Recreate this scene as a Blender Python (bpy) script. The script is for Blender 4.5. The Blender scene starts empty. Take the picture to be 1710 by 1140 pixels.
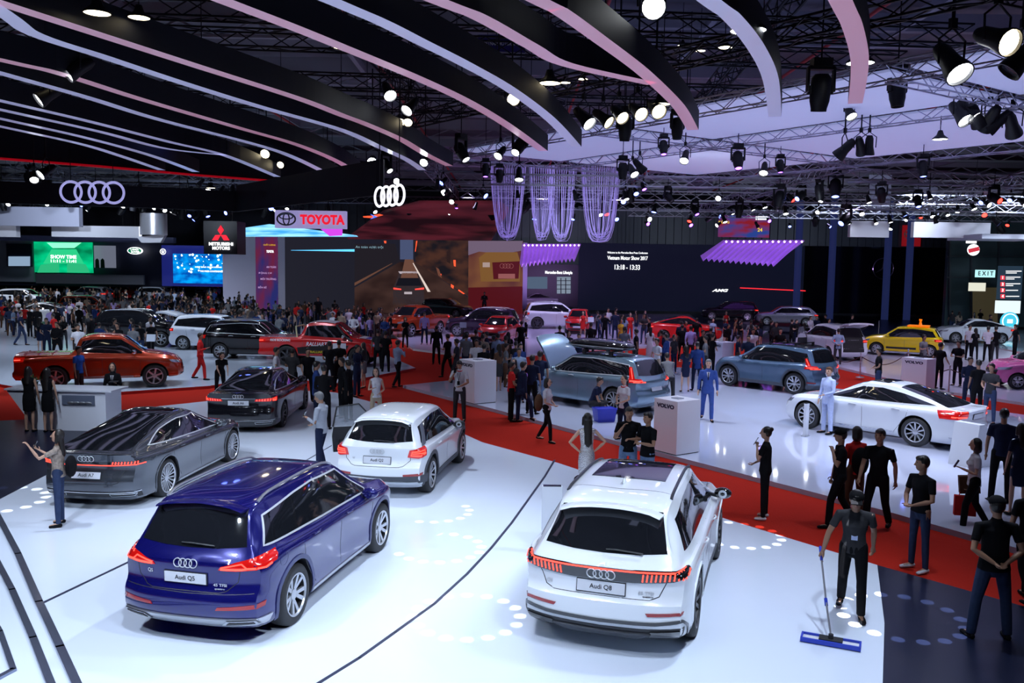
import bpy, bmesh, math, random
from mathutils import Vector, Matrix
from mathutils.bvhtree import BVHTree
from math import sin, cos, pi, radians, atan2, hypot
random.seed(7)
S = bpy.context.scene
COL = S.collection

# ---------------------------------------------------------------- camera (all pixel figures are in the 1710x1140 frame)
FPX, PITCH, ROLL, CAMH = 1470.0, radians(4.9), radians(0.85), 4.35
_F = Vector((0, cos(PITCH), -sin(PITCH))); _R0 = Vector((1, 0, 0)); _U0 = Vector((0, sin(PITCH), cos(PITCH)))
_R = _R0 * cos(ROLL) + _U0 * sin(ROLL); _U = _U0 * cos(ROLL) - _R0 * sin(ROLL)
CAMP = Vector((0, 0, CAMH))
cam = bpy.data.cameras.new('camera'); camo = bpy.data.objects.new('camera', cam); COL.objects.link(camo)
cam.sensor_width = 36; cam.lens = 36 * FPX / 1710; cam.clip_end = 400
camo.matrix_world = Matrix(((_R.x, _U.x, -_F.x, 0), (_R.y, _U.y, -_F.y, 0), (_R.z, _U.z, -_F.z, CAMH), (0, 0, 0, 1)))
S.camera = camo

def ray(px, py):
    return _F + _R * ((px - 855) / FPX) - _U * ((py - 570) / FPX)
def at(px, py, z=0.0):
    """the point of the level plane z seen at a pixel"""
    d = ray(px, py); t = (z - CAMH) / d.z
    return CAMP + d * t
def atd(px, py, y):
    """the point seen at a pixel at distance y into the hall"""
    d = ray(px, py); return CAMP + d * (y / d.y)

# ---------------------------------------------------------------- view, world, lights
S.view_settings.view_transform = 'Standard'; S.view_settings.look = 'None'
S.view_settings.exposure = 0.38; S.view_settings.gamma = 1.0; S.view_settings.use_curve_mapping = False
try:
    S.cycles.use_denoising = True; S.cycles.denoiser = 'OPENIMAGEDENOISE'
    S.cycles.max_bounces = 5; S.cycles.diffuse_bounces = 2; S.cycles.glossy_bounces = 3
    S.cycles.transmission_bounces = 3; S.cycles.transparent_max_bounces = 6
    S.cycles.caustics_reflective = False; S.cycles.caustics_refractive = False
    S.cycles.sample_clamp_indirect = 4.0
    S.cycles.use_adaptive_sampling = True; S.cycles.adaptive_threshold = 0.03
except Exception: pass
world = bpy.data.worlds.new('hall_air'); S.world = world; world.use_nodes = True
world.node_tree.nodes['Background'].inputs[0].default_value = (0.25, 0.32, 0.75, 1)
world.node_tree.nodes['Background'].inputs[1].default_value = 0.028

def spot(name, loc, aim, watts, size=60, col=(0.80, 0.88, 1.0), r=0.15, blend=0.6):
    l = bpy.data.lights.new(name, 'SPOT'); l.energy = watts; l.spot_size = radians(size); l.spot_blend = blend
    l.color = col; l.shadow_soft_size = r
    o = bpy.data.objects.new(name, l); COL.objects.link(o); o.location = loc
    o.rotation_euler = (Vector(aim) - Vector(loc)).to_track_quat('-Z', 'Y').to_euler(); return o
def area(name, loc, aim, watts, sx, sy, col=(0.8, 0.88, 1.0)):
    l = bpy.data.lights.new(name, 'AREA'); l.energy = watts; l.shape = 'RECTANGLE'; l.size = sx; l.size_y = sy; l.color = col
    o = bpy.data.objects.new(name, l); COL.objects.link(o); o.location = loc
    o.rotation_euler = (Vector(aim) - Vector(loc)).to_track_quat('-Z', 'Y').to_euler(); return o
COOL = (0.70, 0.82, 1.0); WARM = (1.0, 0.86, 0.66); VIO = (0.55, 0.42, 1.0)
LIGHTS = []   # filled by the light plan below
def light_plan():
    A = [(-7, 7.2, -5.5, 10.5, 1150), (-2, 6.0, -3.5, 9.5, 1150), (3, 6.5, 0.5, 10.0, 1150), (-8.5, 14, -7, 16.5, 1000), (-0.5, 14, -2.5, 13.5, 1150),
         (5.2, 11.5, 2.0, 10.5, 950), (-11, 19, -6.5, 22.5, 950), (-3, 20, -2.5, 18.0, 1150), (7, 14, 4.0, 12.0, 420), (1.5, 3.5, -1.0, 6.5, 1100), (-6.5, 4.5, -6.5, 9.0, 950)]
    for x, y, ax, ay, w in A: spot('stage_spot', (x, y, 7.7), (ax, ay, 0), w, 84, COOL, 0.16, 0.8)
    V_ = [(8.5, 20, 9.5, 22.5, 1300), (12, 24, 10.5, 23.0, 1150), (3.5, 26, 4.5, 25.0, 1200), (9, 30, 9.5, 30.0, 1300), (14, 32, 13.5, 29, 900), (5.5, 18.5, 7.0, 20.0, 850), (6.5, 32, 5.5, 30, 800), (13, 18.5, 11.5, 19.0, 800), (1.0, 26, 2.5, 27, 700)]
    for x, y, ax, ay, w in V_: spot('booth_spot', (x, y, 7.9), (ax, ay, 0.1), w, 84, (0.72, 0.80, 1.0), 0.16, 0.8)
    def row(name, x0, x1, y, z, n, w, col, dy=1.5):
        for i in range(n):
            x = x0 + (x1 - x0) * (i + 0.5) / n; spot(name, (x, y, z), (x, y + dy, 0), w, 110, col, 0.14, 0.9)
    C = COOL
    for x, y, z, ax, ay, az, w in ((-34, 60, 8.5, -38, 70, 7.6, 2600), (-28, 62, 8.5, -32, 71, 6.8, 2200), (-24, 66, 8.8, -24, 80, 4, 900), (23, 48, 8.4, 23, 56, 7, 1100), (27, 44, 8.4, 27, 52, 6.6, 1100), (31, 44, 8.4, 31, 52, 6.6, 1100), (-10.5, 17.0, 7.6, -9.8, 21.5, 0.5, 650), (2.2, 15.5, 7.4, 4.6, 20, 0.8, 520), (2, 40, 6.0, 4, 50, 9, 420), (13, 39, 6.0, 15, 49, 9, 420), (23, 35, 6.0, 26, 45, 9, 420), (8, 34, 6.4, 8, 42, 9.5, 260), (5, 84, 8, 6, 99, 8.5, 1500), (20, 82, 8, 22, 99, 8.5, 1500), (34, 82, 8, 36, 99, 8.5, 1500), (-18, 44, 6.4, -18, 52, 9.5, 350), (-30, 50, 6.6, -32, 60, 9.5, 400)): spot('added_fill_spot', (x, y, z), (ax, ay, az), w, 80, COOL, 0.12, 0.9)  # fill spots added to brighten boards, walls, counter, plinth and trusses
    row('pickup_booth_spot', -24, -8, 30, 7.9, 4, 900, C); row('crossover_booth_spot', -30, -8, 41, 8.2, 4, 1100, C); row('crowd_booth_spot', -40, -14, 54, 8.8, 4, 1000, (0.85, 0.9, 1.0)); row('far_booth_spot', -50, -20, 72, 9.0, 5, 1300, (0.88, 0.92, 1.0))
    row('screen_stage_spot', -9, 8, 50, 8.4, 4, 900, (0.70, 0.62, 1.0)); row('white_off_roader_spot', -2, 12, 58, 8.0, 3, 1000, (0.66, 0.56, 1.0)); row('red_saloon_spot', 6, 20, 46, 8.0, 3, 800, (0.74, 0.66, 1.0))
    row('yellow_car_booth_spot', 15, 26, 35, 7.6, 3, 900, (0.86, 0.76, 1.0)); row('glass_wall_booth_spot', 22, 34, 44, 7.4, 3, 850, (0.74, 0.82, 1.0)); row('dark_stage_spot', 14, 30, 62, 8.0, 3, 260, (0.55, 0.5, 1.0)); row('aisle_spot', 3, 12, 38, 8.2, 2, 600, (0.7, 0.7, 1.0))
light_plan()

# gobo projectors: real lamps whose node pattern throws a ring of dots on the floor
def gobo(loc, aim, watts=900, n=16, size=20, rad=0.62, dot=0.07):
    o = spot('gobo_spot', loc, aim, watts, size, (0.9, 0.95, 1.0), 0.0, 0.05)
    l = o.data; l.use_nodes = True; nt = l.node_tree; em = nt.nodes['Emission']
    N = nt.nodes.new; L = nt.links.new
    tc = N('ShaderNodeTexCoord'); sp = N('ShaderNodeSeparateXYZ'); L(tc.outputs['Normal'], sp.inputs[0])
    def m(op, a, b=None):
        k = N('ShaderNodeMath'); k.operation = op
        for i, v in enumerate((a, b)):
            if v is None: continue
            if isinstance(v, (int, float)): k.inputs[i].default_value = v
            else: L(v, k.inputs[i])
        return k.outputs[0]
    t = math.tan(radians(size / 2))
    nz = m('MULTIPLY', m('ABSOLUTE', sp.outputs[2]), t)
    u = m('DIVIDE', sp.outputs[0], nz); v = m('DIVIDE', sp.outputs[1], nz)
    r = m('SQRT', m('ADD', m('MULTIPLY', u, u), m('MULTIPLY', v, v)))
    ang = m('MULTIPLY', m('ARCTAN2', v, u), n / (2 * pi))
    fr = m('SUBTRACT', ang, m('ROUND', ang)); arc = m('MULTIPLY', fr, 2 * pi / n * rad)
    dr = m('SUBTRACT', r, rad)
    d = m('SQRT', m('ADD', m('MULTIPLY', arc, arc), m('MULTIPLY', dr, dr)))
    on = m('LESS_THAN', d, dot)
    st = m('MULTIPLY', on, 1.0)
    L(st, em.inputs['Strength']); return o
for (px, py, sz, w) in [(733, 914, 13, 5200), (780, 1029, 13, 5200), (722, 853, 13, 4000), (1235, 893, 13, 5200), (1505, 1030, 14, 17000), (-10, 835, 16, 5000)]:
    a = at(px, py, 0.02); gobo((a.x * 0.7, a.y - 3.0, 8.8), a, w, 16, sz)

# ---------------------------------------------------------------- materials
_M = {}
def mat(name, col=(0.8, 0.8, 0.8), rough=0.5, metal=0.0, coat=0.0, emit=None, es=0.0, noise=0.0, nscale=8.0, bump=0.0, spec=0.5, alpha=1.0, trans=0.0):
    if name in _M: return _M[name]
    m = bpy.data.materials.new(name); m.use_nodes = True; nt = m.node_tree; b = nt.nodes['Principled BSDF']
    b.inputs['Base Color'].default_value = (*col, 1); b.inputs['Roughness'].default_value = rough
    b.inputs['Metallic'].default_value = metal; b.inputs['Coat Weight'].default_value = coat
    b.inputs['Coat Roughness'].default_value = 0.04; b.inputs['Specular IOR Level'].default_value = spec
    if alpha < 1: b.inputs['Alpha'].default_value = alpha
    if trans: b.inputs['Transmission Weight'].default_value = trans
    if emit: b.inputs['Emission Color'].default_value = (*emit, 1); b.inputs['Emission Strength'].default_value = es
    if noise or bump:
        tc = nt.nodes.new('ShaderNodeTexCoord'); nz = nt.nodes.new('ShaderNodeTexNoise'); nz.inputs['Scale'].default_value = nscale
        nz.inputs['Detail'].default_value = 3
        nt.links.new(tc.outputs['Object'], nz.inputs['Vector'])
        if noise:
            mx = nt.nodes.new('ShaderNodeMix'); mx.data_type = 'RGBA'
            mx.inputs['A'].default_value = (*[c * (1 - noise) for c in col], 1); mx.inputs['B'].default_value = (*[min(1, c * (1 + noise)) for c in col], 1)
            nt.links.new(nz.outputs['Fac'], mx.inputs['Factor']); nt.links.new(mx.outputs['Result'], b.inputs['Base Color'])
        if bump:
            bp = nt.nodes.new('ShaderNodeBump'); bp.inputs['Strength'].default_value = bump; bp.inputs['Distance'].default_value = 0.02
            nt.links.new(nz.outputs['Fac'], bp.inputs['Height']); nt.links.new(bp.outputs['Normal'], b.inputs['Normal'])
    _M[name] = m; return m
def glow(name, col, s): return mat(name, (0.02, 0.02, 0.02), 0.5, emit=col, es=s)

# ---------------------------------------------------------------- mesh building
class MB:
    def __init__(s): s.v = []; s.f = []; s.m = []
    def add(s, vs, fs, mi=0):
        n = len(s.v); s.v += [tuple(q) for q in vs]; s.f += [tuple(n + i for i in f) for f in fs]; s.m += [mi] * len(fs)
    def box(s, c, d, mi=0, R=None):
        x, y, z = d[0] / 2, d[1] / 2, d[2] / 2
        vs = [Vector((a * x, b * y, e * z)) for a in (-1, 1) for b in (-1, 1) for e in (-1, 1)]
        if R is not None: vs = [R @ q for q in vs]
        c = Vector(c); s.add([q + c for q in vs], [(0, 1, 3, 2), (4, 6, 7, 5), (0, 4, 5, 1), (2, 3, 7, 6), (0, 2, 6, 4), (1, 5, 7, 3)], mi)
    def bar(s, a, b, w, h=None, mi=0):
        a = Vector(a); b = Vector(b); d = b - a
        if d.length < 1e-6: return
        s.box((a + b) / 2, (w, h or w, d.length), mi, d.to_track_quat('Z', 'Y').to_matrix())
    def tube(s, pts, r, n=8, mi=0, closed=False, ends=True):
        pts = [Vector(p) for p in pts]; k = len(pts); rs = r if isinstance(r, list) else [r] * k
        rings = []; up = None
        for i, p in enumerate(pts):
            if closed: t = pts[(i + 1) % k] - pts[i - 1]
            else: t = pts[min(i + 1, k - 1)] - pts[max(i - 1, 0)]
            t.normalize()
            if up is None: up = Vector((0, 0, 1)) if abs(t.z) < 0.95 else Vector((1, 0, 0))
            a = t.cross(up)
            if a.length < 1e-4: a = t.cross(Vector((0.3, 1, 0.2)))
            a.normalize(); b = a.cross(t).normalized(); up = b
            rr = rs[i]; rx, ry = rr if isinstance(rr, (tuple, list)) else (rr, rr)
            rings.append([p + a * (cos(2 * pi * j / n) * rx) + b * (sin(2 * pi * j / n) * ry) for j in range(n)])
        vs = [q for rg in rings for q in rg]; fs = []
        for i in range(k if closed else k - 1):
            i2 = (i + 1) % k
            for j in range(n): j2 = (j + 1) % n; fs.append((i * n + j, i * n + j2, i2 * n + j2, i2 * n + j))
        if ends and not closed: fs.append(tuple(range(n))[::-1]); fs.append(tuple((k - 1) * n + j for j in range(n)))
        s.add(vs, fs, mi)
    def lathe(s, prof, n=24, mi=0, M=None, mis=None):
        """prof: (r, z) pairs, turned about z"""
        vs = []; fs = []; ms = []
        for r, z in prof:
            for j in range(n):
                q = Vector((r * cos(2 * pi * j / n), r * sin(2 * pi * j / n), z)); vs.append(M @ q if M is not None else q)
        for i in range(len(prof) - 1):
            for j in range(n): j2 = (j + 1) % n; fs.append((i * n + j, i * n + j2, (i + 1) * n + j2, (i + 1) * n + j)); ms.append(mis[i] if mis else mi)
        k = len(s.m); s.add(vs, fs, mi); s.m[k:] = ms
    def disc(s, c, r, n=16, mi=0, nrm=(0, 0, -1)):
        q = Vector(nrm).to_track_quat('Z', 'Y'); c = Vector(c)
        s.add([c + q @ Vector((r * cos(2 * pi * j / n), r * sin(2 * pi * j / n), 0)) for j in range(n)], [tuple(range(n))], mi)
    def ball(s, c, r, n=12, m=8, mi=0, R=None):
        rx, ry, rz = r if isinstance(r, (tuple, list)) else (r, r, r); c = Vector(c); vs = []; fs = []
        for i in range(1, m):
            th = pi * i / m
            for j in range(n):
                q = Vector((rx * sin(th) * cos(2 * pi * j / n), ry * sin(th) * sin(2 * pi * j / n), rz * cos(th)))
                vs.append(c + (R @ q if R is not None else q))
        for i in range(m - 2):
            for j in range(n): j2 = (j + 1) % n; fs.append((i * n + j, (i + 1) * n + j, (i + 1) * n + j2, i * n + j2))
        t = Vector((0, 0, rz)); 
        if R is not None: t = R @ t
        a = len(vs); vs.append(c + t); vs.append(c - t)
        for j in range(n):
            j2 = (j + 1) % n; fs.append((a, j, j2)); fs.append((a + 1, (m - 2) * n + j2, (m - 2) * n + j))
        s.add(vs, fs, mi)
    def prism(s, poly, z0, z1, mi=0, mside=None):
        n = len(poly); vs = [(p[0], p[1], z0) for p in poly] + [(p[0], p[1], z1) for p in poly]
        a = sum(poly[i][0] * poly[(i + 1) % n][1] - poly[(i + 1) % n][0] * poly[i][1] for i in range(n))
        top = tuple(range(n, 2 * n)); bot = tuple(range(n))[::-1]; sd = [(i, (i + 1) % n, n + (i + 1) % n, n + i) for i in range(n)]
        if a < 0: top = top[::-1]; bot = bot[::-1]; sd = [f[::-1] for f in sd]
        s.add(vs, [top, bot], mi); s.v and None
        k = len(s.v) - 2 * n; s.f += [tuple(k + i for i in f) for f in sd]; s.m += [mside if mside is not None else mi] * n
    def build(s, name, mats, parent=None, smooth=False, angle=35, loc=None):
        me = bpy.data.meshes.new(name); me.from_pydata(s.v, [], s.f); 
        mats = mats if isinstance(mats, (list, tuple)) else [mats]
        for m in mats: me.materials.append(m)
        if len(mats) > 1: me.polygons.foreach_set('material_index', s.m)
        if smooth:
            me.polygons.foreach_set('use_smooth', [True] * len(me.polygons)); me.set_sharp_from_angle(angle=radians(angle))
        me.update(); o = bpy.data.objects.new(name, me); COL.objects.link(o)
        if parent: o.parent = parent
        if loc is not None: o.location = loc
        return o
def tag(o, label=None, cat=None, group=None, kind=None):
    if label: o['label'] = label
    if cat: o['category'] = cat
    if group: o['group'] = group
    if kind: o['kind'] = kind
    return o
def empty(name, loc=(0, 0, 0), rz=0, label=None, cat=None, group=None):
    o = bpy.data.objects.new(name, None); COL.objects.link(o); o.location = loc; o.rotation_euler = (0, 0, rz); o.empty_display_size = 0.2
    return tag(o, label, cat, group)
def copy_tree(o, parent=None):
    c = o.copy(); COL.objects.link(c); c.parent = parent
    for ch in list(o.children): copy_tree(ch, c)
    return c
def struct(o): o['kind'] = 'structure'; return o
_font_cache = {}
def text_mb(txt, h, depth=0.01, mi=0, bold=0.0, width=None, align='CENTER', shear=0.0):
    """flat letters as vertices and faces in the x-z plane (facing -y), capital height about h"""
    key = (txt, bold, align, shear)
    if key not in _font_cache:
        cu = bpy.data.curves.new('letters', 'FONT'); cu.body = txt; cu.align_x = align; cu.align_y = 'CENTER'; cu.offset = bold
        cu.shear = shear; cu.resolution_u = 3; cu.extrude = 0.05
        o = bpy.data.objects.new('letters', cu); COL.objects.link(o); dg = bpy.context.evaluated_depsgraph_get(); dg.update()
        me = o.evaluated_get(dg).to_mesh(); vs = [v.co.copy() for v in me.vertices]; fs = [tuple(p.vertices) for p in me.polygons]
        o.to_mesh_clear(); bpy.data.objects.remove(o); bpy.data.curves.remove(cu)
        _font_cache[key] = (vs, fs)
    vs, fs = _font_cache[key]
    if not vs: return [], []
    hh = max(v.y for v in vs) - min(v.y for v in vs); ww = max(v.x for v in vs) - min(v.x for v in vs); k = h / hh
    kx = width / ww if width else k
    return [Vector((v.x * kx, -v.z * depth * 20 * 0.5, v.y * k)) for v in vs], fs
def add_text(mb, txt, h, M, mi=0, **kw):
    vs, fs = text_mb(txt, h, **kw); mb.add([M @ v for v in vs], fs, mi)
def pchip(keys):
    """monotone curve through (x, y) keys"""
    xs = [k[0] for k in keys]; ys = [k[1] for k in keys]; n = len(xs)
    h = [xs[i + 1] - xs[i] for i in range(n - 1)]; d = [(ys[i + 1] - ys[i]) / h[i] for i in range(n - 1)]
    m = [0.0] * n; m[0] = d[0]; m[-1] = d[-1]
    for i in range(1, n - 1):
        if d[i - 1] * d[i] <= 0: m[i] = 0
        else:
            w1 = 2 * h[i] + h[i - 1]; w2 = h[i] + 2 * h[i - 1]; m[i] = (w1 + w2) / (w1 / d[i - 1] + w2 / d[i])
    def f(x):
        if x <= xs[0]: return ys[0]
        if x >= xs[-1]: return ys[-1]
        i = 0
        while x > xs[i + 1]: i += 1
        t = (x - xs[i]) / h[i]; t2 = t * t; t3 = t2 * t
        return (2 * t3 - 3 * t2 + 1) * ys[i] + (t3 - 2 * t2 + t) * h[i] * m[i] + (-2 * t3 + 3 * t2) * ys[i + 1] + (t3 - t2) * h[i] * m[i + 1]
    return f
def set_mat(o, ms):
    for i, m in enumerate(ms):
        if i < len(o.material_slots): o.material_slots[i].link = 'OBJECT'; o.material_slots[i].material = m
# ---------------------------------------------------------------- the hall: floors, roof, walls (structure)
WF = mat('white_stage_floor', (0.68, 0.745, 0.86), 0.22, noise=0.015, nscale=1.5)
GF = mat('glossy_booth_floor', (0.60, 0.64, 0.80), 0.06, noise=0.03, nscale=0.8, coat=0.6)
RC = mat('red_carpet', (0.40, 0.017, 0.008), 0.95, noise=0.12, nscale=30, bump=0.3, spec=0.1)
NV = mat('navy_floor', (0.007, 0.010, 0.028), 0.3, spec=0.2, noise=0.1, nscale=6)
HF = mat('dark_hall_floor', (0.05, 0.05, 0.07), 0.3, noise=0.2, nscale=2)
GREY = mat('grey_step_edge', (0.30, 0.32, 0.40), 0.35)
DKM = mat('black_metal', (0.006, 0.006, 0.009), 0.5, spec=0.3); ALU = mat('aluminium_truss', (0.42, 0.42, 0.52), 0.35, 0.7)
DBLK = mat('black_fascia', (0.007, 0.008, 0.014), 0.6, spec=0.2); WALLD = mat('dark_wall_panel', (0.007, 0.008, 0.016), 0.55)
def pl(pts, z): return [(at(x, y, z).x, at(x, y, z).y) for x, y in pts]
def slab(name, pts, z, mt, z0=-0.05, side=None, world=False):
    m = MB(); m.prism(pts if world else pl(pts, z), z0, z, 0, 1 if side else 0); return struct(m.build(name, [mt, side] if side else mt))
def floors():
    slab('floor', [(-75, -6), (75, -6), (75, 125), (-75, 125)], -0.06, HF, -0.3, world=True)
    slab('floor_carpet', [(-30, -4), (32, -4), (34, 52), (-40, 52)], 0.0, RC, -0.05, world=True)
    slab('floor_stage', [(1465, 943), (1300, 893), (1212, 866), (1060, 815), (930, 772), (805, 738), (770, 722), (640, 676), (560, 655), (470, 650), (350, 669), (228, 682), (150, 735), (83, 790), (0, 833), (-260, 930), (-700, 1300), (-200, 3200), (900, 3200), (1440, 1500), (1474, 1140), (1477, 1040)], 0.02, WF, -0.04, GREY)
    slab('floor_dark_side', [(1465, 943), (1710, 1012), (1900, 1070), (2600, 1400), (2200, 3000), (1000, 3000), (1440, 1500), (1474, 1140), (1477, 1040)], 0.015, NV, -0.04)
    slab('floor_dark_corner', [(-600, 720), (0, 702), (52, 700), (130, 690), (228, 682), (150, 735), (83, 790), (0, 833), (-260, 930)], 0.012, NV, -0.04)
    slab('floor_glossy_booth', [(673, 643), (1090, 752), (1480, 853), (1710, 918), (1950, 985), (2300, 820), (1780, 702), (1395, 648), (1180, 615), (935, 605), (900, 618), (760, 634)], 0.10, GF, -0.04, mat('booth_edge', (0.42, 0.42, 0.55), 0.3))
    slab('floor_pickup_booth', [(-200, 628), (0, 641), (60, 652), (200, 654), (350, 644), (440, 628), (560, 640), (694, 614), (640, 590), (560, 560), (480, 530), (300, 524), (0, 520), (-500, 520)], 0.10, mat('pale_booth_floor', (0.50, 0.56, 0.66), 0.15), -0.04, mat('red_booth_edge', (0.5, 0.02, 0.015), 0.5))
    slab('floor_screen_stage', [(640, 548), (690, 582), (830, 600), (930, 585), (1090, 578), (1260, 568), (1300, 540), (1300, 524), (600, 524)], 0.10, mat('lilac_stage_floor', (0.55, 0.52, 0.72), 0.12), -0.04, WF)
    slab('floor_rope_booth', [(1270, 592), (1400, 612), (1560, 650), (1710, 672), (1950, 700), (1950, 600), (1710, 592), (1600, 566), (1480, 560), (1330, 566)], 0.10, mat('pale_violet_floor', (0.55, 0.52, 0.66), 0.10), -0.04, WF)
    slab('floor_glass_wall_booth', [(1560, 563), (1710, 588), (1900, 600), (1900, 548), (1500, 545)], 0.102, mat('icy_blue_floor', (0.42, 0.60, 0.72), 0.08), -0.04, WF)
    slab('floor_far_dark_stage', [(1180, 548), (1480, 560), (1540, 545), (1500, 522), (1150, 522)], 0.105, NV, -0.04)
    slab('floor_far_booth', [(-60, 520), (430, 520), (430, 480), (-60, 478)], 0.05, mat('far_booth_floor', (0.45, 0.47, 0.55), 0.3), -0.04)
    # joints in the stage floor and the metal edges of the steps at the picture's lower corner
    def strip(name, pts, w, mt, z=0.021, h=0.006):
        P = [at(x, y, z) for x, y in pts]; m = MB()
        for a, b in zip(P, P[1:]): m.box(((a.x + b.x) / 2, (a.y + b.y) / 2, z), ((b - a).length + w * 0.5, w, h), 0, Matrix.Rotation(atan2(b.y - a.y, b.x - a.x), 3, 'Z'))
        return struct(m.build(name, mt))
    J = mat('dark_floor_joint', (0.03, 0.035, 0.07), 0.4)
    strip('trim_1', [(500, 1160), (600, 1098), (660, 1055), (725, 1008), (780, 958), (820, 915), (855, 872), (885, 830), (910, 795), (926, 768)], 0.045, J)
    strip('trim_2', [(68, 1008), (215, 938), (330, 882)], 0.05, J); strip('trim_3', [(488, 782), (560, 740)], 0.03, J)
    ED = mat('steel_step_edge', (0.25, 0.28, 0.38), 0.15, 0.8)
    strip('trim_4', [(-20, 830), (30, 925), (65, 1005), (100, 1080), (150, 1190)], 0.09, ED, 0.035, 0.03); strip('trim_5', [(-40, 870), (20, 985), (55, 1065), (100, 1180)], 0.08, ED, 0.035, 0.03); strip('trim_6', [(-30, 1000), (0, 1055), (22, 1118), (-10, 1135)], 0.06, ED, 0.035, 0.03)
floors()
def shell():
    m = MB(); Z = 15.0; m.box((0, 58, Z), (150, 136, 0.3)); c = m.build('ceiling', mat('dark_grey_roof_deck', (0.16, 0.16, 0.20), 0.8, noise=0.3, nscale=0.8)); struct(c)
    for nm, ctr, d in (('wall_back', (0, 122, 7), (150, 0.5, 16)), ('wall_left', (-72, 58, 7), (0.5, 136, 16)), ('wall_right', (72, 58, 7), (0.5, 136, 16)), ('wall_front', (0, -7.5, 7), (150, 0.5, 16))):
        m = MB(); m.box(ctr, d); struct(m.build(nm, mat('dim_hall_wall', (0.05, 0.05, 0.075), 0.8, noise=0.2, nscale=0.5)))
    # roof structure: deep steel beams with ribs, and red sprinkler pipes under the deck
    RB = mat('grey_steel_beam', (0.32, 0.32, 0.38), 0.6)
    for i in range(12):
        m = MB(); y = 9 + i * 9; m.box((0, y, 14.2), (140, 0.35, 0.7)); m.box((0, y, 13.3), (140, 0.25, 0.12))
        for k in range(46): x = -69 + k * 3; m.bar((x, y, 13.3), (x + 1.5, y, 13.9), 0.08); m.bar((x + 1.5, y, 13.9), (x + 3, y, 13.3), 0.08)
        struct(m.build('ceiling_beam', RB))
    for i in range(11):
        m = MB(); x = -38 + i * 7.6; m.box((x, 55, 14.0), (0.22, 120, 0.35)); struct(m.build('ceiling_purlin', RB))
    for x in (-14, -6, 3, 12, 22):
        m = MB(); m.tube([(x, 2, 13.0), (x, 100, 13.0)], 0.07, 8); o = m.build('sprinkler_pipe', mat('red_pipe', (0.45, 0.02, 0.02), 0.5), None, True); tag(o, 'long red sprinkler pipe running under the dark hall roof', 'pipe', 'red sprinkler pipes under the roof')
shell()
# ---------------------------------------------------------------- trusses
def truss(p0, p1, s=0.35, mt=None, label='', group='', seg=None, b=0.035, name='lighting_truss'):
    p0 = Vector(p0); p1 = Vector(p1); d = p1 - p0; L = d.length; u = d / L; q = Vector((0, 0, 1)); side = u.cross(q).normalized() * (s / 2); up = Vector((0, 0, s / 2))
    m = MB(); n = seg or max(2, int(L / (s * 1.6))); C4 = [side + up, -side + up, -side - up, side - up]
    for c in C4: m.bar(p0 + c, p1 + c, b)
    for i in range(n):
        a = p0 + u * (L * i / n); c = p0 + u * (L * (i + 1) / n)
        for k in range(4):
            A, B = C4[k], C4[(k + 1) % 4]
            if i % 2: A, B = B, A
            m.bar(a + A, c + B, b * 0.6)
    o = m.build(name, mt or DKM); tag(o, label, 'truss', group); return o
def canopy():
    a = Vector((0.57, -0.82, 0)); a.normalize(); b = Vector((-a.y, a.x, 0)); O = Vector((-2.5, 37, 8.95)); FB = mat('white_fabric_added_glow', (0.80, 0.80, 0.92), 0.6, emit=(0.40, 0.46, 0.95), es=0.28)  # fabric has an added blue glow in place of bounced light
    A = [0, 9.0, 19.7, 31]; Bv = [0, 5.6, 14.2]; n = 0; pos = ['nearest its left corner', 'in the middle', 'over the picture corner']
    for i in range(3):
        for j in range(2):
            m = MB(); c = O + a * ((A[i] + A[i + 1]) / 2) + b * ((Bv[j] + Bv[j + 1]) / 2) + Vector((0, 0, 0.12)); R = Matrix((a, b, Vector((0, 0, 1)))).transposed()
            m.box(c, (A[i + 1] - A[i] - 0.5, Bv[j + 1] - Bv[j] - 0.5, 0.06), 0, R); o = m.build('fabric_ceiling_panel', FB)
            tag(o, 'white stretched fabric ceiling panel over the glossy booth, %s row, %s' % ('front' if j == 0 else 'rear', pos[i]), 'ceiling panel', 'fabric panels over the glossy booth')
    G = 'silver trusses framing the fabric ceiling'
    for j, t in enumerate(Bv): truss(O + b * t, O + a * 31 + b * t, 0.42, ALU, 'long silver box truss along the %s of the fabric ceiling' % ('near edge', 'middle', 'far edge')[j], G)
    for j, t in enumerate(A): truss(O + a * t, O + a * t + b * 14.2, 0.42, ALU, 'silver cross truss between fabric panels, %s from the string curtains' % ('first', 'second', 'third', 'fourth')[j], G)
    return O, a, b
CO, CA, CB = canopy()
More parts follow.
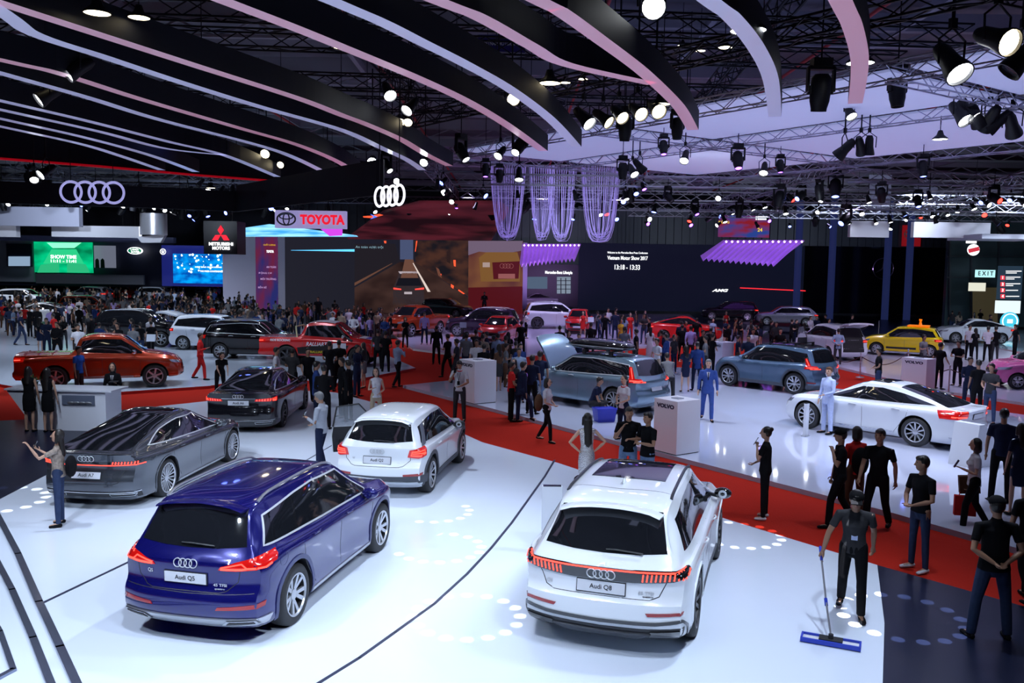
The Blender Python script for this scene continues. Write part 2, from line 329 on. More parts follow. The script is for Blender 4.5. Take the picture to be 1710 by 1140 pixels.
def trusses():
    rnd = random.Random(3)
    G = 'black trusses hung above the stage'
    W_ = ['nearest the camera', 'second', 'third', 'fourth', 'fifth', 'sixth', 'seventh']
    for i, y in enumerate((14, 17.5, 21, 25, 29.5, 35)): truss((-26, y, 10.6 + 0.25 * (i % 2)), (12, y + 3.0, 10.6 + 0.25 * (i % 2)), 0.5, DKM, 'black box truss crossing above the curved fins, %s in the row' % W_[i], G, b=0.05)
    for i, x in enumerate((-20, -13, -6, 0, 6)): truss((x, 7, 11.3), (x + 2, 40, 11.3), 0.5, DKM, 'black box truss running away over the stage, %s from the left wall side' % W_[i], G, b=0.05)
    for i, (p, q) in enumerate((((1, 11, 9.9), (16, 17, 9.9)), ((3, 14, 9.6), (17, 20.5, 9.6)), ((-4, 31, 9.2), (9.5, 13.5, 9.2)), ((4, 8, 10.4), (18, 15, 10.4)), ((6, 11, 11.6), (20, 22, 11.6)), ((8, 9, 12.4), (24, 14, 12.4)), ((-2, 20, 12.2), (20, 24, 12.2)))):
        truss(p, q, 0.4, DKM, 'black truss slanting over the carpet, %s in the tangle' % W_[i], 'slanting black trusses above the carpet', b=0.045)
    # far trusses over the other booths
    G = 'silver trusses over the far booths'; k = 0
    TR = ['first past the string curtains', 'second past the string curtains', 'third past the string curtains', 'short one behind the fabric ceiling', 'before the exit corridor', 'along the ribbed wall', 'deep one over the screen stage', 'deep one by the string curtains', 'deep one above the red saloon', 'deep one above the yellow hatchback', 'slanting above the pink hatchback', 'over the white people carrier', 'over the dark cube sign', 'over the oval sign wall', 'farthest over the green screen', 'deep one above the grey banner', 'deep one above the curved banner', 'deep one above the red letter sign', 'before the sloping canopy', 'above the night street screen']
    far = [((-3, 44, 8.6), (26, 44, 8.6)), ((-3, 50, 8.4), (30, 50, 8.4)), ((0, 56, 8.2), (34, 56, 8.2)), ((14, 37, 8.3), (34, 41, 8.3)), ((16, 46, 7.8), (38, 48, 7.8)), ((8, 62, 8.2), (40, 62, 8.2)), ((-4, 42, 9.0), (-4, 60, 9.0)), ((6, 42, 9.0), (6, 66, 9.0)), ((14, 38, 8.8), (14, 66, 8.8)), ((22, 34, 8.6), (26, 60, 8.6)), ((19, 30, 8.4), (36, 38, 8.4)),
           ((-40, 48, 9.0), (-12, 50, 9.0)), ((-44, 56, 9.0), (-14, 58, 9.0)), ((-48, 66, 9.2), (-16, 66, 9.2)), ((-50, 76, 9.4), (-20, 76, 9.4)), ((-36, 46, 9.3), (-42, 84, 9.3)), ((-26, 46, 9.3), (-30, 84, 9.3)), ((-17, 46, 9.3), (-20, 84, 9.3)), ((-12, 44, 9.2), (-2, 44, 9.2)), ((-14, 62, 8.8), (0, 62, 8.8))]
    for p, q in far: k += 1; truss(p, q, 0.5, ALU if p[0] > -10 else mat('dull_silver_truss', (0.2, 0.22, 0.3), 0.4, 0.6), 'silver box truss hung over the far booths, ' + TR[k - 1], G, b=0.05)
    return far
FAR = trusses()
# ---------------------------------------------------------------- curved fins over the stage
FINS = [[(0, 5), (150, 53), (337, 113), (500, 165), (570, 192), (613, 208), (670, 233), (710, 257), (750, 277)],
    [(0, 18), (60, 58), (173, 95), (300, 137), (433, 178), (570, 217), (637, 247), (680, 267), (705, 284)], [(0, 100), (100, 123), (233, 165), (397, 213), (500, 243), (570, 273), (603, 297)],
    [(0, 122), (143, 162), (267, 200), (433, 243), (500, 267), (567, 301)], [(0, 168), (150, 203), (283, 237), (377, 260), (463, 295)], [(0, 183), (167, 220), (277, 248), (377, 259)],
    [(0, 198), (143, 230), (253, 260), (327, 287)], [(0, 211), (133, 240), (200, 260), (270, 284)], [(370, 0), (483, 43), (570, 78), (703, 133), (787, 173), (853, 213), (907, 252)],
    [(550, 0), (637, 37), (703, 70), (777, 107), (853, 150), (920, 200), (963, 245)], [(727, 0), (803, 30), (887, 77), (947, 108), (1090, 140)], [(897, 0), (937, 20), (1003, 67), (1070, 117), (1120, 163), (1140, 187), (1157, 217)],
    [(1183, 0), (1223, 30), (1263, 80), (1287, 133), (1294, 195)], [(1403, 0), (1423, 43), (1435, 93), (1434, 133), (1428, 173)]]
def fins():
    BA = mat('glossy_fin_added_lavender_glow', (0.92, 0.90, 0.98), 0.2, emit=(0.46, 0.50, 0.95), es=0.22); BP = mat('glossy_fin_added_pink_glow', (0.95, 0.82, 0.88), 0.2, emit=(0.85, 0.30, 0.50), es=0.17); z = 8.0  # undersides glow: bounced floor light and carpet pink put into the material
    names = ['longest', 'second long', 'third', 'fourth', 'fifth', 'thin joining', 'sixth', 'lowest', 'high middle', 'pale middle', 'kinked', 'pink', 'pale grey end', 'short red end']
    for i, f in enumerate(FINS):
        P = [at(x, y, z) for x, y in f]; P = [P[0] + (P[0] - P[1]).normalized() * 5] + P
        Q = []
        for k in range(len(P) - 1):
            a, b, c, d = P[max(k - 1, 0)], P[k], P[k + 1], P[min(k + 2, len(P) - 1)]
            for j in range(6):
                t = j / 6; Q.append(0.5 * (2 * b + (c - a) * t + (2 * a - 5 * b + 4 * c - d) * t * t + (3 * b - a - 3 * c + d) * t ** 3))
        Q.append(P[-1]); m = MB(); vs = []; w = 0.15
        for k, p in enumerate(Q):
            t = (Q[min(k + 1, len(Q) - 1)] - Q[max(k - 1, 0)]).normalized(); s = t.cross(Vector((0, 0, 1))).normalized() * w
            vs += [p + s, p - s, p - s + Vector((0, 0, 0.5)), p + s + Vector((0, 0, 0.5))]
        n = len(Q)
        m.add(vs, [(4 * k, 4 * k + 4, 4 * k + 5, 4 * k + 1)[::-1] for k in range(n - 1)], 1)
        m.f += [tuple(4 * k + q for q in r)[::-1] for k in range(n - 1) for r in ((1, 5, 6, 2), (2, 6, 7, 3), (3, 7, 4, 0))] + [(0, 1, 2, 3), tuple(4 * n - 4 + q for q in (3, 2, 1, 0))]; m.m += [0] * (3 * (n - 1) + 2)
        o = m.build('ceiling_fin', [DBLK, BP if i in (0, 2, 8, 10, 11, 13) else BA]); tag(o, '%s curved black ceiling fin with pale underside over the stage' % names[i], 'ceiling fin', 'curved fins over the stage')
        for k in (n // 3, 2 * n // 3, n - 4):
            q = Q[k] + Vector((0, 0, 0.5)); h = MB(); h.tube([(0, 0, 0), (0, 0, 2.2)], 0.01, 5); c = h.build('suspension_wire', DKM, o); c.location = q
fins()
def rings_sign(c, R, yaw, name, label, mt, th=0.09):
    o = empty(name, c, yaw, label, 'sign')
    for k in range(4):
        m = MB(); n = 40; m.tube([(0.0, (k - 1.5) * R * 1.36 + R * cos(2 * pi * i / n), R * sin(2 * pi * i / n)) for i in range(n)], (R * th * 1.4, R * th * 1.2), 8, closed=True); m.build('ring', mt, o, True)
    for k in (-1.5, 1.5): m = MB(); m.tube([(0, k * R * 1.36, R), (0, k * R * 1.36, 14.9 - c[2])], 0.015, 6); m.build('hanging_rod', DKM, o)
    return o
def fascia():
    RL = mat('red_edge_line', (0.45, 0.01, 0.015), 0.4, emit=(0.6, 0.0, 0.01), es=0.25)
    def band(P, z0, z1, name, label, red=False):
        m = MB(); vs = []
        for p in P: vs += [(p.x, p.y, z0), (p.x, p.y, z1), (p.x, p.y + 0.25, z1), (p.x, p.y + 0.25, z0)]
        fs = [tuple(4 * k + q for q in r) for k in range(len(P) - 1) for r in ((0, 4, 5, 1), (1, 5, 6, 2), (2, 6, 7, 3), (3, 7, 4, 0))] + [(0, 1, 2, 3), tuple(4 * len(P) - 4 + q for q in (3, 2, 1, 0))]
        m.add(vs, fs); o = m.build(name, DBLK); tag(o, label, 'fascia')
        if red:
            m = MB(); [m.bar((a.x, a.y - 0.05, z0), (b.x, b.y - 0.05, z0), 0.09) for a, b in zip(P, P[1:])]; m.build('red_edge', RL, o)
        return o
    band([at(x, y, 8.2) for x, y in ((-140, 255), (0, 265), (167, 278), (333, 293), (480, 304), (640, 317))], 8.2, 9.7, 'ring_fascia', 'upper black fascia band with a red lower edge beyond the fins', True)
    P = [at(x, y, 6.5) for x, y in ((-160, 333), (0, 339), (200, 345), (395, 353))]; band(P, 6.5, 7.35, 'ring_fascia', 'lower black fascia band carrying the four-ring sign')
    P2 = [at(395, 353, 6.5), at(520, 338, 6.5), at(628, 326, 6.5), at(640, 325, 6.5)]; band(P2, 6.5, 7.6, 'ring_fascia', 'black fascia band running towards the bright four-ring sign')
    c = atd(154, 321, at(200, 345, 6.5).y - 1.6); rings_sign(c, 0.395, radians(-88), 'ring_emblem_sign', 'dull lilac four-ring sign on the black fascia', mat('lilac_grey_letters', (0.5, 0.5, 0.8), 0.4, emit=(0.42, 0.42, 0.85), es=0.55))
    c = atd(650, 327, 25.6); rings_sign(c, 0.275, radians(38), 'ring_emblem_sign', 'brightly lit white four-ring sign at the fascia corner', mat('lit_white_letters', (0.8, 0.8, 0.85), 0.4, emit=(0.9, 0.9, 1.0), es=1.0), 0.10)
fascia()
# ---------------------------------------------------------------- lamps hung from the trusses
FACE = {'white': glow('white_lamp_face', (0.92, 0.96, 1.0), 14), 'warm': glow('warm_lamp_face', (1.0, 0.85, 0.55), 9), 'blue': glow('blue_lamp_face', (0.12, 0.18, 1.0), 9), 'violet': glow('violet_lamp_face', (0.30, 0.08, 1.0), 8), 'red': glow('red_lamp_face', (1.0, 0.03, 0.02), 6), 'off': mat('dark_lens', (0.03, 0.03, 0.04), 0.1)}
_FX = {}
def fixture(kind, loc, face='white', pan=0.0, tilt=0.3, s=1.0, label='', group='', hang=0.6):
    """kind: moving (moving head), par (can with yoke), disc (round high-bay lamp)"""
    if kind not in _FX:
        b = MB(); f = MB(); y = MB(); 
        if kind == 'moving':
            b.lathe([(0.0, 0.30), (0.13, 0.30), (0.19, 0.22), (0.205, 0.0), (0.19, -0.22), (0.155, -0.36), (0.15, -0.42), (0.135, -0.42), (0.13, -0.39)], 20); f.disc((0, 0, -0.385), 0.132, 20); [b.box((k * 0.215, 0, 0.0), (0.03, 0.16, 0.16)) for k in (-1, 1)]
            y.box((0, 0, 0.42), (0.50, 0.16, 0.07)); [y.box((k * 0.255, 0, 0.20), (0.045, 0.12, 0.48)) for k in (-1, 1)]; y.box((0, 0, 0.52), (0.38, 0.26, 0.16))
        elif kind == 'par':
            b.lathe([(0.0, 0.26), (0.06, 0.26), (0.09, 0.18), (0.10, 0.0), (0.135, -0.14), (0.14, -0.19), (0.128, -0.19), (0.122, -0.15)], 16); f.disc((0, 0, -0.155), 0.122, 16); y.tube([(-0.15, 0, -0.02), (-0.16, 0, 0.22), (0, 0, 0.34), (0.16, 0, 0.22), (0.15, 0, -0.02)], 0.012, 5); y.box((0, 0, 0.38), (0.07, 0.05, 0.10))
        else:
            b.lathe([(0.0, 0.22), (0.07, 0.20), (0.12, 0.05), (0.25, -0.06), (0.26, -0.10), (0.245, -0.10)], 20); f.disc((0, 0, -0.085), 0.245, 20); y.tube([(0, 0, 0.2), (0, 0, 0.45)], 0.015, 5)
        _FX[kind] = (b.build('h', DKM, None, True), f.build('f', FACE['white']), y.build('y', DKM))
        for o in _FX[kind]: COL.objects.unlink(o)
    R = empty({'moving': 'moving_head_light', 'par': 'spotlight', 'disc': 'round_pendant_lamp'}[kind], loc, pan, label, 'stage light', group); R.scale = (s, s, s)
    for i, nm in enumerate(('housing', 'lens', 'yoke')):
        o = bpy.data.objects.new(nm, _FX[kind][i].data); COL.objects.link(o); o.parent = R
        if i < 2 and kind != 'disc': o.rotation_euler = (tilt if face == 'off' else -abs(tilt) - 0.25, 0, 0)
        if i == 1: set_mat(o, [FACE[face]])
    if hang:
        m = _FX.setdefault('rod', None)
        if m is None: q = MB(); q.tube([(0, 0, 0), (0, 0, 1)], 0.018, 5); _FX['rod'] = m = q.build('r', DKM).data; bpy.data.objects.remove(bpy.data.objects['r'])
        o = bpy.data.objects.new('hanging_rod', m); COL.objects.link(o); o.parent = R; o.location = (0, 0, 0.4 if kind != 'moving' else 0.55); o.scale = (1, 1, hang / s)
    return R
def lamps():
    # the large ones, at the places they hang: (x, y, depth, kind, face, tilt, pan, size)
    big = [(1370, 150, 20.5, 'moving', 'off', 0.15, 0.0, 1.15), (1498, 150, 22, 'moving', 'off', -0.1, 0.4, 1.0), (1044, 212, 27, 'moving', 'off', 0.1, 0.2, 1.0), (1131, 212, 26, 'moving', 'off', 0.0, 0.5, 0.85), (1232, 266, 31, 'moving', 'violet', 0.2, 0.0, 0.9), (1303, 276, 34, 'moving', 'violet', 0.0, 0.0, 0.7),
           (770, 252, 30, 'moving', 'white', 0.4, 0.9, 0.95), (868, 243, 28, 'moving', 'white', -0.6, -0.5, 0.95), (1040, 283, 33, 'moving', 'off', 0.1, 0, 0.85), (1108, 245, 30, 'moving', 'violet', 0.1, 0, 0.7), (811, 283, 36, 'moving', 'violet', 0.0, 0, 0.75), (834, 292, 36, 'moving', 'off', 0.1, 0, 0.75), (1541, 280, 33, 'moving', 'blue', 0.0, 0.0, 0.85), (645, 275, 32, 'moving', 'white', 0.5, 0.8, 0.8),
           (1410, 250, 27, 'par', 'off', 0.8, 0.9, 1.5), (1437, 245, 27, 'par', 'off', 0.7, -0.7, 1.3), (1451, 245, 27, 'par', 'off', 0.2, -0.2, 1.3), (1603, 190, 24, 'par', 'white', 0.5, 0.4, 1.6), (1617, 186, 24, 'par', 'white', -0.5, 0.7, 1.5), (1630, 195, 24, 'par', 'off', 0.7, -1, 1.5), (1652, 200, 24, 'par', 'off', 0.8, 0.2, 1.6), (1665, 205, 24, 'par', 'off', 0.9, 1.0, 1.5), (1690, 210, 24, 'par', 'off', 0.8, -0.8, 1.6),
           (1588, 105, 17, 'par', 'white', 0.5, 0.3, 1.9), (1664, 65, 15, 'par', 'warm', 0.9, 0.3, 1.7), (1088, 8, 16, 'par', 'white', 0.9, 0.0, 1.6), (1705, 98, 16, 'par', 'off', 0.7, 1.4, 1.6), (975, 197, 24, 'par', 'white', 0.6, 0.8, 1.5), (1007, 197, 23, 'par', 'warm', 0.7, 0.9, 1.3), (1033, 190, 23, 'par', 'warm', 0.7, 0.5, 1.3), (1064, 185, 23, 'par', 'warm', 0.8, 0.4, 1.4), (1094, 180, 23, 'par', 'warm', 0.8, 0.3, 1.5),
           (648, 152, 23, 'par', 'white', 0.6, 0.5, 1.25), (686, 177, 24, 'par', 'white', 0.6, -0.6, 1.25), (668, 200, 26, 'par', 'warm', 0.7, 0.2, 1.0), (682, 200, 26, 'par', 'warm', 0.7, 0.0, 1.0), (655, 205, 27, 'par', 'warm', 0.5, 0.8, 0.8), (832, 168, 25, 'par', 'warm', 0.9, 0.2, 1.3), (855, 162, 25, 'par', 'warm', 0.9, 0.2, 1.4), (622, 268, 32, 'par', 'white', 0.9, 0.1, 1.4), (710, 268, 31, 'par', 'white', 0.8, -0.2, 1.1), (836, 255, 31, 'par', 'white', 0.6, -0.6, 1.2),
           (867, 292, 33, 'par', 'white', 0.2, 0.0, 1.2), (1056, 285, 32, 'par', 'white', 0.5, 0.5, 1.2), (1144, 262, 31, 'par', 'white', 0.5, -0.4, 1.2), (1276, 282, 33, 'par', 'white', 0.4, -0.4, 1.2), (1068, 278, 33, 'par', 'off', 0.8, -1.2, 1.3), (358, 243, 34, 'par', 'blue', 0.9, 0, 1.2), (385, 247, 34, 'par', 'blue', 0.9, 0, 1.4), (445, 254, 35, 'par', 'warm', 0.9, 0, 1.4), (470, 273, 37, 'par', 'warm', 0.9, 0, 1.1),
           (547, 290, 38, 'par', 'white', 0.9, 0.4, 1.3), (172, 226, 31, 'par', 'blue', 0.9, 0, 1.3), (130, 115, 18, 'par', 'white', 0.7, -0.9, 1.3), (80, 159, 20, 'par', 'white', 0.7, -0.9, 1.3), (77, 286, 33, 'par', 'white', 0.7, -0.6, 1.5), (57, 295, 34, 'par', 'white', 0.6, 0.5, 1.2), (1418, 186, 26, 'par', 'white', 0.4, 0.3, 1.2)]
    for i, (px, py, d, k, f, ti, pa, s) in enumerate(big):
        w = {'white': 'lit white', 'warm': 'lit warm white', 'blue': 'lit blue', 'violet': 'lit violet', 'red': 'lit red', 'off': 'unlit'}[f]
        wh = 'above the curved fins' if px < 760 and py < 290 else 'under the fabric ceiling' if px > 1150 and py > 150 else 'near the tips of the curved fins' if px < 1160 else 'on black trusses by the fabric ceiling'
        fixture(k, atd(px, py, d), f, pa, ti, s, '%s %s, %s%s' % (w, {'moving': 'moving head light', 'par': 'spotlight can'}[k], 'swung sideways ' if abs(pa) > 0.6 else '', wh), 'stage lights hung %s' % wh, max(0.8, (9.1 if wh.startswith('under') else 10.7) - atd(px, py, d).z))
    for px, py, d, s in ((1250, 40, 14.5, 1.15), (1437, 97, 19, 1.15), (578, 71, 17, 1.0), (918, 132, 21, 1.05), (1103, 168, 23, 1.0), (162, 14, 14, 0.8), (232, 23, 15, 0.7), (87, 95, 20, 0.7), (143, 100, 20, 0.7), (1211, 75, 24, 0.75), (944, 135, 26, 0.6), (973, 129, 26, 0.6), (1140, 73, 28, 0.6), (1170, 82, 28, 0.6), (626, 69, 26, 0.6), (863, 7, 22, 0.6), (352, 311, 44, 0.9), (300, 322, 44, 0.8), (1570, 228, 27, 0.9)):
        fixture('disc', atd(px, py, d), 'warm' if d != 27 and px < 1240 else 'white', 0, 0, s, 'round pendant lamp with a glowing disc high among the trusses, %s' % ('large' if s > 0.9 else 'small'), 'round pendant lamps among the trusses', 1.0)
    # rows of small spotlights along the far trusses
    TW = ['first truss past the string curtains', 'second truss past the string curtains', 'third truss past the string curtains', 'short truss behind the fabric ceiling', 'truss before the exit corridor', 'truss along the ribbed wall', 'truss over the screen stage edge', 'truss above the string curtains', 'truss above the red saloon', 'truss above the yellow hatchback', 'slanting truss above the pink hatchback', 'truss over the white people carrier', 'truss over the dark cube sign', 'truss over the oval sign wall', 'farthest truss over the green screen', 'deep truss above the grey banner', 'deep truss above the curved banner', 'deep truss above the red letter sign', 'truss before the sloping canopy', 'truss above the night street screen']
    rnd = random.Random(5)
    for ti, (p, q) in enumerate(FAR):
        p, q = Vector(p), Vector(q); L = (q - p).length; n = int(L / (2.3 if ti < 11 else 2.4))
        for i in range(n):
            c = p + (q - p) * ((i + 0.3 + 0.5 * rnd.random()) / n) + (q - p).cross(Vector((0, 0, 1))).normalized() * 0.25; f = rnd.choice(['white', 'white', 'white', 'off', 'blue', 'blue', 'violet', 'off', 'red'] if ti < 11 else ['white', 'white', 'white', 'white', 'blue', 'off']); k = 'moving' if rnd.random() < 0.22 else 'par'
            v = c - CAMP; px = 855 + 1470 * v.dot(_R) / v.dot(_F)
            if not -30 < px < 1740: continue
            if k == 'moving' and f == 'white': f = 'off'
            fixture(k, c - Vector((0, 0, 0.75)), f, rnd.uniform(-1.0, 1.0) if f != 'off' else rnd.uniform(-2.5, 2.5), rnd.uniform(0.1, 1.0), rnd.uniform(0.8, 1.2) * (1.25 if ti > 10 else 1.0), '%s %s on the %s' % ({'white': 'white lit', 'off': 'unlit', 'blue': 'blue lit', 'violet': 'violet lit', 'red': 'red lit'}[f], 'moving head light' if k == 'moving' else 'spotlight', TW[ti]),
                    'spotlights on the far trusses past the fabric ceiling' if ti < 11 else 'spotlights on the far trusses over the crowd', 0.62)
lamps()
# ---------------------------------------------------------------- cars
def paint(name, col, metal=0.0, rough=0.28, spec=0.5):
    m = mat(name, col, rough, metal, 1.0, spec=spec); return m
GLASS = mat('dark_tinted_glass', (0.008, 0.009, 0.012), 0.04, spec=0.8, coat=0.5)
BLACKP = mat('matt_black_plastic', (0.018, 0.018, 0.022), 0.45)
GREYP = mat('dark_grey_cladding', (0.05, 0.055, 0.07), 0.5)
GLOSSB = mat('gloss_black_trim', (0.01, 0.01, 0.012), 0.08, coat=1.0)
CHROME = mat('chrome', (0.75, 0.77, 0.8), 0.12, 1.0)
SATIN = mat('satin_aluminium', (0.62, 0.64, 0.68), 0.3, 0.9)
RUBBER = mat('tyre_rubber', (0.016, 0.016, 0.018), 0.62, bump=0.15, nscale=60)
TRIM = mat('bright_window_trim', (0.66, 0.68, 0.72), 0.35, 0.4)
ALLOY = mat('silver_alloy', (0.62, 0.64, 0.68), 0.28, 0.75)
DALLOY = mat('dark_alloy', (0.12, 0.12, 0.13), 0.3, 0.8)
REDL = mat('red_lamp_lens', (0.35, 0.004, 0.004), 0.12, coat=1.0, emit=(0.8, 0.01, 0.005), es=0.25)
REDG = glow('lit_red_lamp', (1.0, 0.05, 0.03), 2.6)
REDD = mat('unlit_red_reflector', (0.30, 0.01, 0.012), 0.15, coat=1.0)
HEADL = mat('headlamp_lens', (0.35, 0.38, 0.42), 0.08, 0.6, 1.0)
PLATE = mat('white_plate', (0.62, 0.64, 0.70), 0.5)
INK = mat('black_ink', (0.01, 0.01, 0.014), 0.6)
_WH = {}
def wheel_mesh(R, rr, wd, n, twin, dark):
    key = (R, rr, wd, n, twin, dark)
    if key in _WH: return _WH[key]
    t = MB(); My = Matrix.Rotation(-pi / 2, 4, 'X')   # lathe z becomes +y
    w = wd / 2; tp = [(rr, -w * 0.9), (rr + 0.02, -w), (R - 0.035, -w), (R - 0.008, -w * 0.8), (R, -w * 0.45), (R, w * 0.45), (R - 0.008, w * 0.8), (R - 0.035, w), (rr + 0.02, w), (rr, w * 0.92)]
    t.lathe(tp, 40, 0, My)
    to = t.build('tire', RUBBER, None, True, 50)
    r = MB()
    r.lathe([(rr + 0.004, w * 0.93), (rr + 0.004, w * 1.0), (rr - 0.012, w * 1.0), (rr - 0.022, w * 0.85)], 40, 0, My)
    r.lathe([(rr - 0.022, w * 0.86), (rr - 0.03, -w * 0.4), (0.0, -w * 0.42)], 28, 1, My)
    r.lathe([(0.155, -w * 0.15), (0.155, -w * 0.05), (0.06, -w * 0.05)], 28, 2, My)
    r.lathe([(0.075, w * 0.3), (0.068, w * 0.72), (0.03, w * 0.78), (0.0, w * 0.78)], 20, 0, My)
    for k in range(n):
        a0 = 2 * pi * k / n
        for da in ((-0.5, 0.5) if twin else (0,)):
            a1 = a0 + da * (2 * pi / n) * 0.10; a2 = a0 + da * (2 * pi / n) * (0.42 if n <= 5 else 0.5)
            wa, wb_ = (0.030, 0.036) if twin else (0.05, 0.06)
            if twin and n <= 5: wa, wb_ = 0.040, 0.052
            if n >= 10 or (twin and n > 6): wa *= 0.6; wb_ *= 0.6
            if not twin and n <= 5: wa, wb_ = 0.05, 0.085
            p0 = Vector((cos(a1), 0, sin(a1))); p1 = Vector((cos(a2), 0, sin(a2)))
            t0 = Vector((-sin(a1), 0, cos(a1))); t1 = Vector((-sin(a2), 0, cos(a2)))
            A = p0 * 0.045; B = p1 * (rr - 0.012)
            vs = [A - t0 * wa / 2 + Vector((0, w * 0.62, 0)), A + t0 * wa / 2 + Vector((0, w * 0.62, 0)), B + t1 * wb_ / 2 + Vector((0, w * 0.88, 0)), B - t1 * wb_ / 2 + Vector((0, w * 0.88, 0))]
            vs += [v - Vector((0, 0.035, 0)) for v in vs]
            r.add(vs, [(0, 1, 2, 3), (7, 6, 5, 4), (0, 4, 5, 1), (1, 5, 6, 2), (2, 6, 7, 3), (3, 7, 4, 0)], 0)
    ro = r.build('rim', [DALLOY if dark else ALLOY, BLACKP, DALLOY], None, True, 40)
    res = (to.data, ro.data); bpy.data.objects.remove(to); bpy.data.objects.remove(ro); _WH[key] = res; return res
def add_wheel(par, x, y, R, rr, wd=0.24, n=5, twin=True, dark=False, left=True, z=None):
    a, b = wheel_mesh(R, rr, wd, n, twin, dark)
    o = bpy.data.objects.new('wheel', a); COL.objects.link(o); o.parent = par; o.location = (x, y, z if z is not None else R)
    o.rotation_euler = (0, 0.35, 0 if left else pi)
    c = bpy.data.objects.new('rim', b); COL.objects.link(c); c.parent = o; return o

CARBOX = []   # where cars stand, so that nobody is placed inside one
def clear_of_cars(p, pad=0.34):
    for _ in range(12):
        for (x, y, a, xr, xf, W) in CARBOX:
            dx, dy = p.x - x, p.y - y; u = dx * cos(a) + dy * sin(a); v = -dx * sin(a) + dy * cos(a)
            if xr - pad < u < xf + pad and abs(v) < W + pad: p = p + Vector((p.x / max(p.y, 1) * 0.3, 0.3, 0)); break
        else: return p
    return p
class Car:
    def __init__(s, sp, name, loc, yaw, label, cat='car', group=None, z=0.0):
        CARBOX.append((loc[0], loc[1], yaw, sp['xr'], sp['xf'], sp['W'])); s.sp = sp; s.root = empty(name, (loc[0], loc[1], z), yaw, label, cat, group); s.seams = MB(); s.build_body()
    # --- body
    def build_body(s):
        q = s.sp; W = q['W']; xr, xf = q['xr'], q['xf']; s.W = W; s.xr = xr; s.xf = xf; wb = q['wb']
        top = pchip(q['top']); belt = pchip(q['belt']); pw = pchip(q['plan']); rw = pchip(q['roof'])
        rp = pchip(q['rearp']); fp = pchip(q['frontp']); zb = q.get('zbot', 0.22)
        Rr, Rf = q.get('Rr', 0.20), q.get('Rf', 0.30); hi = q.get('res', 1)
        L = xf - xr; nst = int(84 * hi) if hi >= 1 else int(60 * hi) + 20
        # stations cluster where the outline turns
        kx = sorted(set([xr, xf] + [k[0] for k in q['top']])); xs = []
        for a, b in zip(kx, kx[1:]):
            m = max(2, int(round(nst * (b - a) / L))); xs += [a + (b - a) * i / m for i in range(m)]
        xs.append(xf); sub = 3 if hi >= 1 else 2
        def ctrl(x):
            w = pw(x); zt = top(x); zl = min(belt(x), zt - 0.02); r = min(rw(x), w * 0.97)
            g = min(1.0, max(0.0, (zt - zl - 0.05) / 0.35)); g = g * g * (3 - 2 * g)   # 0 over bonnet, 1 over cabin
            zs = zb + 0.09
            y7 = w * 0.90 * g + (w * 0.93) * (1 - g); y8 = r
            z8 = zt - (0.085 * g + 0.018 * (1 - g)); 
            hollow = q.get('hollow', 0.02)
            p = [(0, zb), (w * 0.55, zb), (w * 0.86, zb), (w * 0.955, zb + 0.03), (w * 0.985, zs + 0.05), (w - hollow, zb + (zl - zb) * 0.42), (w - hollow * 0.6, zb + (zl - zb) * 0.62),
                 (w, zl - 0.14), (w * 0.995, zl - 0.07), (w * 0.965, zl - 0.012), (y7, zl + 0.012 * g),
                 (y7 + (y8 - y7) * 0.5 + 0.012 * g, zl + (z8 - zl) * 0.52), (y8 + 0.004, z8 - 0.02 * g), (y8 - 0.035, zt - 0.04 * g - 0.008), (y8 * 0.72, zt - 0.012), (y8 * 0.36, zt - 0.002), (0, zt)]
            out = []; n = len(p)
            for i in range(n - 1):
                a, b, c, d = p[max(i - 1, 0)], p[i], p[i + 1], p[min(i + 2, n - 1)]
                for k in range(sub):
                    t = k / sub; t2 = t * t; t3 = t2 * t
                    out.append(tuple(0.5 * (2 * b[j] + (c[j] - a[j]) * t + (2 * a[j] - 5 * b[j] + 4 * c[j] - d[j]) * t2 + (3 * b[j] - a[j] - 3 * c[j] + d[j]) * t3) for j in (0, 1)))
            out.append(p[-1]); return out
        bl = q.get('blend', 0.75)
        def shift(x, y, z):
            k = min(1.0, abs(y) / W)
            a = max(0.0, 1 - (x - xr) / bl) ** 2; b = max(0.0, 1 - (xf - x) / bl) ** 2
            return x + a * (rp(z) - xr + Rr * k ** 3.2) + b * (fp(z) - xf - Rf * k ** 2.6)
        vs = []; rings = []
        for x in xs:
            pts = ctrl(x); m = len(pts); ring = []
            for (y, z) in pts: ring.append(len(vs)); vs.append((shift(x, y, z), max(y, 0), z))
            for (y, z) in pts[-2:0:-1]: ring.append(len(vs)); vs.append((shift(x, y, z), -max(y, 0), z))
            rings.append(ring)
        m = len(rings[0]); fs = []
        for a, b in zip(rings, rings[1:]):
            for j in range(m): j2 = (j + 1) % m; fs.append((a[j], a[j2], b[j2], b[j]))
        hp = m // 2 + 1; nc = 17
        for ring, fr in ((rings[0], False), (rings[-1], True)):
            x0 = xs[-1] if fr else xs[0]; rows = []
            for i in range(hp):
                l = ring[i]; r = ring[(m - i) % m]
                if l == r: rows.append([l] * nc); continue
                yl = vs[l][1]; z = vs[l][2]; row = [l]
                for k in range(1, nc - 1):
                    y = yl * (1 - 2 * k / (nc - 1)); row.append(len(vs)); vs.append((shift(x0, y, z), y, z))
                row.append(r); rows.append(row)
            for a, b in zip(rows, rows[1:]):
                for k in range(nc - 1):
                    f = (a[k], b[k], b[k + 1], a[k + 1]); f = tuple(dict.fromkeys(f))
                    if len(f) > 2: fs.append(f if fr else f[::-1])
        bm = bmesh.new(); bv = [bm.verts.new(v) for v in vs]
        for f in fs:
            try: bm.faces.new([bv[i] for i in f])
            except ValueError: pass
        bmesh.ops.remove_doubles(bm, verts=bm.verts, dist=1e-4)
        bmesh.ops.recalc_face_normals(bm, faces=bm.faces)
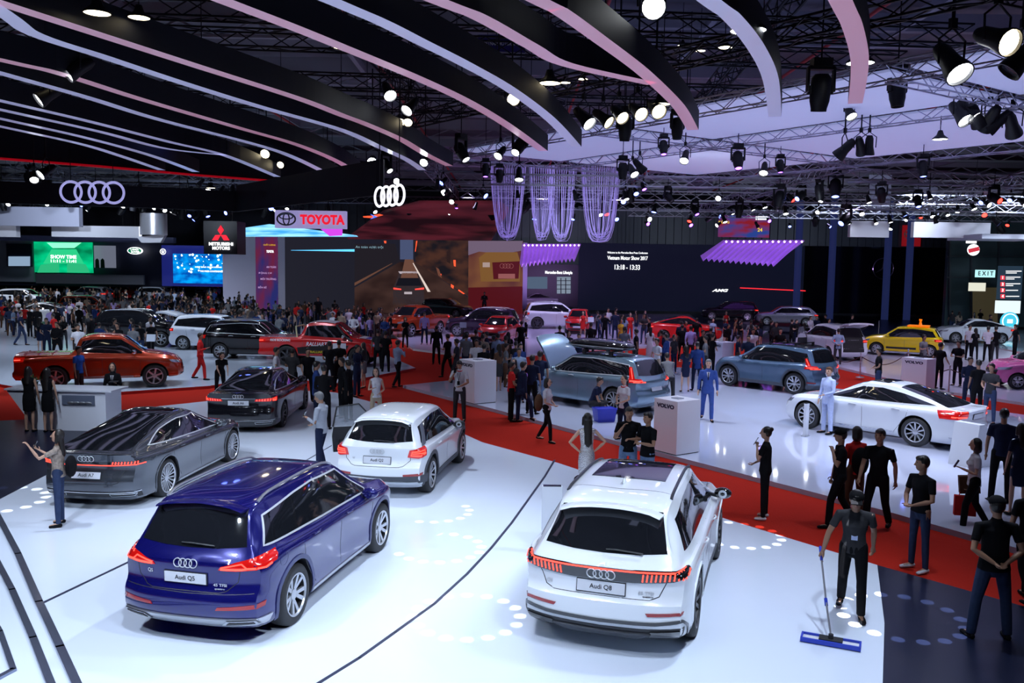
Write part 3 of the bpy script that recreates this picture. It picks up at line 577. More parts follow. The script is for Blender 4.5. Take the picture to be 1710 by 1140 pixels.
        s.bvh = BVHTree.FromBMesh(bm)
        me = bpy.data.meshes.new('body'); bm.to_mesh(me); bm.free()
        me.materials.append(q['paint']); me.materials.append(BLACKP)
        o = bpy.data.objects.new('body', me); COL.objects.link(o)
        R = q['R']; ra = R + q.get('gap', 0.055)
        cut = MB()
        for x in (0, wb):
            for sd in (1, -1):
                n = 40; pts = [(x + ra * cos(2 * pi * k / n), R + ra * sin(2 * pi * k / n)) for k in range(n)]
                y0, y1 = sd * (W - 0.36), sd * (W + 0.3)
                v = [(a, y0, b) for a, b in pts] + [(a, y1, b) for a, b in pts]
                f = [tuple(range(n)), tuple(range(n, 2 * n))[::-1]] + [(i + n, (i + 1) % n + n, (i + 1) % n, i) for i in range(n)]
                if sd < 0: f = [t[::-1] for t in f]
                cut.add(v, f, 1)
        for bx in q.get('cuts', []): cut.box(bx[0], bx[1], 1)
        co = cut.build('cut', [q['paint'], BLACKP]); md = o.modifiers.new('arch', 'BOOLEAN'); md.operation = 'DIFFERENCE'; md.object = co; md.solver = 'EXACT'
        dg = bpy.context.evaluated_depsgraph_get(); dg.update(); em = bpy.data.meshes.new_from_object(o.evaluated_get(dg))
        bpy.data.objects.remove(co); bpy.data.objects.remove(o); s.body = em; s.ra = ra
        # wheels
        wd = q.get('tw', 0.24)
        for x in (0, wb):
            for sd in (1, -1): add_wheel(s.root, x, sd * (W - 0.018 - wd / 2), R, q.get('rr', R * 0.68), wd, *q.get('rim', (5, True, False)), left=sd > 0)
    # --- projecting shapes on to the body
    def hit(s, mode, a, b):
        W = s.W
        if mode == 'L': o, d = Vector((a, 3, b)), Vector((0, -1, 0))
        elif mode == 'R': o, d = Vector((a, -3, b)), Vector((0, 1, 0))
        elif mode == 'T': o, d = Vector((a, b, 4)), Vector((0, 0, -1))
        elif mode == 'B': o, d = Vector((-6, a, b)), Vector((1, 0, 0))
        elif mode == 'F': o, d = Vector((9, a, b)), Vector((-1, 0, 0))
        elif mode == 'WB': c = Vector((s.xr + 0.95, 0, b)); d = Vector((cos(a), -sin(a), 0)); o = c - d * 3     # a: angle, + = left side
        elif mode == 'WF': c = Vector((s.xf - 0.95, 0, b)); d = Vector((-cos(a), -sin(a), 0)); o = c - d * 3
        r = s.bvh.ray_cast(o, d)
        if r[0] is None: r = s.bvh.find_nearest(o + d * max(0.0, (-o).dot(d)))
        n = r[1]; n = n if n.dot(d) < 0 else -n
        return r[0], n
    def panel(s, mb, mode, lo, up, nu=14, nv=5, off=0.004, th=0.012, mi=0):
        """quad patch between two outlines (each a list of points, walked evenly)"""
        def walk(pl, t):
            n = len(pl) - 1; i = min(int(t * n), n - 1); f = t * n - i
            return [pl[i][k] * (1 - f) + pl[i + 1][k] * f for k in (0, 1)]
        k1 = len(lo) - 1; k2 = len(up) - 1
        nu = max(1, round(nu / k1)) * k1 if k1 == k2 else nu
        g = []
        for i in range(nu + 1):
            a = walk(lo, i / nu); b = walk(up, i / nu); col = []
            for j in range(nv + 1):
                t = j / nv; p, n = s.hit(mode, a[0] * (1 - t) + b[0] * t, a[1] * (1 - t) + b[1] * t)
                col.append((p + n * off, p - n * th))
            g.append(col)
        base = len(mb.v); vs = [c[0] for col in g for c in col] + [c[1] for col in g for c in col]; M1 = (nu + 1) * (nv + 1)
        ix = lambda i, j: i * (nv + 1) + j
        fs = [(ix(i, j), ix(i + 1, j), ix(i + 1, j + 1), ix(i, j + 1)) for i in range(nu) for j in range(nv)]
        # orient by the surface
        v0 = Vector(vs[0]); mid = fs[len(fs) // 2]; a, b, c = (Vector(vs[mid[k]]) for k in (0, 1, 2)); nn = (b - a).cross(c - a)
        out = g[nu // 2][nv // 2][0] - g[nu // 2][nv // 2][1]; flip = nn.dot(out) < 0
        br = [ix(i, 0) for i in range(nu + 1)] + [ix(nu, j) for j in range(1, nv + 1)] + [ix(i, nv) for i in range(nu - 1, -1, -1)] + [ix(0, j) for j in range(nv - 1, 0, -1)]
        fs += [(br[(k + 1) % len(br)], br[k], br[k] + M1, br[(k + 1) % len(br)] + M1) for k in range(len(br))]
        if flip: fs = [f[::-1] for f in fs]
        mb.add(vs, fs, mi)
    def ribbon(s, mb, mode, pts, w=0.008, off=0.003, th=0.01, mi=0, n=None, closed=False):
        """narrow raised strip laid along a line on the body"""
        q = []; P = pts + [pts[0]] if closed else pts
        for a, b in zip(P, P[1:]):
            d = hypot(b[0] - a[0], b[1] - a[1]); k = n or max(1, int(d / (0.05 if mode[0] != 'W' else 0.06)))
            q += [(a[0] + (b[0] - a[0]) * i / k, a[1] + (b[1] - a[1]) * i / k) for i in range(k)]
        if not closed: q.append(P[-1])
        H = [s.hit(mode, *p) for p in q]; m = len(H); vs = []
        for i, (p, nr) in enumerate(H):
            t = (H[(i + 1) % m][0] if closed else H[min(i + 1, m - 1)][0]) - (H[i - 1][0] if closed or i else H[0][0]); t.normalize(); a = nr.cross(t).normalized() * (w / 2)
            vs += [p + a + nr * off, p - a + nr * off, p + a - nr * th, p - a - nr * th]
        fs = []
        for i in range(m if closed else m - 1):
            k = 4 * i; l = 4 * ((i + 1) % m); fs += [(k, l, l + 1, k + 1)[::-1], (k + 2, l + 2, l, k)[::-1], (k + 1, l + 1, l + 3, k + 3)[::-1]]
        if not closed: fs += [(0, 1, 3, 2), (4 * m - 4, 4 * m - 2, 4 * m - 1, 4 * m - 3)]
        mb.add(vs, fs, mi)
    def part(s, name, mats, fn, smooth=True, label=None):
        mb = MB(); fn(mb); o = mb.build(name, mats, s.root, smooth, 40)
        if label: o['label'] = label
        return o
    def frame_at(s, mode, a, b):
        p, n = s.hit(mode, a, b); up = Vector((0, 0, 1)); x = up.cross(n).normalized(); z = n.cross(x)
        return Matrix(((x.x, -n.x, z.x, p.x), (x.y, -n.y, z.y, p.y), (x.z, -n.z, z.z, p.z), (0, 0, 0, 1)))   # +x right as seen, -y outwards, z up
    # --- common fittings
    def glassware(s, dark_roof=None):
        q = s.sp; g = q.get('glassmat', GLASS)
        w = q['screen']      # ((x0, half0), (x1, half1)) windscreen base and top
        (xa, ha), (xb, hb) = w; cv = q.get('bow', 0.10)
        lo = [(xa - cv * (t * t), -ha * t) for t in [-1, -.6, -.3, 0, .3, .6, 1]]; up = [(xb - 0.05 * t * t, -hb * t) for t in [-1, -.6, -.3, 0, .3, .6, 1]]
        s.part('windshield', g, lambda m: s.panel(m, 'T', lo, up, 12, 8))
        r = q['rearglass']; mode, lo, up = r
        s.part('rear_window', g, lambda m: s.panel(m, mode, lo, up, 12, 8))
        lo, up, spl = q['dlo']
        def seg(pl, t0, t1):
            n = len(pl) - 1
            def at_(t): i = min(int(t * n), n - 1); f = t * n - i; return tuple(pl[i][k] * (1 - f) + pl[i + 1][k] * f for k in (0, 1))
            ts = [t0] + [i / n for i in range(1, n) if t0 + 0.01 < i / n < t1 - 0.01] + [t1]; return [at_(t) for t in ts]
        for sd in 'LR':
            s.part('window_surround', GLOSSB, lambda m: s.panel(m, sd, [tuple(p) for p in lo], [tuple(p) for p in up], 20, 5, 0.002))
            e = [0.0] + spl + [1.0]
            for t0, t1 in zip(e, e[1:]):
                a = t0 + (0.008 if t0 > 0 else 0); b = t1 - (0.008 if t1 < 1 else 0)
                s.part('side_window', g, lambda m: s.panel(m, sd, seg(lo, a, b), seg(up, a, b), 10, 5))
            if q.get('dlotrim'):
                s.part('window_trim', q['dlotrim'], lambda m: s.ribbon(m, sd, [tuple(p) for p in lo] + [tuple(p) for p in up[::-1]], 0.024, 0.008, closed=True))
    def lines(s):
        q = s.sp; bl = pchip(q['belt']); m = s.seams; R = q['R']
        for sd in 'LR':
            for d in q.get('doors', []):
                s.ribbon(m, sd, d, 0.009, 0.0012)
            if q.get('crease', True):
                pass
    def handles(s, pts, m=None):
        for sd, y in (('L', 1), ('R', -1)):
            for (x, z) in pts:
                M = s.frame_at(sd, x, z)
                def f(mb):
                    n = 7; P = [Vector((-0.10 + 0.20 * i / (n - 1), -0.012 - 0.022 * sin(pi * i / (n - 1)), 0.0)) for i in range(n)]
                    mb.tube([M @ p for p in P], (0.014, 0.011), 8)
                s.part('door_handle', m or s.sp['paint'], f)
    def mirrors(s, x, z, cap=None, out=0.2):
        for sd, y in (('L', 1), ('R', -1)):
            p, n = s.hit(sd, x, z); c = p + Vector((-0.02, y * (out * 0.55 + 0.03), 0.03))
            def f(mb):
                mb.ball(c, (0.085, 0.125, 0.082), 14, 9, 0); mb.bar(p, c - Vector((0, y * 0.05, 0.05)), 0.05, 0.04, 1)
            s.part('wing_mirror', [cap or s.sp['paint'], BLACKP], f)
            s.part('mirror_glass', CHROME, lambda mb: mb.disc(c + Vector((-0.079, 0, 0)), 0.06, 14, 0, (-1, 0, 0)))
    def rails(s, x0, x1, y0, y1, m, up=0.035):
        for sd in (1, -1):
            n = 16; pts = []
            for i in range(n):
                t = i / (n - 1); x = x0 + (x1 - x0) * t; p, nn = s.hit('T', x, sd * (y0 + (y1 - y0) * t))
                h = up * min(1, sin(pi * t) * 4); pts.append(p + Vector((0, 0, h + 0.004)))
            s.part('roof_rail', m, lambda mb: mb.tube(pts, (0.02, 0.016), 8))
    def rings(s, mode, a, b, R=0.05, m=TRIM, name='badge', th=None):
        M = s.frame_at(mode, a, b)
        def f(mb):
            for k in range(4):
                cx = (k - 1.5) * R * 1.36; n = 24
                mb.tube([M @ Vector((cx + R * cos(2 * pi * i / n), -0.012, R * sin(2 * pi * i / n))) for i in range(n)], th or R * 0.13, 6, closed=True)
        s.part(name, m, f)
    def plate(s, mode, a, b, txt, w=0.52, h=0.115, th=0.062):
        M = s.frame_at(mode, a, b)
        def f(mb):
            R3 = M.to_3x3(); mb.box(M @ Vector((0, -0.014, 0)), (w, 0.014, h), 0, R3); mb.box(M @ Vector((0, -0.006, 0)), (w + 0.02, 0.012, h + 0.02), 1, R3)
        o = s.part('license_plate', [PLATE, BLACKP], f, False)
        if txt:
            mb = MB(); add_text(mb, txt, th, M @ Matrix.Translation((0, -0.023, 0)), depth=0.001, bold=0.012)
            t = mb.build('plate_lettering', INK); t.parent = o
    def letters(s, mode, a, b, txt, h, m=TRIM, name='lettering', **kw):
        M = s.frame_at(mode, a, b); mb = MB(); add_text(mb, txt, h, M @ Matrix.Translation((0, -0.006, 0)), depth=0.002, bold=0.02, **kw)
        return mb.build(name, m, s.root)
    def arch_lips(s, m, w=0.07, z0=None, mats=None):
        q = s.sp; R = q['R']; z0 = q.get('zbot', 0.22) + 0.02 if z0 is None else z0
        a0 = math.asin(max(-1, (z0 - R) / (s.ra + w))); N = 18
        for xx in (0, q['wb']):
            for sd in 'LR':
                an = [a0 + (pi - 2 * a0) * i / N for i in range(N + 1)]
                def f(mb): s.panel(mb, sd, [(xx + (s.ra + 0.004) * cos(t), R + (s.ra + 0.004) * sin(t)) for t in an], [(xx + (s.ra + w) * cos(t), R + (s.ra + w) * sin(t)) for t in an], N, 2, 0.012, 0.02)
                s.part('wheel_arch_trim', m, f)
    def sill(s, m, z0=None, z1=None):
        q = s.sp; zb = q.get('zbot', 0.22); z0 = z0 or zb + 0.03; z1 = z1 or zb + 0.14; x0 = s.ra + 0.03; x1 = q['wb'] - s.ra - 0.03
        for sd in 'LR': s.part('sill_trim', m, lambda mb: s.panel(mb, sd, [(x0, z0), (x1, z0)], [(x0, z1), (x1, z1)], 20, 2, 0.012, 0.02))
    def finish(s):
        b = s.body
        if s.seams.v:
            bm = bmesh.new(); bm.from_mesh(b); vs = [bm.verts.new(v) for v in s.seams.v]
            for f in s.seams.f:
                try: fc = bm.faces.new([vs[i] for i in f]); fc.material_index = 1
                except ValueError: pass
            bm.to_mesh(b); bm.free()
        b.polygons.foreach_set('use_smooth', [True] * len(b.polygons)); b.set_sharp_from_angle(angle=radians(32))
        o = bpy.data.objects.new('body', b); COL.objects.link(o); o.parent = s.root; return s.root
def door_lines(xs_, bl, zb, ra, wb, R):
    """seams of front and rear doors: B pillar and the two outer edges, with the rear one bending round the arch"""
    f, m_, r = xs_
    return [[(f, zb + 0.12), (f - 0.02, zb + 0.45), (f + 0.02, bl(f) - 0.02)], [(m_, zb + 0.12), (m_, bl(m_) - 0.01)],
            [(R + 0.16, zb + 0.14), (R * 1.12, R + 0.12), (r * 0.75 + R * 0.3, R + R * 0.95), (r, bl(r) - 0.01)]]
def suv_spec(W=0.945, H=1.66, wb=2.82, ro=0.93, fo=0.91, R=0.37, zbot=0.22, gl=0.34, nose=0.46, hoodz=0.68, wt=0.64, wbx=0.90, gz=0.665, rear=0.0, tail=0.60):
    """profile keys of a tall five-door body; gl: run of the rear glass, wt/wbx: windscreen top/base along the wheelbase"""
    xr, xf = -ro, wb + fo
    gx = xr + 0.10; gt = gx + gl
    return dict(W=W, xr=xr, xf=xf, wb=wb, R=R, zbot=zbot, H=H,
        top=[(xr, tail * H), (gx, gz * H), (gx + gl * 0.5, (gz * 0.47 + 0.53 * 0.93) * H), (gt, 0.935 * H), (gt + 0.10, 0.962 * H), (gt + 0.5, 0.99 * H), (wb * 0.42, H), (wb * (wt - 0.04), 0.975 * H), (wb * wt, 0.955 * H), (wb * (wt + wbx) / 2, (0.955 + hoodz) / 2 * H), (wb * wbx, hoodz * H), (wb * wbx + 0.12, (hoodz - 0.012) * H), (wb + 0.35, (hoodz - 0.05) * H), (xf - 0.14, (nose + 0.10) * H), (xf, nose * H)],
        belt=[(xr, (tail - 0.02) * H), (-0.3, 0.635 * H), (wb * 0.3, 0.615 * H), (wb * 0.8, (hoodz - 0.075) * H), (wb + 0.35, (hoodz - 0.11) * H), (xf - 0.14, (nose + 0.06) * H), (xf, (nose - 0.03) * H)],
        plan=[(xr, 0.90 * W), (xr + 0.25, 0.955 * W), (-0.25, 0.995 * W), (0.1, W), (wb * 0.5, 0.98 * W), (wb, 0.99 * W), (wb + 0.4, 0.95 * W), (xf, 0.82 * W)],
        roof=[(xr, 0.80 * W), (gx, 0.78 * W), (gt, 0.655 * W), (wb * 0.3, 0.68 * W), (wb * wt, 0.655 * W), (wb * wbx, 0.80 * W), (wb + 0.3, 0.80 * W), (xf, 0.66 * W)],
        rearp=[(zbot, xr + 0.17), (0.36, xr + 0.03), (0.45, xr), (0.60, xr), (0.66, xr + 0.045), (0.75, xr + 0.075), (0.93, xr + 0.07), (tail * H + 0.08, xr + 0.10)],
        frontp=[(zbot, xf - 0.16), (0.38, xf - 0.02), (0.55, xf), (0.75, xf - 0.03), (1.1, xf - 0.16)],
        screen=((wb * wbx - 0.03, 0.76 * W), (wb * wt + 0.05, 0.60 * W)),
        rearglass=('B', [(0.70 * W, gz * H + 0.045), (0.35 * W, gz * H + 0.02), (0, gz * H + 0.012), (-0.35 * W, gz * H + 0.02), (-0.70 * W, gz * H + 0.045)],
                   [(0.59 * W, 0.915 * H), (0.3 * W, 0.93 * H), (0, 0.935 * H), (-0.3 * W, 0.93 * H), (-0.59 * W, 0.915 * H)]),
        dlo=([(gt - 0.05, 0.68 * H), (0.3, 0.665 * H), (wb * 0.33, 0.65 * H), (wb * 0.56, 0.64 * H), (wb * 0.84, 0.63 * H)],
             [(gt + 0.12, 0.86 * H), (0.45, 0.908 * H), (wb * 0.33, 0.925 * H), (wb * (wt - 0.02), 0.905 * H), (wb * 0.845, 0.655 * H)], [0.22, 0.56]))
def low_spec(W=0.93, H=1.44, wb=2.94, ro=1.05, fo=0.88, R=0.345, zbot=0.17, deck=0.69, deckx=0.32, gtx=0.30, wt=0.60, wbx=0.87, hoodz=0.68, nose=0.46, tail=0.66):
    """profile keys of a low saloon; deckx: length of the boot lid, gtx: top of the rear screen along the wheelbase"""
    xr, xf = -ro, wb + fo; gb = xr + deckx; gt = wb * gtx
    return dict(W=W, xr=xr, xf=xf, wb=wb, R=R, zbot=zbot, H=H,
        top=[(xr, tail * H), (xr + 0.06, (deck - 0.005) * H), (gb, deck * H), (gb + 0.12, (deck + 0.02) * H), (gb + (gt - gb) * 0.5, (deck * 0.42 + 0.965 * 0.58) * H), (gt, 0.965 * H), (gt + 0.25, 0.992 * H), (wb * 0.48, H), (wb * (wt - 0.05), 0.98 * H), (wb * wt, 0.955 * H), (wb * (wt + wbx) / 2, (0.955 * 0.53 + hoodz * 0.47) * H), (wb * wbx, hoodz * H), (wb * wbx + 0.14, (hoodz - 0.012) * H), (wb + 0.35, (hoodz - 0.05) * H), (xf - 0.14, (nose + 0.09) * H), (xf, nose * H)],
        belt=[(xr, (tail - 0.03) * H), (-0.3, 0.655 * H), (wb * 0.3, 0.64 * H), (wb * 0.8, (hoodz - 0.06) * H), (wb + 0.35, (hoodz - 0.11) * H), (xf - 0.14, (nose + 0.05) * H), (xf, (nose - 0.03) * H)],
        plan=[(xr, 0.86 * W), (xr + 0.3, 0.94 * W), (-0.2, 0.99 * W), (0.1, W), (wb * 0.5, 0.985 * W), (wb, 0.985 * W), (wb + 0.4, 0.94 * W), (xf, 0.78 * W)],
        roof=[(xr, 0.80 * W), (gb, 0.76 * W), (gt, 0.60 * W), (wb * 0.45, 0.63 * W), (wb * wt, 0.60 * W), (wb * wbx, 0.78 * W), (wb + 0.3, 0.80 * W), (xf, 0.64 * W)],
        rearp=[(zbot, xr + 0.16), (0.33, xr + 0.03), (0.42, xr), (0.55, xr), (0.62, xr + 0.03), (0.75, xr + 0.05), (0.90, xr + 0.03), (tail * H + 0.08, xr)],
        frontp=[(zbot, xf - 0.14), (0.34, xf - 0.02), (0.5, xf), (0.68, xf - 0.04), (1.0, xf - 0.18)],
        screen=((wb * wbx - 0.03, 0.75 * W), (wb * wt + 0.05, 0.56 * W)),
        rearglass=('T', [(gb + 0.10, 0.68 * W), (gb + 0.05, 0.35 * W), (gb + 0.03, 0), (gb + 0.05, -0.35 * W), (gb + 0.10, -0.68 * W)],
                   [(gt + 0.0, 0.53 * W), (gt + 0.0, 0.27 * W), (gt + 0.01, 0), (gt, -0.27 * W), (gt, -0.53 * W)]),
        dlo=([(gb + 0.32, 0.715 * H), (wb * 0.12, 0.695 * H), (wb * 0.31, 0.685 * H), (wb * 0.55, 0.675 * H), (wb * 0.80, 0.665 * H)],
             [(gb + 0.36, 0.73 * H), (wb * 0.16, 0.86 * H), (wb * 0.34, 0.915 * H), (wb * (wt - 0.04), 0.905 * H), (wb * 0.81, 0.685 * H)], [0.26, 0.55]))
def std_doors(s, rear=None):
    q = s.sp; bl = pchip(q['belt']); wb = q['wb']; q['doors'] = door_lines((wb * 0.86, wb * 0.47, rear if rear is not None else wb * 0.06), bl, q['zbot'], s.ra, wb, q['R'])
    s.lines(); m = s.seams; T = pchip(q['top']); W = q['W']
    for sgn in (1, -1): s.ribbon(m, 'T', [(wb * 0.90, sgn * 0.78 * W), (wb + 0.35, sgn * 0.74 * W), (q['xf'] - 0.25, sgn * 0.6 * W)], 0.009, 0.0012)
def gate_lines(s, yb=0.50, zb_=0.70, yt=0.70, zt=None):
    q = s.sp; zt = zt or q['H'] * 0.66; s.ribbon(s.seams, 'B', [(yt, zt), (yb + 0.12, zb_ + 0.12), (yb, zb_ + 0.02), (yb - 0.08, zb_), (-yb + 0.08, zb_), (-yb, zb_ + 0.02), (-yb - 0.12, zb_ + 0.12), (-yt, zt)], 0.010, 0.0012)
def simple_lights(s, z0, z1, y_in=0.5, out=1.0, hz=None):
    for sg in (1, -1):
        s.part('taillight', [REDL, REDG], lambda m: (s.panel(m, 'WB', [(sg * y_in, z0), (sg * out, z0 + 0.02)], [(sg * (y_in + 0.03), z1), (sg * out, z1 + 0.02)], 8, 4, 0.008), s.ribbon(m, 'WB', [(sg * (y_in + 0.05), (z0 + z1) / 2), (sg * (out - 0.08), (z0 + z1) / 2 + 0.01)], 0.03, 0.012, mi=1)))
        hz_ = hz or s.sp['H'] * 0.44
        s.part('headlight', HEADL, lambda m: s.panel(m, 'WF', [(sg * 0.48, hz_), (sg * 0.95, hz_ + 0.05)], [(sg * 0.46, hz_ + 0.09), (sg * 1.05, hz_ + 0.15)], 8, 4, 0.006))
def simple_front(s, grille_m=None):
    q = s.sp; z = q['H'] * 0.36
    s.part('front_grille', grille_m or GLOSSB, lambda m: s.panel(m, 'F', [(0.42, z - 0.12), (-0.42, z - 0.12)], [(0.50, z + 0.16), (-0.50, z + 0.16)], 10, 5, 0.006))
    s.part('lower_intake', BLACKP, lambda m: s.panel(m, 'F', [(0.55, z - 0.33), (-0.55, z - 0.33)], [(0.62, z - 0.18), (-0.62, z - 0.18)], 10, 3, 0.006))
    s.part('number_plate', PLATE, lambda m: s.panel(m, 'F', [(0.26, z - 0.15), (-0.26, z - 0.15)], [(0.26, z - 0.03), (-0.26, z - 0.03)], 4, 2, 0.014))
def wiper(s, mode, a, z, ln):
    M = s.frame_at(mode, a, z)
    s.part('wiper', SATIN if False else BLACKP, lambda m: m.tube([M @ Vector((0, -0.02, 0)), M @ Vector((ln * 0.3, -0.035, 0.0)), M @ Vector((ln, -0.02, -0.01))], (0.012, 0.009), 6))

# hero cars ------------------------------------------------
def car_q5(loc, yaw):
    P = paint('deep_blue_metallic_paint', (0.006, 0.006, 0.115), 0.35, 0.20)
    sp = suv_spec(0.945, 1.655, 2.82, 0.93, 0.91, 0.372, gl=0.36); sp.update(paint=P, rr=0.255, rim=(5, True, False), dlotrim=TRIM, blend=0.7)
    s = Car(sp, 'blue_suv', loc, yaw, 'deep blue metallic SUV with silver wheels and lit red tail lights, seen from behind')
    W = sp['W']; s.glassware(); std_doors(s); gate_lines(s, 0.50, 0.66, 0.66, 1.0)
    s.ribbon(s.seams, 'B', [(0.80, 0.655), (0, 0.64), (-0.80, 0.655)], 0.009, 0.0012)
    for sg in (1, -1):
        def f(m):
            s.panel(m, 'WB', [(sg * 0.43, 0.915), (sg * 0.62, 0.905), (sg * 0.82, 0.915), (sg * 1.08, 0.965)], [(sg * 0.46, 0.95), (sg * 0.64, 1.0), (sg * 0.84, 1.045), (sg * 1.14, 1.065)], 12, 5, 0.01)
            s.ribbon(m, 'WB', [(sg * 0.46, 0.925), (sg * 0.68, 0.925), (sg * 0.74, 0.935), (sg * 0.92, 0.93), (sg * 1.0, 0.955)], 0.02, 0.016, mi=1)
            s.ribbon(m, 'WB', [(sg * 0.46, 0.94), (sg * 0.68, 0.985), (sg * 0.73, 0.935)], 0.016, 0.016, mi=1)
            for k in range(5): s.ribbon(m, 'WB', [(sg * (0.76 + 0.055 * k), 1.0 + 0.008 * k), (sg * (0.775 + 0.055 * k), 1.03 + 0.005 * k)], 0.012, 0.014, mi=1)
        s.part('taillight', [REDL, REDG], f, label='lit red LED tail light')
        s.part('rear_reflector', REDD, lambda m: s.panel(m, 'WB', [(sg * 0.40, 0.475), (sg * 0.90, 0.495)], [(sg * 0.42, 0.51), (sg * 0.92, 0.55)], 10, 3, 0.008))
        s.part('exhaust_trim', [CHROME, BLACKP], lambda m: (s.panel(m, 'WB', [(sg * 0.47, 0.30), (sg * 0.84, 0.325)], [(sg * 0.52, 0.36), (sg * 0.80, 0.365)], 8, 3, 0.03, 0.01), s.panel(m, 'WB', [(sg * 0.52, 0.315), (sg * 0.80, 0.333)], [(sg * 0.55, 0.345), (sg * 0.78, 0.352)], 8, 2, 0.036, 0.01, 1)))
    s.part('rear_skid_trim', SATIN, lambda m: s.panel(m, 'WB', [(0.95, 0.30), (0.5, 0.262), (0, 0.255), (-0.5, 0.262), (-0.95, 0.30)], [(1.0, 0.375), (0.5, 0.375), (0, 0.37), (-0.5, 0.375), (-1.0, 0.375)], 28, 4, 0.02, 0.03))
    s.part('rear_spoiler', P, lambda m: m.tube([s.hit('T', sp['xr'] + 0.50 + 0.05 * (1 - abs(t)), 0.585 * W * t)[0] + Vector((-0.08, 0, -0.016)) for t in (-1, -.75, -.5, -.25, 0, .25, .5, .75, 1)], (0.10, 0.018), 12))
    s.plate('B', 0, 0.80, 'Audi Q5'); s.rings('B', 0, 0.965, 0.048)
    s.letters('B', 0.46, 0.84, 'Q5', 0.05); s.letters('B', -0.42, 0.74, '45 TFSI', 0.032, width=0.16); s.letters('B', -0.42, 0.70, 'quattro', 0.022, width=0.12)
    s.handles([(0.55, 0.98), (1.60, 0.955)]); s.mirrors(2.24, 1.03); s.rails(-0.30, 1.75, 0.62 * W, 0.60 * W, SATIN)
    s.arch_lips(mat('blue_arch_trim', (0.04, 0.045, 0.13), 0.35, 0.2), 0.06); s.sill(SATIN, 0.235, 0.30); wiper(s, 'B', 0.12, 1.15, 0.42)
    simple_front(s)
    for sg in (1, -1): s.part('headlight', HEADL, lambda m: s.panel(m, 'WF', [(sg * 0.48, 0.70), (sg * 0.98, 0.76)], [(sg * 0.46, 0.80), (sg * 1.1, 0.86)], 8, 4, 0.006))
    s.part('fuel_flap', P, lambda m: s.ribbon(m, 'R', [(-0.32 + 0.085 * cos(t * pi / 8), 0.93 + 0.085 * sin(t * pi / 8)) for t in range(16)], 0.008, 0.002, closed=True))
    return s.finish()
def car_q8(loc, yaw):
    P = paint('glacier_white_paint', (0.80, 0.84, 0.90), 0.0, 0.22)
    sp = suv_spec(0.995, 1.705, 2.995, 1.03, 0.94, 0.40, gl=0.52, gz=0.675, tail=0.615, zbot=0.24)
    W = sp['W']
    sp.update(paint=P, rr=0.29, rim=(5, True, True), blend=0.7, Rr=0.22)
    sp['rearp'] = [(0.24, -0.84), (0.36, -0.98), (0.45, -1.03), (0.66, -1.03), (0.72, -0.985), (0.86, -0.96), (0.96, -0.985), (1.06, -0.99), (1.13, -0.93)]
    H = sp['H']; gt = sp['xr'] + 0.62
    s = Car(sp, 'white_suv_coupe', loc, yaw, 'large white coupe SUV with full-width red light bar and glass sunroof')
    s.glassware(); std_doors(s)
    s.ribbon(s.seams, 'B', [(0.72, 0.93), (0.64, 0.76), (0.54, 0.72), (-0.54, 0.72), (-0.64, 0.76), (-0.72, 0.93)], 0.010, 0.0012)
    s.part('light_bar', [GLOSSB, REDG, REDL], lambda m: (
        s.panel(m, 'WB', [(1.04, 1.015), (0.78, 0.93), (0.4, 0.90), (0, 0.895), (-0.4, 0.90), (-0.78, 0.93), (-1.04, 1.015)], [(1.04, 1.05), (0.80, 1.05), (0.4, 1.045), (0, 1.043), (-0.4, 1.045), (-0.80, 1.05), (-1.04, 1.05)], 42, 5, 0.01),
        s.ribbon(m, 'WB', [(0.98, 1.045), (0.78, 1.034), (0.4, 1.030), (0, 1.028), (-0.4, 1.030), (-0.78, 1.034), (-0.98, 1.045)], 0.016, 0.018, mi=1),
        [s.ribbon(m, 'WB', [(sg * (0.48 + 0.043 * k), 0.925 + 0.003 * k), (sg * (0.485 + 0.043 * k), 1.008 + 0.002 * k)], 0.016, 0.016, mi=1) for sg in (1, -1) for k in range(11)],
        [s.ribbon(m, 'WB', [(sg * 0.95, 0.985), (sg * 1.02, 1.03)], 0.02, 0.016, mi=1) for sg in (1, -1)]))
    for sg in (1, -1): s.part('rear_reflector', REDD, lambda m: s.panel(m, 'WB', [(sg * 0.52, 0.55), (sg * 0.86, 0.565)], [(sg * 0.50, 0.585), (sg * 0.88, 0.60)], 10, 2, 0.008))
    s.part('bumper_trim', [GLOSSB, BLACKP], lambda m: (
        s.ribbon(m, 'WB', [(1.02, 0.30), (0.96, 0.42), (0.85, 0.50), (0.6, 0.47), (0, 0.455), (-0.6, 0.47), (-0.85, 0.50), (-0.96, 0.42), (-1.02, 0.30)], 0.035, 0.016),
        s.panel(m, 'WB', [(0.92, 0.25), (0.5, 0.245), (0, 0.245), (-0.5, 0.245), (-0.92, 0.25)], [(0.90, 0.42), (0.5, 0.40), (0, 0.385), (-0.5, 0.40), (-0.90, 0.42)], 24, 4, 0.008, mi=1)))
    s.part('diffuser', GREYP, lambda m: s.panel(m, 'WB', [(0.5, 0.243), (0, 0.243), (-0.5, 0.243)], [(0.58, 0.345), (0, 0.335), (-0.58, 0.345)], 20, 3, 0.03, 0.03))
    for sg in (1, -1): s.part('bumper_vent', GLOSSB, lambda m: s.panel(m, 'WB', [(sg * 0.60, 0.285), (sg * 0.88, 0.30)], [(sg * 0.56, 0.375), (sg * 0.84, 0.39)], 8, 3, 0.02))
    s.plate('B', 0, 0.81, 'Audi Q8', 0.54, 0.125); s.rings('B', 0, 0.965, 0.052)
    s.letters('B', 0.60, 0.80, 'Q8', 0.05); s.letters('B', -0.50, 0.79, '55 TFSI', 0.032, width=0.17); s.letters('B', -0.52, 0.755, 'quattro', 0.02, width=0.12, m=BLACKP)
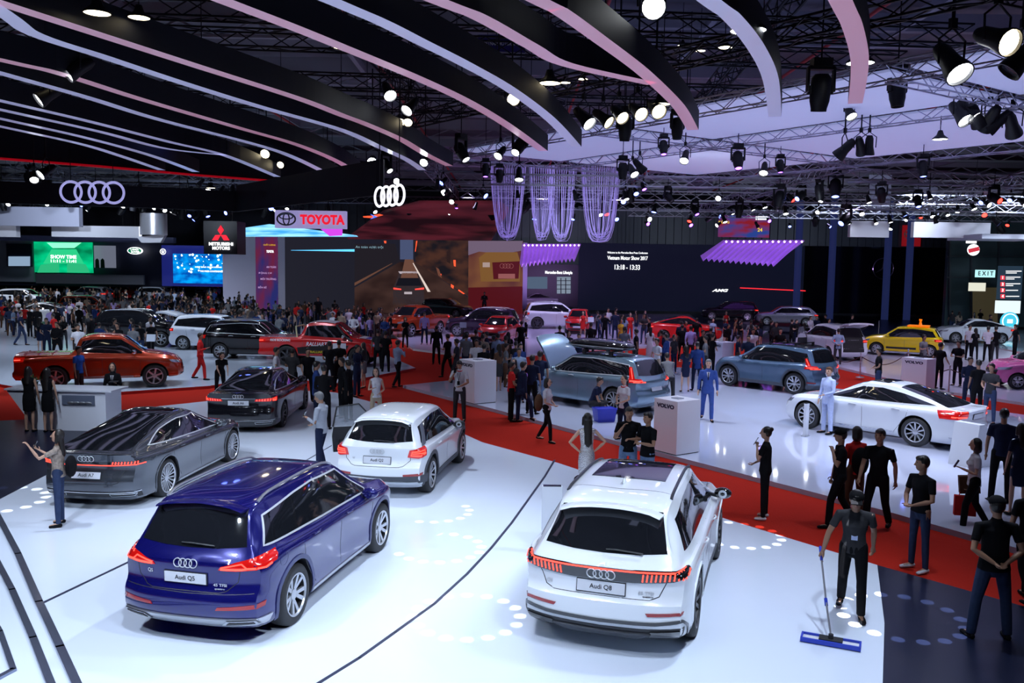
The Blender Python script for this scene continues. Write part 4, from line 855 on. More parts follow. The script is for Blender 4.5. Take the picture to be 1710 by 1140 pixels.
    s.part('sunroof', GLASS, lambda m: s.panel(m, 'T', [(0.55, 0.47), (0.52, 0), (0.55, -0.47)], [(1.72, 0.45), (1.75, 0), (1.72, -0.45)], 8, 14, 0.006))
    s.ribbon(s.seams, 'T', [(0.10, 0.60), (0.02, 0), (0.10, -0.60)], 0.010, 0.0012)
    s.part('roof_antenna', P, lambda m: m.ball(s.hit('T', 0.28, 0)[0] + Vector((0, 0, 0.02)), (0.08, 0.02, 0.045), 10, 8))
    s.part('rear_spoiler', P, lambda m: m.tube([s.hit('T', gt - 0.01 + 0.05 * (1 - t * t), 0.595 * W * t)[0] + Vector((-0.08, 0, -0.016)) for t in (-1, -.8, -.6, -.4, -.2, 0, .2, .4, .6, .8, 1)], (0.12, 0.018), 12))
    s.handles([(0.6, 0.99), (1.75, 0.965)]); s.mirrors(2.42, 1.12, GLOSSB, 0.30); s.rails(-0.05, 1.95, 0.63 * W, 0.61 * W, mat('dark_roof_rail', (0.03, 0.035, 0.05), 0.3, 0.3), 0.02)
    s.arch_lips(GREYP if False else P, 0.05); s.sill(GREYP); wiper(s, 'B', -0.02, 1.19, 0.42); simple_front(s)
    for sg in (1, -1): s.part('headlight', HEADL, lambda m: s.panel(m, 'WF', [(sg * 0.48, 0.72), (sg * 0.98, 0.78)], [(sg * 0.46, 0.80), (sg * 1.1, 0.88)], 8, 4, 0.006))
    return s.finish()
def car_a7(loc, yaw):
    P = paint('graphite_grey_metallic_paint', (0.085, 0.095, 0.115), 0.6, 0.22)
    sp = low_spec(0.955, 1.42, 2.926, 1.11, 0.93, 0.355, deck=0.715, deckx=0.20, gtx=0.27, tail=0.70)
    sp.update(paint=P, rr=0.275, rim=(10, True, False), dlotrim=TRIM)
    sp['dlo'] = ([(-0.38, 1.03), (0.12, 1.0), (0.85, 0.975), (1.6, 0.955), (2.33, 0.935)], [(-0.30, 1.045), (0.35, 1.20), (1.0, 1.29), (1.72, 1.285), (2.36, 0.955)], [0.27, 0.56])
    s = Car(sp, 'grey_fastback', loc, yaw, 'graphite grey four-door fastback with a thin red light strip')
    s.glassware(); std_doors(s)
    s.part('tail_light_strip', [GLOSSB, REDG, REDL], lambda m: (s.panel(m, 'WB', [(0.98, 0.80), (0.4, 0.79), (0, 0.79), (-0.4, 0.79), (-0.98, 0.80)], [(0.90, 0.875), (0.4, 0.855), (0, 0.85), (-0.4, 0.855), (-0.90, 0.875)], 30, 4, 0.008),
        s.ribbon(m, 'WB', [(1.0, 0.815), (0.5, 0.802), (0, 0.80), (-0.5, 0.802), (-1.0, 0.815)], 0.014, 0.016, mi=1),
        [s.ribbon(m, 'WB', [(sg * (0.48 + 0.045 * k), 0.825), (sg * (0.49 + 0.045 * k), 0.86 + 0.001 * k)], 0.02, 0.016, mi=1) for sg in (1, -1) for k in range(9)]))
    s.part('bumper_chrome', [CHROME, BLACKP], lambda m: (s.panel(m, 'WB', [(0.95, 0.235), (0, 0.225), (-0.95, 0.235)], [(0.9, 0.34), (0, 0.33), (-0.9, 0.34)], 24, 3, 0.006, mi=1), s.ribbon(m, 'WB', [(0.9, 0.34), (0.4, 0.32), (0, 0.315), (-0.4, 0.32), (-0.9, 0.34)], 0.016, 0.016), [s.ribbon(m, 'WB', [(sg * 0.45, 0.255), (sg * 0.8, 0.265), (sg * 0.83, 0.31), (sg * 0.42, 0.30)], 0.014, 0.018, closed=True) for sg in (1, -1)]))
    s.plate('B', 0, 0.62, 'Audi A7'); s.rings('B', 0, 0.915, 0.048); s.part('boot_spoiler', P, lambda m: m.tube([s.hit('T', -1.05 + 0.16 * abs(t) ** 3, 0.80 * t)[0] + Vector((-0.01, 0, 0.0)) for t in (-1, -.75, -.5, -.25, 0, .25, .5, .75, 1)], (0.05, 0.012), 10))
    s.ribbon(s.seams, 'B', [(0.66, 0.72), (0.56, 0.50), (0.46, 0.47), (-0.46, 0.47), (-0.56, 0.50), (-0.66, 0.72)], 0.009, 0.0012)
    s.part('sunroof', GLASS, lambda m: s.panel(m, 'T', [(0.82, 0.45), (0.80, 0), (0.82, -0.45)], [(1.6, 0.44), (1.62, 0), (1.6, -0.44)], 8, 10, 0.005))
    s.handles([(0.55, 0.86), (1.65, 0.84)]); s.mirrors(2.33, 0.95); s.arch_lips(P, 0.03); s.sill(SATIN, 0.19, 0.235); simple_front(s)
    for sg in (1, -1): s.part('headlight', HEADL, lambda m: s.panel(m, 'WF', [(sg * 0.48, 0.60), (sg * 0.98, 0.66)], [(sg * 0.46, 0.67), (sg * 1.1, 0.76)], 8, 4, 0.006))
    return s.finish()
def car_a6(loc, yaw):
    P = paint('black_metallic_paint', (0.008, 0.008, 0.012), 0.2, 0.16)
    sp = low_spec(0.943, 1.457, 2.924, 1.10, 0.92, 0.35, deck=0.725, deckx=0.42, gtx=0.17, tail=0.715)
    sp.update(paint=P, rr=0.265, rim=(10, False, True), dlotrim=TRIM)
    s = Car(sp, 'black_saloon', loc, yaw, 'black executive saloon with lit red tail lights and chrome window trim')
    s.glassware(); std_doors(s)
    for sg in (1, -1):
        s.part('taillight', [REDL, REDG], lambda m: (s.panel(m, 'WB', [(sg * 0.42, 0.84), (sg * 1.0, 0.83)], [(sg * 0.44, 0.895), (sg * 1.05, 0.945)], 10, 4, 0.008), [s.ribbon(m, 'WB', [(sg * (0.47 + 0.06 * k), 0.855), (sg * (0.475 + 0.06 * k), 0.89 + 0.004 * k)], 0.022, 0.014, mi=1) for k in range(9)]))
    s.part('bumper_chrome', [CHROME, BLACKP], lambda m: (s.ribbon(m, 'WB', [(0.44, 0.91), (0, 0.905), (-0.44, 0.91)], 0.016, 0.01), [s.ribbon(m, 'WB', [(sg * 0.45, 0.26), (sg * 0.8, 0.27), (sg * 0.83, 0.32), (sg * 0.42, 0.31)], 0.014, 0.014, closed=True) for sg in (1, -1)], s.ribbon(m, 'WB', [(0.9, 0.36), (0, 0.345), (-0.9, 0.36)], 0.012, 0.01)))
    s.plate('B', 0, 0.80, 'Audi A6', 0.52, 0.12); s.rings('B', 0, 0.965, 0.045)
    s.handles([(0.55, 0.90), (1.6, 0.88)]); s.mirrors(2.35, 0.98); s.sill(SATIN, 0.19, 0.225); simple_front(s)
    simple_lights(s, 0.84, 0.86, 0.9, 0.92, 0.62); return s.finish()
def open_door(s, side, x, ang, z0, z1, top, lng=1.0):
    """front door swung out on its hinge at x, with window frame and dark inner side"""
    sg = 1 if side == 'L' else -1; q = s.sp; W = q['W']; d = empty('open_door'); d.parent = s.root
    d.location = (x, sg * (W - 0.03), 0); d.rotation_euler = (0, 0, -sg * ang)
    m = MB(); prof = [(0, z0), (-lng, z0 + 0.02), (-lng - 0.03, z1 - 0.2), (-lng, z1), (0, z1 - 0.02)]
    n = len(prof); vs = [(a, sg * 0.02, b) for a, b in prof] + [(a, -sg * 0.06, b) for a, b in prof]
    m.add(vs, [tuple(range(n)), tuple(range(n, 2 * n))[::-1]] + [(i, (i + 1) % n, (i + 1) % n + n, i + n) for i in range(n)], 0); m.m[1] = 1
    m.box((-lng * 0.5, -sg * 0.075, (z0 + z1) * 0.5 - 0.08), (lng * 0.75, 0.04, 0.14), 1)
    m.build('door_panel', [q['paint'], BLACKP], d)
    m = MB(); fr = [(-lng, z1), (-lng * 0.92, top - 0.04), (-lng * 0.45, top), (-0.02, z1 - 0.02)]
    m.tube([(a, -sg * 0.03, b) for a, b in fr], 0.018, 6); m.build('window_frame', BLACKP, d)
    m = MB(); vs = [(a, -sg * 0.03, b) for a, b in fr] + [(a, -sg * 0.036, b) for a, b in fr]; m.add(vs, [(0, 1, 2, 3), (7, 6, 5, 4), (0, 4, 5, 1), (1, 5, 6, 2), (2, 6, 7, 3)], 0)
    m.build('door_glass', mat('pale_door_glass', (0.5, 0.55, 0.62), 0.05, alpha=0.35), d)
def car_q2(loc, yaw):
    P = paint('bright_white_paint', (0.82, 0.86, 0.92), 0.0, 0.25)
    sp = suv_spec(0.897, 1.51, 2.60, 0.77, 0.82, 0.35, gl=0.34, gz=0.68, tail=0.64)
    sp.update(paint=P, rr=0.25, rim=(10, False, False)); W = sp['W']
    s = Car(sp, 'white_compact_crossover', loc, yaw, 'small white crossover with hexagonal red tail lights and open driver door')
    s.glassware(); std_doors(s); gate_lines(s, 0.50, 0.62, 0.62, 0.92)
    for sg in (1, -1):
        s.part('taillight', [REDL, REDG], lambda m: (s.panel(m, 'WB', [(sg * 0.60, 0.80), (sg * 0.78, 0.77), (sg * 0.97, 0.81)], [(sg * 0.63, 0.93), (sg * 0.8, 0.955), (sg * 1.0, 0.97)], 10, 5, 0.012),
            s.ribbon(m, 'WB', [(sg * 0.66, 0.83), (sg * 0.82, 0.82), (sg * 0.92, 0.85), (sg * 0.93, 0.91), (sg * 0.68, 0.90)], 0.024, 0.018, mi=1, closed=True), s.ribbon(m, 'WB', [(sg * 0.68, 0.865), (sg * 0.90, 0.87)], 0.02, 0.018, mi=1)))
        s.part('rear_reflector', REDD, lambda m: s.panel(m, 'WB', [(sg * 0.50, 0.455), (sg * 0.85, 0.46)], [(sg * 0.50, 0.49), (sg * 0.88, 0.51)], 8, 2, 0.008))
        s.part('pillar_blade', mat('grey_pillar_blade', (0.22, 0.24, 0.28), 0.3, 0.6), lambda m: s.panel(m, 'L' if sg > 0 else 'R', [(-0.42, 0.96), (-0.20, 1.0)], [(-0.10, 1.30), (0.10, 1.34)], 4, 6, 0.010))
    s.part('bumper_cladding', GREYP, lambda m: s.panel(m, 'WB', [(1.02, 0.30), (0.5, 0.36), (0, 0.36), (-0.5, 0.36), (-1.02, 0.30)], [(1.05, 0.46), (0.5, 0.45), (0, 0.44), (-0.5, 0.45), (-1.05, 0.46)], 28, 4, 0.012))
    s.part('skid_plate', SATIN, lambda m: s.panel(m, 'WB', [(0.9, 0.235), (0, 0.225), (-0.9, 0.235)], [(0.75, 0.35), (0, 0.35), (-0.75, 0.35)], 20, 3, 0.02))
    s.plate('B', 0, 0.73, 'Audi Q2', 0.52, 0.125); s.rings('B', 0, 0.90, 0.045); s.letters('B', 0.46, 0.76, 'Q2', 0.045); s.letters('B', -0.46, 0.70, '35 TFSI', 0.03, width=0.15)
    s.handles([(0.5, 0.88), (1.45, 0.87)]); s.arch_lips(GREYP, 0.075); s.sill(GREYP); wiper(s, 'B', 0.1, 1.06, 0.4); simple_front(s); simple_lights(s, 0.85, 0.86, 0.9, 0.91, 0.68)
    s.part('rear_spoiler', P, lambda m: m.tube([s.hit('T', -0.28 + 0.04 * (1 - t * t), 0.60 * W * t)[0] + Vector((-0.09, 0, -0.012)) for t in (-1, -.75, -.5, -.25, 0, .25, .5, .75, 1)], (0.10, 0.018), 12))
    s.mirrors(2.06, 0.94, BLACKP); open_door(s, 'L', 2.05, 0.95, 0.34, 0.90, 1.36, 1.02); return s.finish()
def place2(rp, fp, side, wb, W, z=0.0, yaw=None):
    """rear axle point and heading from the ground contacts of the two wheels on one side"""
    a = at(rp[0], rp[1], z); b = at(fp[0], fp[1], z); u = (b - a)
    if yaw is not None: u = Vector((cos(radians(yaw)), sin(radians(yaw)), 0))
    u.normalize(); n = Vector((-u.y, u.x, 0)); off = (W - 0.14) * (1 if side == 'L' else -1); m = (a + b) / 2 - n * off - u * wb / 2
    return (m.x, m.y), atan2(u.y, u.x)
def place1(p, wx, wy, yaw, z=0.0):
    """rear axle point when the car-frame point (wx, wy) stands at pixel p"""
    a = at(p[0], p[1], z); c, s_ = cos(radians(yaw)), sin(radians(yaw))
    return (a.x - wx * c + wy * s_, a.y - wx * s_ - wy * c), radians(yaw)
def pickup_spec(W=0.91, H=1.79, wb=3.0, ro=1.28, fo=0.92, R=0.39, zbot=0.34):
    d = suv_spec(W, H, wb, ro, fo, R, zbot, hoodz=0.665, wt=0.68, wbx=0.92, nose=0.46)
    xr, xf = d['xr'], d['xf']; cb = 0.52
    d['top'] = [(xr, 0.60 * H), (xr + 0.06, 0.645 * H), (cb - 0.10, 0.65 * H), (cb, 0.68 * H), (cb + 0.22, 0.93 * H), (cb + 0.34, 0.965 * H)] + [(wb * 0.42, H)] + [k for k in d['top'] if k[0] > wb * 0.5]
    d['belt'] = [(xr, 0.58 * H), (cb, 0.62 * H), (wb * 0.5, 0.61 * H)] + [k for k in d['belt'] if k[0] > wb * 0.7]
    d['roof'] = [(xr, 0.90 * W), (cb - 0.1, 0.90 * W), (cb + 0.22, 0.70 * W)] + [k for k in d['roof'] if k[0] > wb * 0.32 or False]
    d['roof'] = [k for i, k in enumerate(sorted(set(d['roof'])))]
    d['rearp'] = [(zbot, xr + 0.1), (0.5, xr), (0.6, xr), (0.65, xr + 0.05), (1.3, xr + 0.05)]; d['Rr'] = 0.08
    d['rearglass'] = ('B', [(0.62 * W, 0.72 * H), (0, 0.72 * H), (-0.62 * W, 0.72 * H)], [(0.58 * W, 0.90 * H), (0, 0.915 * H), (-0.58 * W, 0.90 * H)])
    d['dlo'] = ([(cb + 0.20, 0.69 * H), (cb + 0.5, 0.675 * H), (wb * 0.5, 0.66 * H), (wb * 0.65, 0.65 * H), (wb * 0.87, 0.64 * H)],
                [(cb + 0.30, 0.88 * H), (cb + 0.55, 0.905 * H), (wb * 0.5, 0.915 * H), (wb * (0.66), 0.90 * H), (wb * 0.875, 0.665 * H)], [0.48])
    return d
def generic(kind, name, label, pl, P, wheels=(5, True, False), clad=None, rails=None, cat='car', res=0.6, z=0.0, group=None, lights=(0.52, 0.60), extra=None, trim=None, **kw):
    base = {'suv': suv_spec, 'low': low_spec, 'pickup': pickup_spec}[kind]
    sp = base(**kw); sp.update(paint=P, rim=wheels, res=res)
    if trim: sp['dlotrim'] = trim
    if extra and 'spec' in extra: extra['spec'](sp)
    s = Car(sp, name, pl[0], pl[1], label, cat, group, z); H = sp['H']
    if not (extra and extra.get('noglass')): s.glassware()
    std_doors(s, 0.72 if kind == 'pickup' else None)
    simple_lights(s, lights[0] * H, lights[1] * H, 0.72 if kind == 'pickup' else 0.5); simple_front(s)
    s.mirrors(sp['wb'] * 0.80, 0.66 * H, None if kind != 'pickup' else CHROME)
    if not (extra and extra.get('noplate')): s.plate('B', 0, 0.44 * H if kind != 'low' else 0.5 * H, None)
    if clad: s.arch_lips(clad, 0.07); s.sill(clad); s.part('bumper_cladding', clad, lambda m: s.panel(m, 'WB', [(1.0, sp['zbot'] + 0.01), (0, sp['zbot']), (-1.0, sp['zbot'] + 0.01)], [(1.0, sp['zbot'] + 0.16), (0, sp['zbot'] + 0.16), (-1.0, sp['zbot'] + 0.16)], 20, 3, 0.012))
    if rails: s.rails(-0.2, sp['wb'] * 0.62, 0.62 * sp['W'], 0.6 * sp['W'], rails)
    if res >= 0.6: s.handles([(0.5, 0.6 * H), (sp['wb'] * 0.56, 0.59 * H)] if kind != 'pickup' else [(1.1, 0.58 * H), (1.85, 0.57 * H)], trim)
    if extra and 'fn' in extra: extra['fn'](s)
    return s.finish()
def tailgate_up(s, top_x=-0.30, z=None, ln=1.0, ang=0.12, dark=True):
    """raised hatch on its roof hinge, with the dark load opening under it"""
    q = s.sp; H = q['H']; W = q['W']; z = z or H * 0.965
    s.part('load_opening', mat('dark_boot_lining', (0.012, 0.012, 0.014), 0.8), lambda m: s.panel(m, 'B', [(0.62 * W, 0.45), (-0.62 * W, 0.45)], [(0.56 * W, 0.90 * H), (-0.56 * W, 0.90 * H)], 10, 8, 0.012))
    m = MB(); n = 10; vs = []
    for i in range(n + 1):
        t = i / n; x = top_x - ln * t; zz = z + 0.05 + ln * t * ang - 0.35 * max(0, t - 0.55) ** 1.5; w = W * (0.62 + 0.10 * min(1, t * 2))
        for k in (-1, -0.6, 0, 0.6, 1): vs.append((x, k * w, zz - 0.05 * abs(k) ** 3))
    vs += [(a, b, c - 0.07) for a, b, c in vs]; K = 5 * (n + 1); fs = []
    for i in range(n):
        for k in range(4): a = i * 5 + k; fs += [(a, a + 5, a + 6, a + 1), (a + K + 1, a + K + 6, a + K + 5, a + K)]
    br = [i * 5 for i in range(n + 1)] + [n * 5 + k for k in range(1, 5)] + [i * 5 + 4 for i in range(n - 1, -1, -1)] + [3, 2, 1]
    fs += [(br[k], br[(k + 1) % len(br)], br[(k + 1) % len(br)] + K, br[k] + K)[::-1] for k in range(len(br))]
    m.add(vs, fs); m.build('open_tailgate', q['paint'], s.root, True, 40)
    s.part('tailgate_strut', BLACKP, lambda m: [m.tube([(top_x - 0.05, k * W * 0.6, H * 0.82), (top_x - ln * 0.55, k * W * 0.62, z + 0.03)], 0.012, 6) for k in (-1, 1)])

WHT = paint('pearl_white_paint', (0.72, 0.76, 0.84), 0, 0.25)
REDP = paint('bright_red_paint', (0.62, 0.012, 0.012), 0.1, 0.22)
ORP = paint('burnt_orange_metallic_paint', (0.50, 0.052, 0.012), 0.35, 0.22)
BLKP = paint('gloss_black_paint', (0.008, 0.008, 0.010), 0.1, 0.12)
SLVB = paint('silver_blue_metallic_paint', (0.20, 0.30, 0.38), 0.55, 0.25)
SLTB = paint('slate_blue_paint', (0.10, 0.17, 0.26), 0.35, 0.25)
YEL = paint('bright_yellow_paint', (0.85, 0.62, 0.0), 0.0, 0.25)
PNK = paint('candy_pink_paint', (0.75, 0.16, 0.42), 0.1, 0.25)
SILV = paint('light_silver_paint', (0.42, 0.42, 0.50), 0.5, 0.25)
GRN = paint('dark_graphite_paint', (0.05, 0.06, 0.055), 0.5, 0.3)
DPUR = paint('black_cherry_paint', (0.03, 0.015, 0.04), 0.3, 0.18)

# Scandinavian booth: three cars
def vlight(s, z0, z1, hook=True):
    for sg in (1, -1):
        sd = 'L' if sg > 0 else 'R'; xr = s.sp['xr']; H = s.sp['H']
        s.part('taillight', [REDL, REDG], lambda m: (s.panel(m, 'WB', [(sg * 0.62, z0), (sg * 1.10, z0)], [(sg * 0.70, z0 + 0.10), (sg * 1.05, z0 + 0.12)], 8, 4, 0.012),
            s.panel(m, sd, [(xr + 0.28, z0 + 0.08), (xr + 0.45, z0 + 0.08)], [(xr + 0.48, z1), (xr + 0.56, z1)], 3, 8, 0.012), s.ribbon(m, 'WB', [(sg * 0.66, z0 + 0.045), (sg * 1.02, z0 + 0.045)], 0.02, 0.016, mi=1), s.ribbon(m, sd, [(xr + 0.36, z0 + 0.10), (xr + 0.50, z1 - 0.03)], 0.02, 0.016, mi=1)))
def car_xc60(pl, z):
    def fn(s):
        q = s.sp; W = q['W']; H = q['H']; wb = q['wb']
        vlight(s, 0.95, 1.38)
        # bonnet raised on its rear hinge: curved double-skinned lid
        hx = wb * 0.90 - 0.02; hz = 1.10; A = radians(52); n = 8; vs = []
        for i in range(n + 1):
            t = i / n; l = 1.22 * t; arch = 0.10 * sin(pi * t * 0.9)
            x = hx + l * cos(A) - arch * sin(A); zz = hz + l * sin(A) + arch * cos(A); w = W * (0.82 - 0.10 * t * t)
            if i == n: w *= 0.9
            for k in (-1, -0.7, -0.35, 0, 0.35, 0.7, 1): vs.append((x - 0.03 * abs(k) ** 3, k * w, zz - 0.05 * abs(k) ** 3))
        vs += [(a + 0.045, b, c - 0.035) for a, b, c in vs]; K = 7 * (n + 1); fs = []
        for i in range(n):
            for k in range(6): a = i * 7 + k; fs += [(a, a + 7, a + 8, a + 1), (a + K + 1, a + K + 8, a + K + 7, a + K)]
        br = [i * 7 for i in range(n + 1)] + [n * 7 + k for k in range(1, 7)] + [i * 7 + 6 for i in range(n - 1, -1, -1)] + [5, 4, 3, 2, 1]
        fs += [(br[k], br[(k + 1) % len(br)], br[(k + 1) % len(br)] + K, br[k] + K)[::-1] for k in range(len(br))]
        m = MB(); m.add(vs, fs); m.build('raised_bonnet', q['paint'], s.root, True, 40)
        s.part('engine_bay', mat('dark_engine_bay', (0.015, 0.015, 0.018), 0.6), lambda m: s.panel(m, 'T', [(wb * 0.93, 0.62 * W), (wb * 0.93, -0.62 * W)], [(q['xf'] - 0.22, 0.5 * W), (q['xf'] - 0.22, -0.5 * W)], 10, 10, 0.012))
        s.part('bonnet_strut', BLACKP, lambda m: m.tube([(wb + 0.2, W * 0.6, 1.0), (wb * 0.90 + 0.42, W * 0.66, 1.58)], 0.012, 6))
    r = generic('suv', 'silver_blue_suv', 'silver-blue SUV with its bonnet raised and a black roof box', pl, SLVB, (10, False, False), None, None, res=1, z=z, W=0.95, H=1.658, wb=2.865, ro=0.95, fo=0.87, R=0.375, gl=0.36, lights=(0.575, 0.58), extra=dict(fn=fn), trim=TRIM)
    # roof box on cross bars: its own thing
    c = empty('roof_box', (0, 0, 0), 0, 'long glossy black cargo box on the roof of the silver-blue SUV', 'roof box')
    c.location = r.location; c.rotation_euler = r.rotation_euler
    m = MB(); rings = []
    prof = [(0.0, 0.05, 0.02), (0.05, 0.22, 0.08), (0.25, 0.36, 0.15), (0.8, 0.42, 0.19), (1.5, 0.43, 0.20), (1.95, 0.40, 0.17), (2.2, 0.30, 0.10), (2.28, 0.12, 0.03)]
    N = 20; vs = []
    for (x, w, h) in prof:
        for j in range(N):
            a = 2 * pi * j / N; cy = cos(a); sy = sin(a); vs.append((x - 0.15, w * (abs(cy) ** 0.6) * (1 if cy > 0 else -1) + 0.22, 1.89 + h * (abs(sy) ** 0.7) * (1 if sy > 0 else -0.7)))
    fs = [(i * N + j, i * N + (j + 1) % N, (i + 1) * N + (j + 1) % N, (i + 1) * N + j)[::-1] for i in range(len(prof) - 1) for j in range(N)] + [tuple(range(N)), tuple(range((len(prof) - 1) * N, len(prof) * N))[::-1]]
    m.add(vs, fs); m.build('box_shell', GLOSSB, c, True, 50)
    m = MB(); m.tube([(-0.12, 0.66, 1.88), (0.5, 0.675, 1.885), (1.5, 0.675, 1.885), (2.05, 0.62, 1.88)], (0.012, 0.012), 6); m.build('box_rim_trim', SATIN, c)
    for x in (0.35, 1.35):
        m = MB(); m.box((x, 0.0, 1.755), (0.09, 1.30, 0.03)); [m.box((x, k * 0.60, 1.69), (0.12, 0.07, 0.12)) for k in (-1, 1)]; m.build('cross_bar', BLACKP, c)
    return r
def car_xc40(pl, z):
    def fn(s):
        q = s.sp; W = q['W']; H = q['H']; vlight(s, 0.92, 1.26)
        s.part('black_roof', GLOSSB, lambda m: s.panel(m, 'T', [(-0.30, 0.60 * W), (-0.32, 0), (-0.30, -0.60 * W)], [(1.72, 0.59 * W), (1.74, 0), (1.72, -0.59 * W)], 10, 14, 0.004))
        s.part('roof_cross_bar', BLACKP, lambda m: [m.box((x, 0, H + 0.07), (0.06, 1.2, 0.03)) or m.box((x, k * 0.55, H + 0.02), (0.08, 0.05, 0.1)) for x in (0.2, 1.2) for k in (-1, 1)])
        s.part('rear_reflector', REDD, lambda m: s.panel(m, 'WB', [(0.75, 0.44), (1.0, 0.44)], [(0.75, 0.48), (1.0, 0.48)], 4, 2, 0.016))
    sk = mat('dark_slate_cladding', (0.05, 0.06, 0.08), 0.4)
    return generic('suv', 'slate_blue_suv', 'slate blue compact SUV with a black roof and roof bars', pl, SLTB, (5, True, False), sk, mat('dark_roof_rail', (0.03, 0.035, 0.05), 0.3, 0.3), res=1, z=z, W=0.93, H=1.65, wb=2.70, ro=0.86, fo=0.86, R=0.385, gl=0.32, lights=(0.555, 0.56), extra=dict(fn=fn))
def car_s90(pl, z):
    def fn(s):
        q = s.sp; W = q['W']
        for sg in (1, -1):
            sd = 'L' if sg > 0 else 'R'
            s.part('taillight', [REDL, REDG], lambda m: (s.panel(m, 'WB', [(sg * 0.50, 0.84), (sg * 0.8, 0.78), (sg * 1.16, 0.78)], [(sg * 0.52, 0.97), (sg * 0.8, 0.975), (sg * 1.22, 0.96)], 12, 4, 0.01), s.ribbon(m, 'WB', [(sg * 0.55, 0.95), (sg * 1.1, 0.945)], 0.014, 0.014, mi=1)))
        s.part('sunroof', GLASS, lambda m: s.panel(m, 'T', [(0.95, 0.42), (0.93, 0), (0.95, -0.42)], [(1.6, 0.41), (1.62, 0), (1.6, -0.41)], 8, 6, 0.004))
        s.part('body_side_chrome', CHROME, lambda m: [s.ribbon(m, sd, [(0.5, 0.30), (2.4, 0.27)], 0.016, 0.012) for sd in 'LR'])
        s.part('bumper_chrome', CHROME, lambda m: s.ribbon(m, 'WB', [(0.95, 0.34), (0, 0.32), (-0.95, 0.34)], 0.018, 0.012))
        s.part('exhaust_tip', CHROME, lambda m: [m.box((q['xr'] + 0.1, k * 0.6, 0.24), (0.14, 0.18, 0.06)) for k in (-1, 1)])
        s.plate('B', 0, 0.82, None)
    return generic('low', 'white_saloon', 'white executive saloon with chrome window trim on the glossy white booth', pl, WHT, (10, False, False), res=1, z=z, W=0.94, H=1.443, wb=2.941, ro=1.12, fo=0.90, R=0.36, deck=0.70, deckx=0.38, gtx=0.20, wt=0.56, wbx=0.83, lights=(0.57, 0.575), extra=dict(fn=fn, noplate=True), trim=TRIM)
def rally_extra(s):
    q = s.sp; W = q['W']; H = q['H']
    wp = mat('white_livery_vinyl', (0.75, 0.75, 0.8), 0.4); yv = mat('yellow_livery_vinyl', (0.7, 0.5, 0.02), 0.4); bk = mat('black_livery_vinyl', (0.01, 0.01, 0.012), 0.4)
    s.part('black_livery_panel', bk, lambda m: [s.panel(m, sd, [(0.5, 0.42), (2.3, 0.42)], [(0.45, 0.78), (2.7, 1.02)], 14, 4, 0.004) for sd in 'LR'])
    s.part('white_roof_panel', wp, lambda m: s.panel(m, 'T', [(0.85, 0.56 * W), (0.85, -0.56 * W)], [(1.95, 0.56 * W), (1.95, -0.56 * W)], 8, 8, 0.006))
    s.part('white_bonnet_panel', wp, lambda m: s.panel(m, 'T', [(2.95, 0.5 * W), (2.95, -0.5 * W)], [(3.7, 0.4 * W), (3.7, -0.4 * W)], 8, 8, 0.006))
    s.part('blue_bonnet_stripe', mat('blue_livery_vinyl', (0.06, 0.06, 0.5), 0.4), lambda m: s.panel(m, 'T', [(3.2, 0.45 * W), (3.2, -0.45 * W)], [(3.38, 0.42 * W), (3.38, -0.42 * W)], 8, 3, 0.010))
    s.part('number_panel', wp, lambda m: s.panel(m, 'R', [(1.95, 0.52), (2.5, 0.52)], [(1.95, 0.98), (2.5, 0.98)], 6, 6, 0.012))
    s.letters('R', 2.22, 0.70, '33', 0.28, bk); s.letters('R', 1.25, 0.92, 'RALLIART', 0.16, wp, shear=0.3, width=0.9); s.letters('R', -0.25, 1.06, 'RIDE ROCKING', 0.10, wp, width=0.85); s.letters('R', 1.3, 0.60, 'RALLIART', 0.10, yv)
    s.part('roll_hoop', mat('yellow_roll_bar', (0.6, 0.6, 0.3), 0.4), lambda m: m.tube([(0.4, -0.7, 1.15), (0.3, -0.55, 1.62), (0.3, 0.55, 1.62), (0.4, 0.7, 1.15)], 0.03, 8))
    s.part('snorkel', BLACKP, lambda m: m.tube([(2.75, -W + 0.03, 1.08), (2.45, -W + 0.12, 1.25), (2.05, -0.68, 1.72)], 0.05, 8))
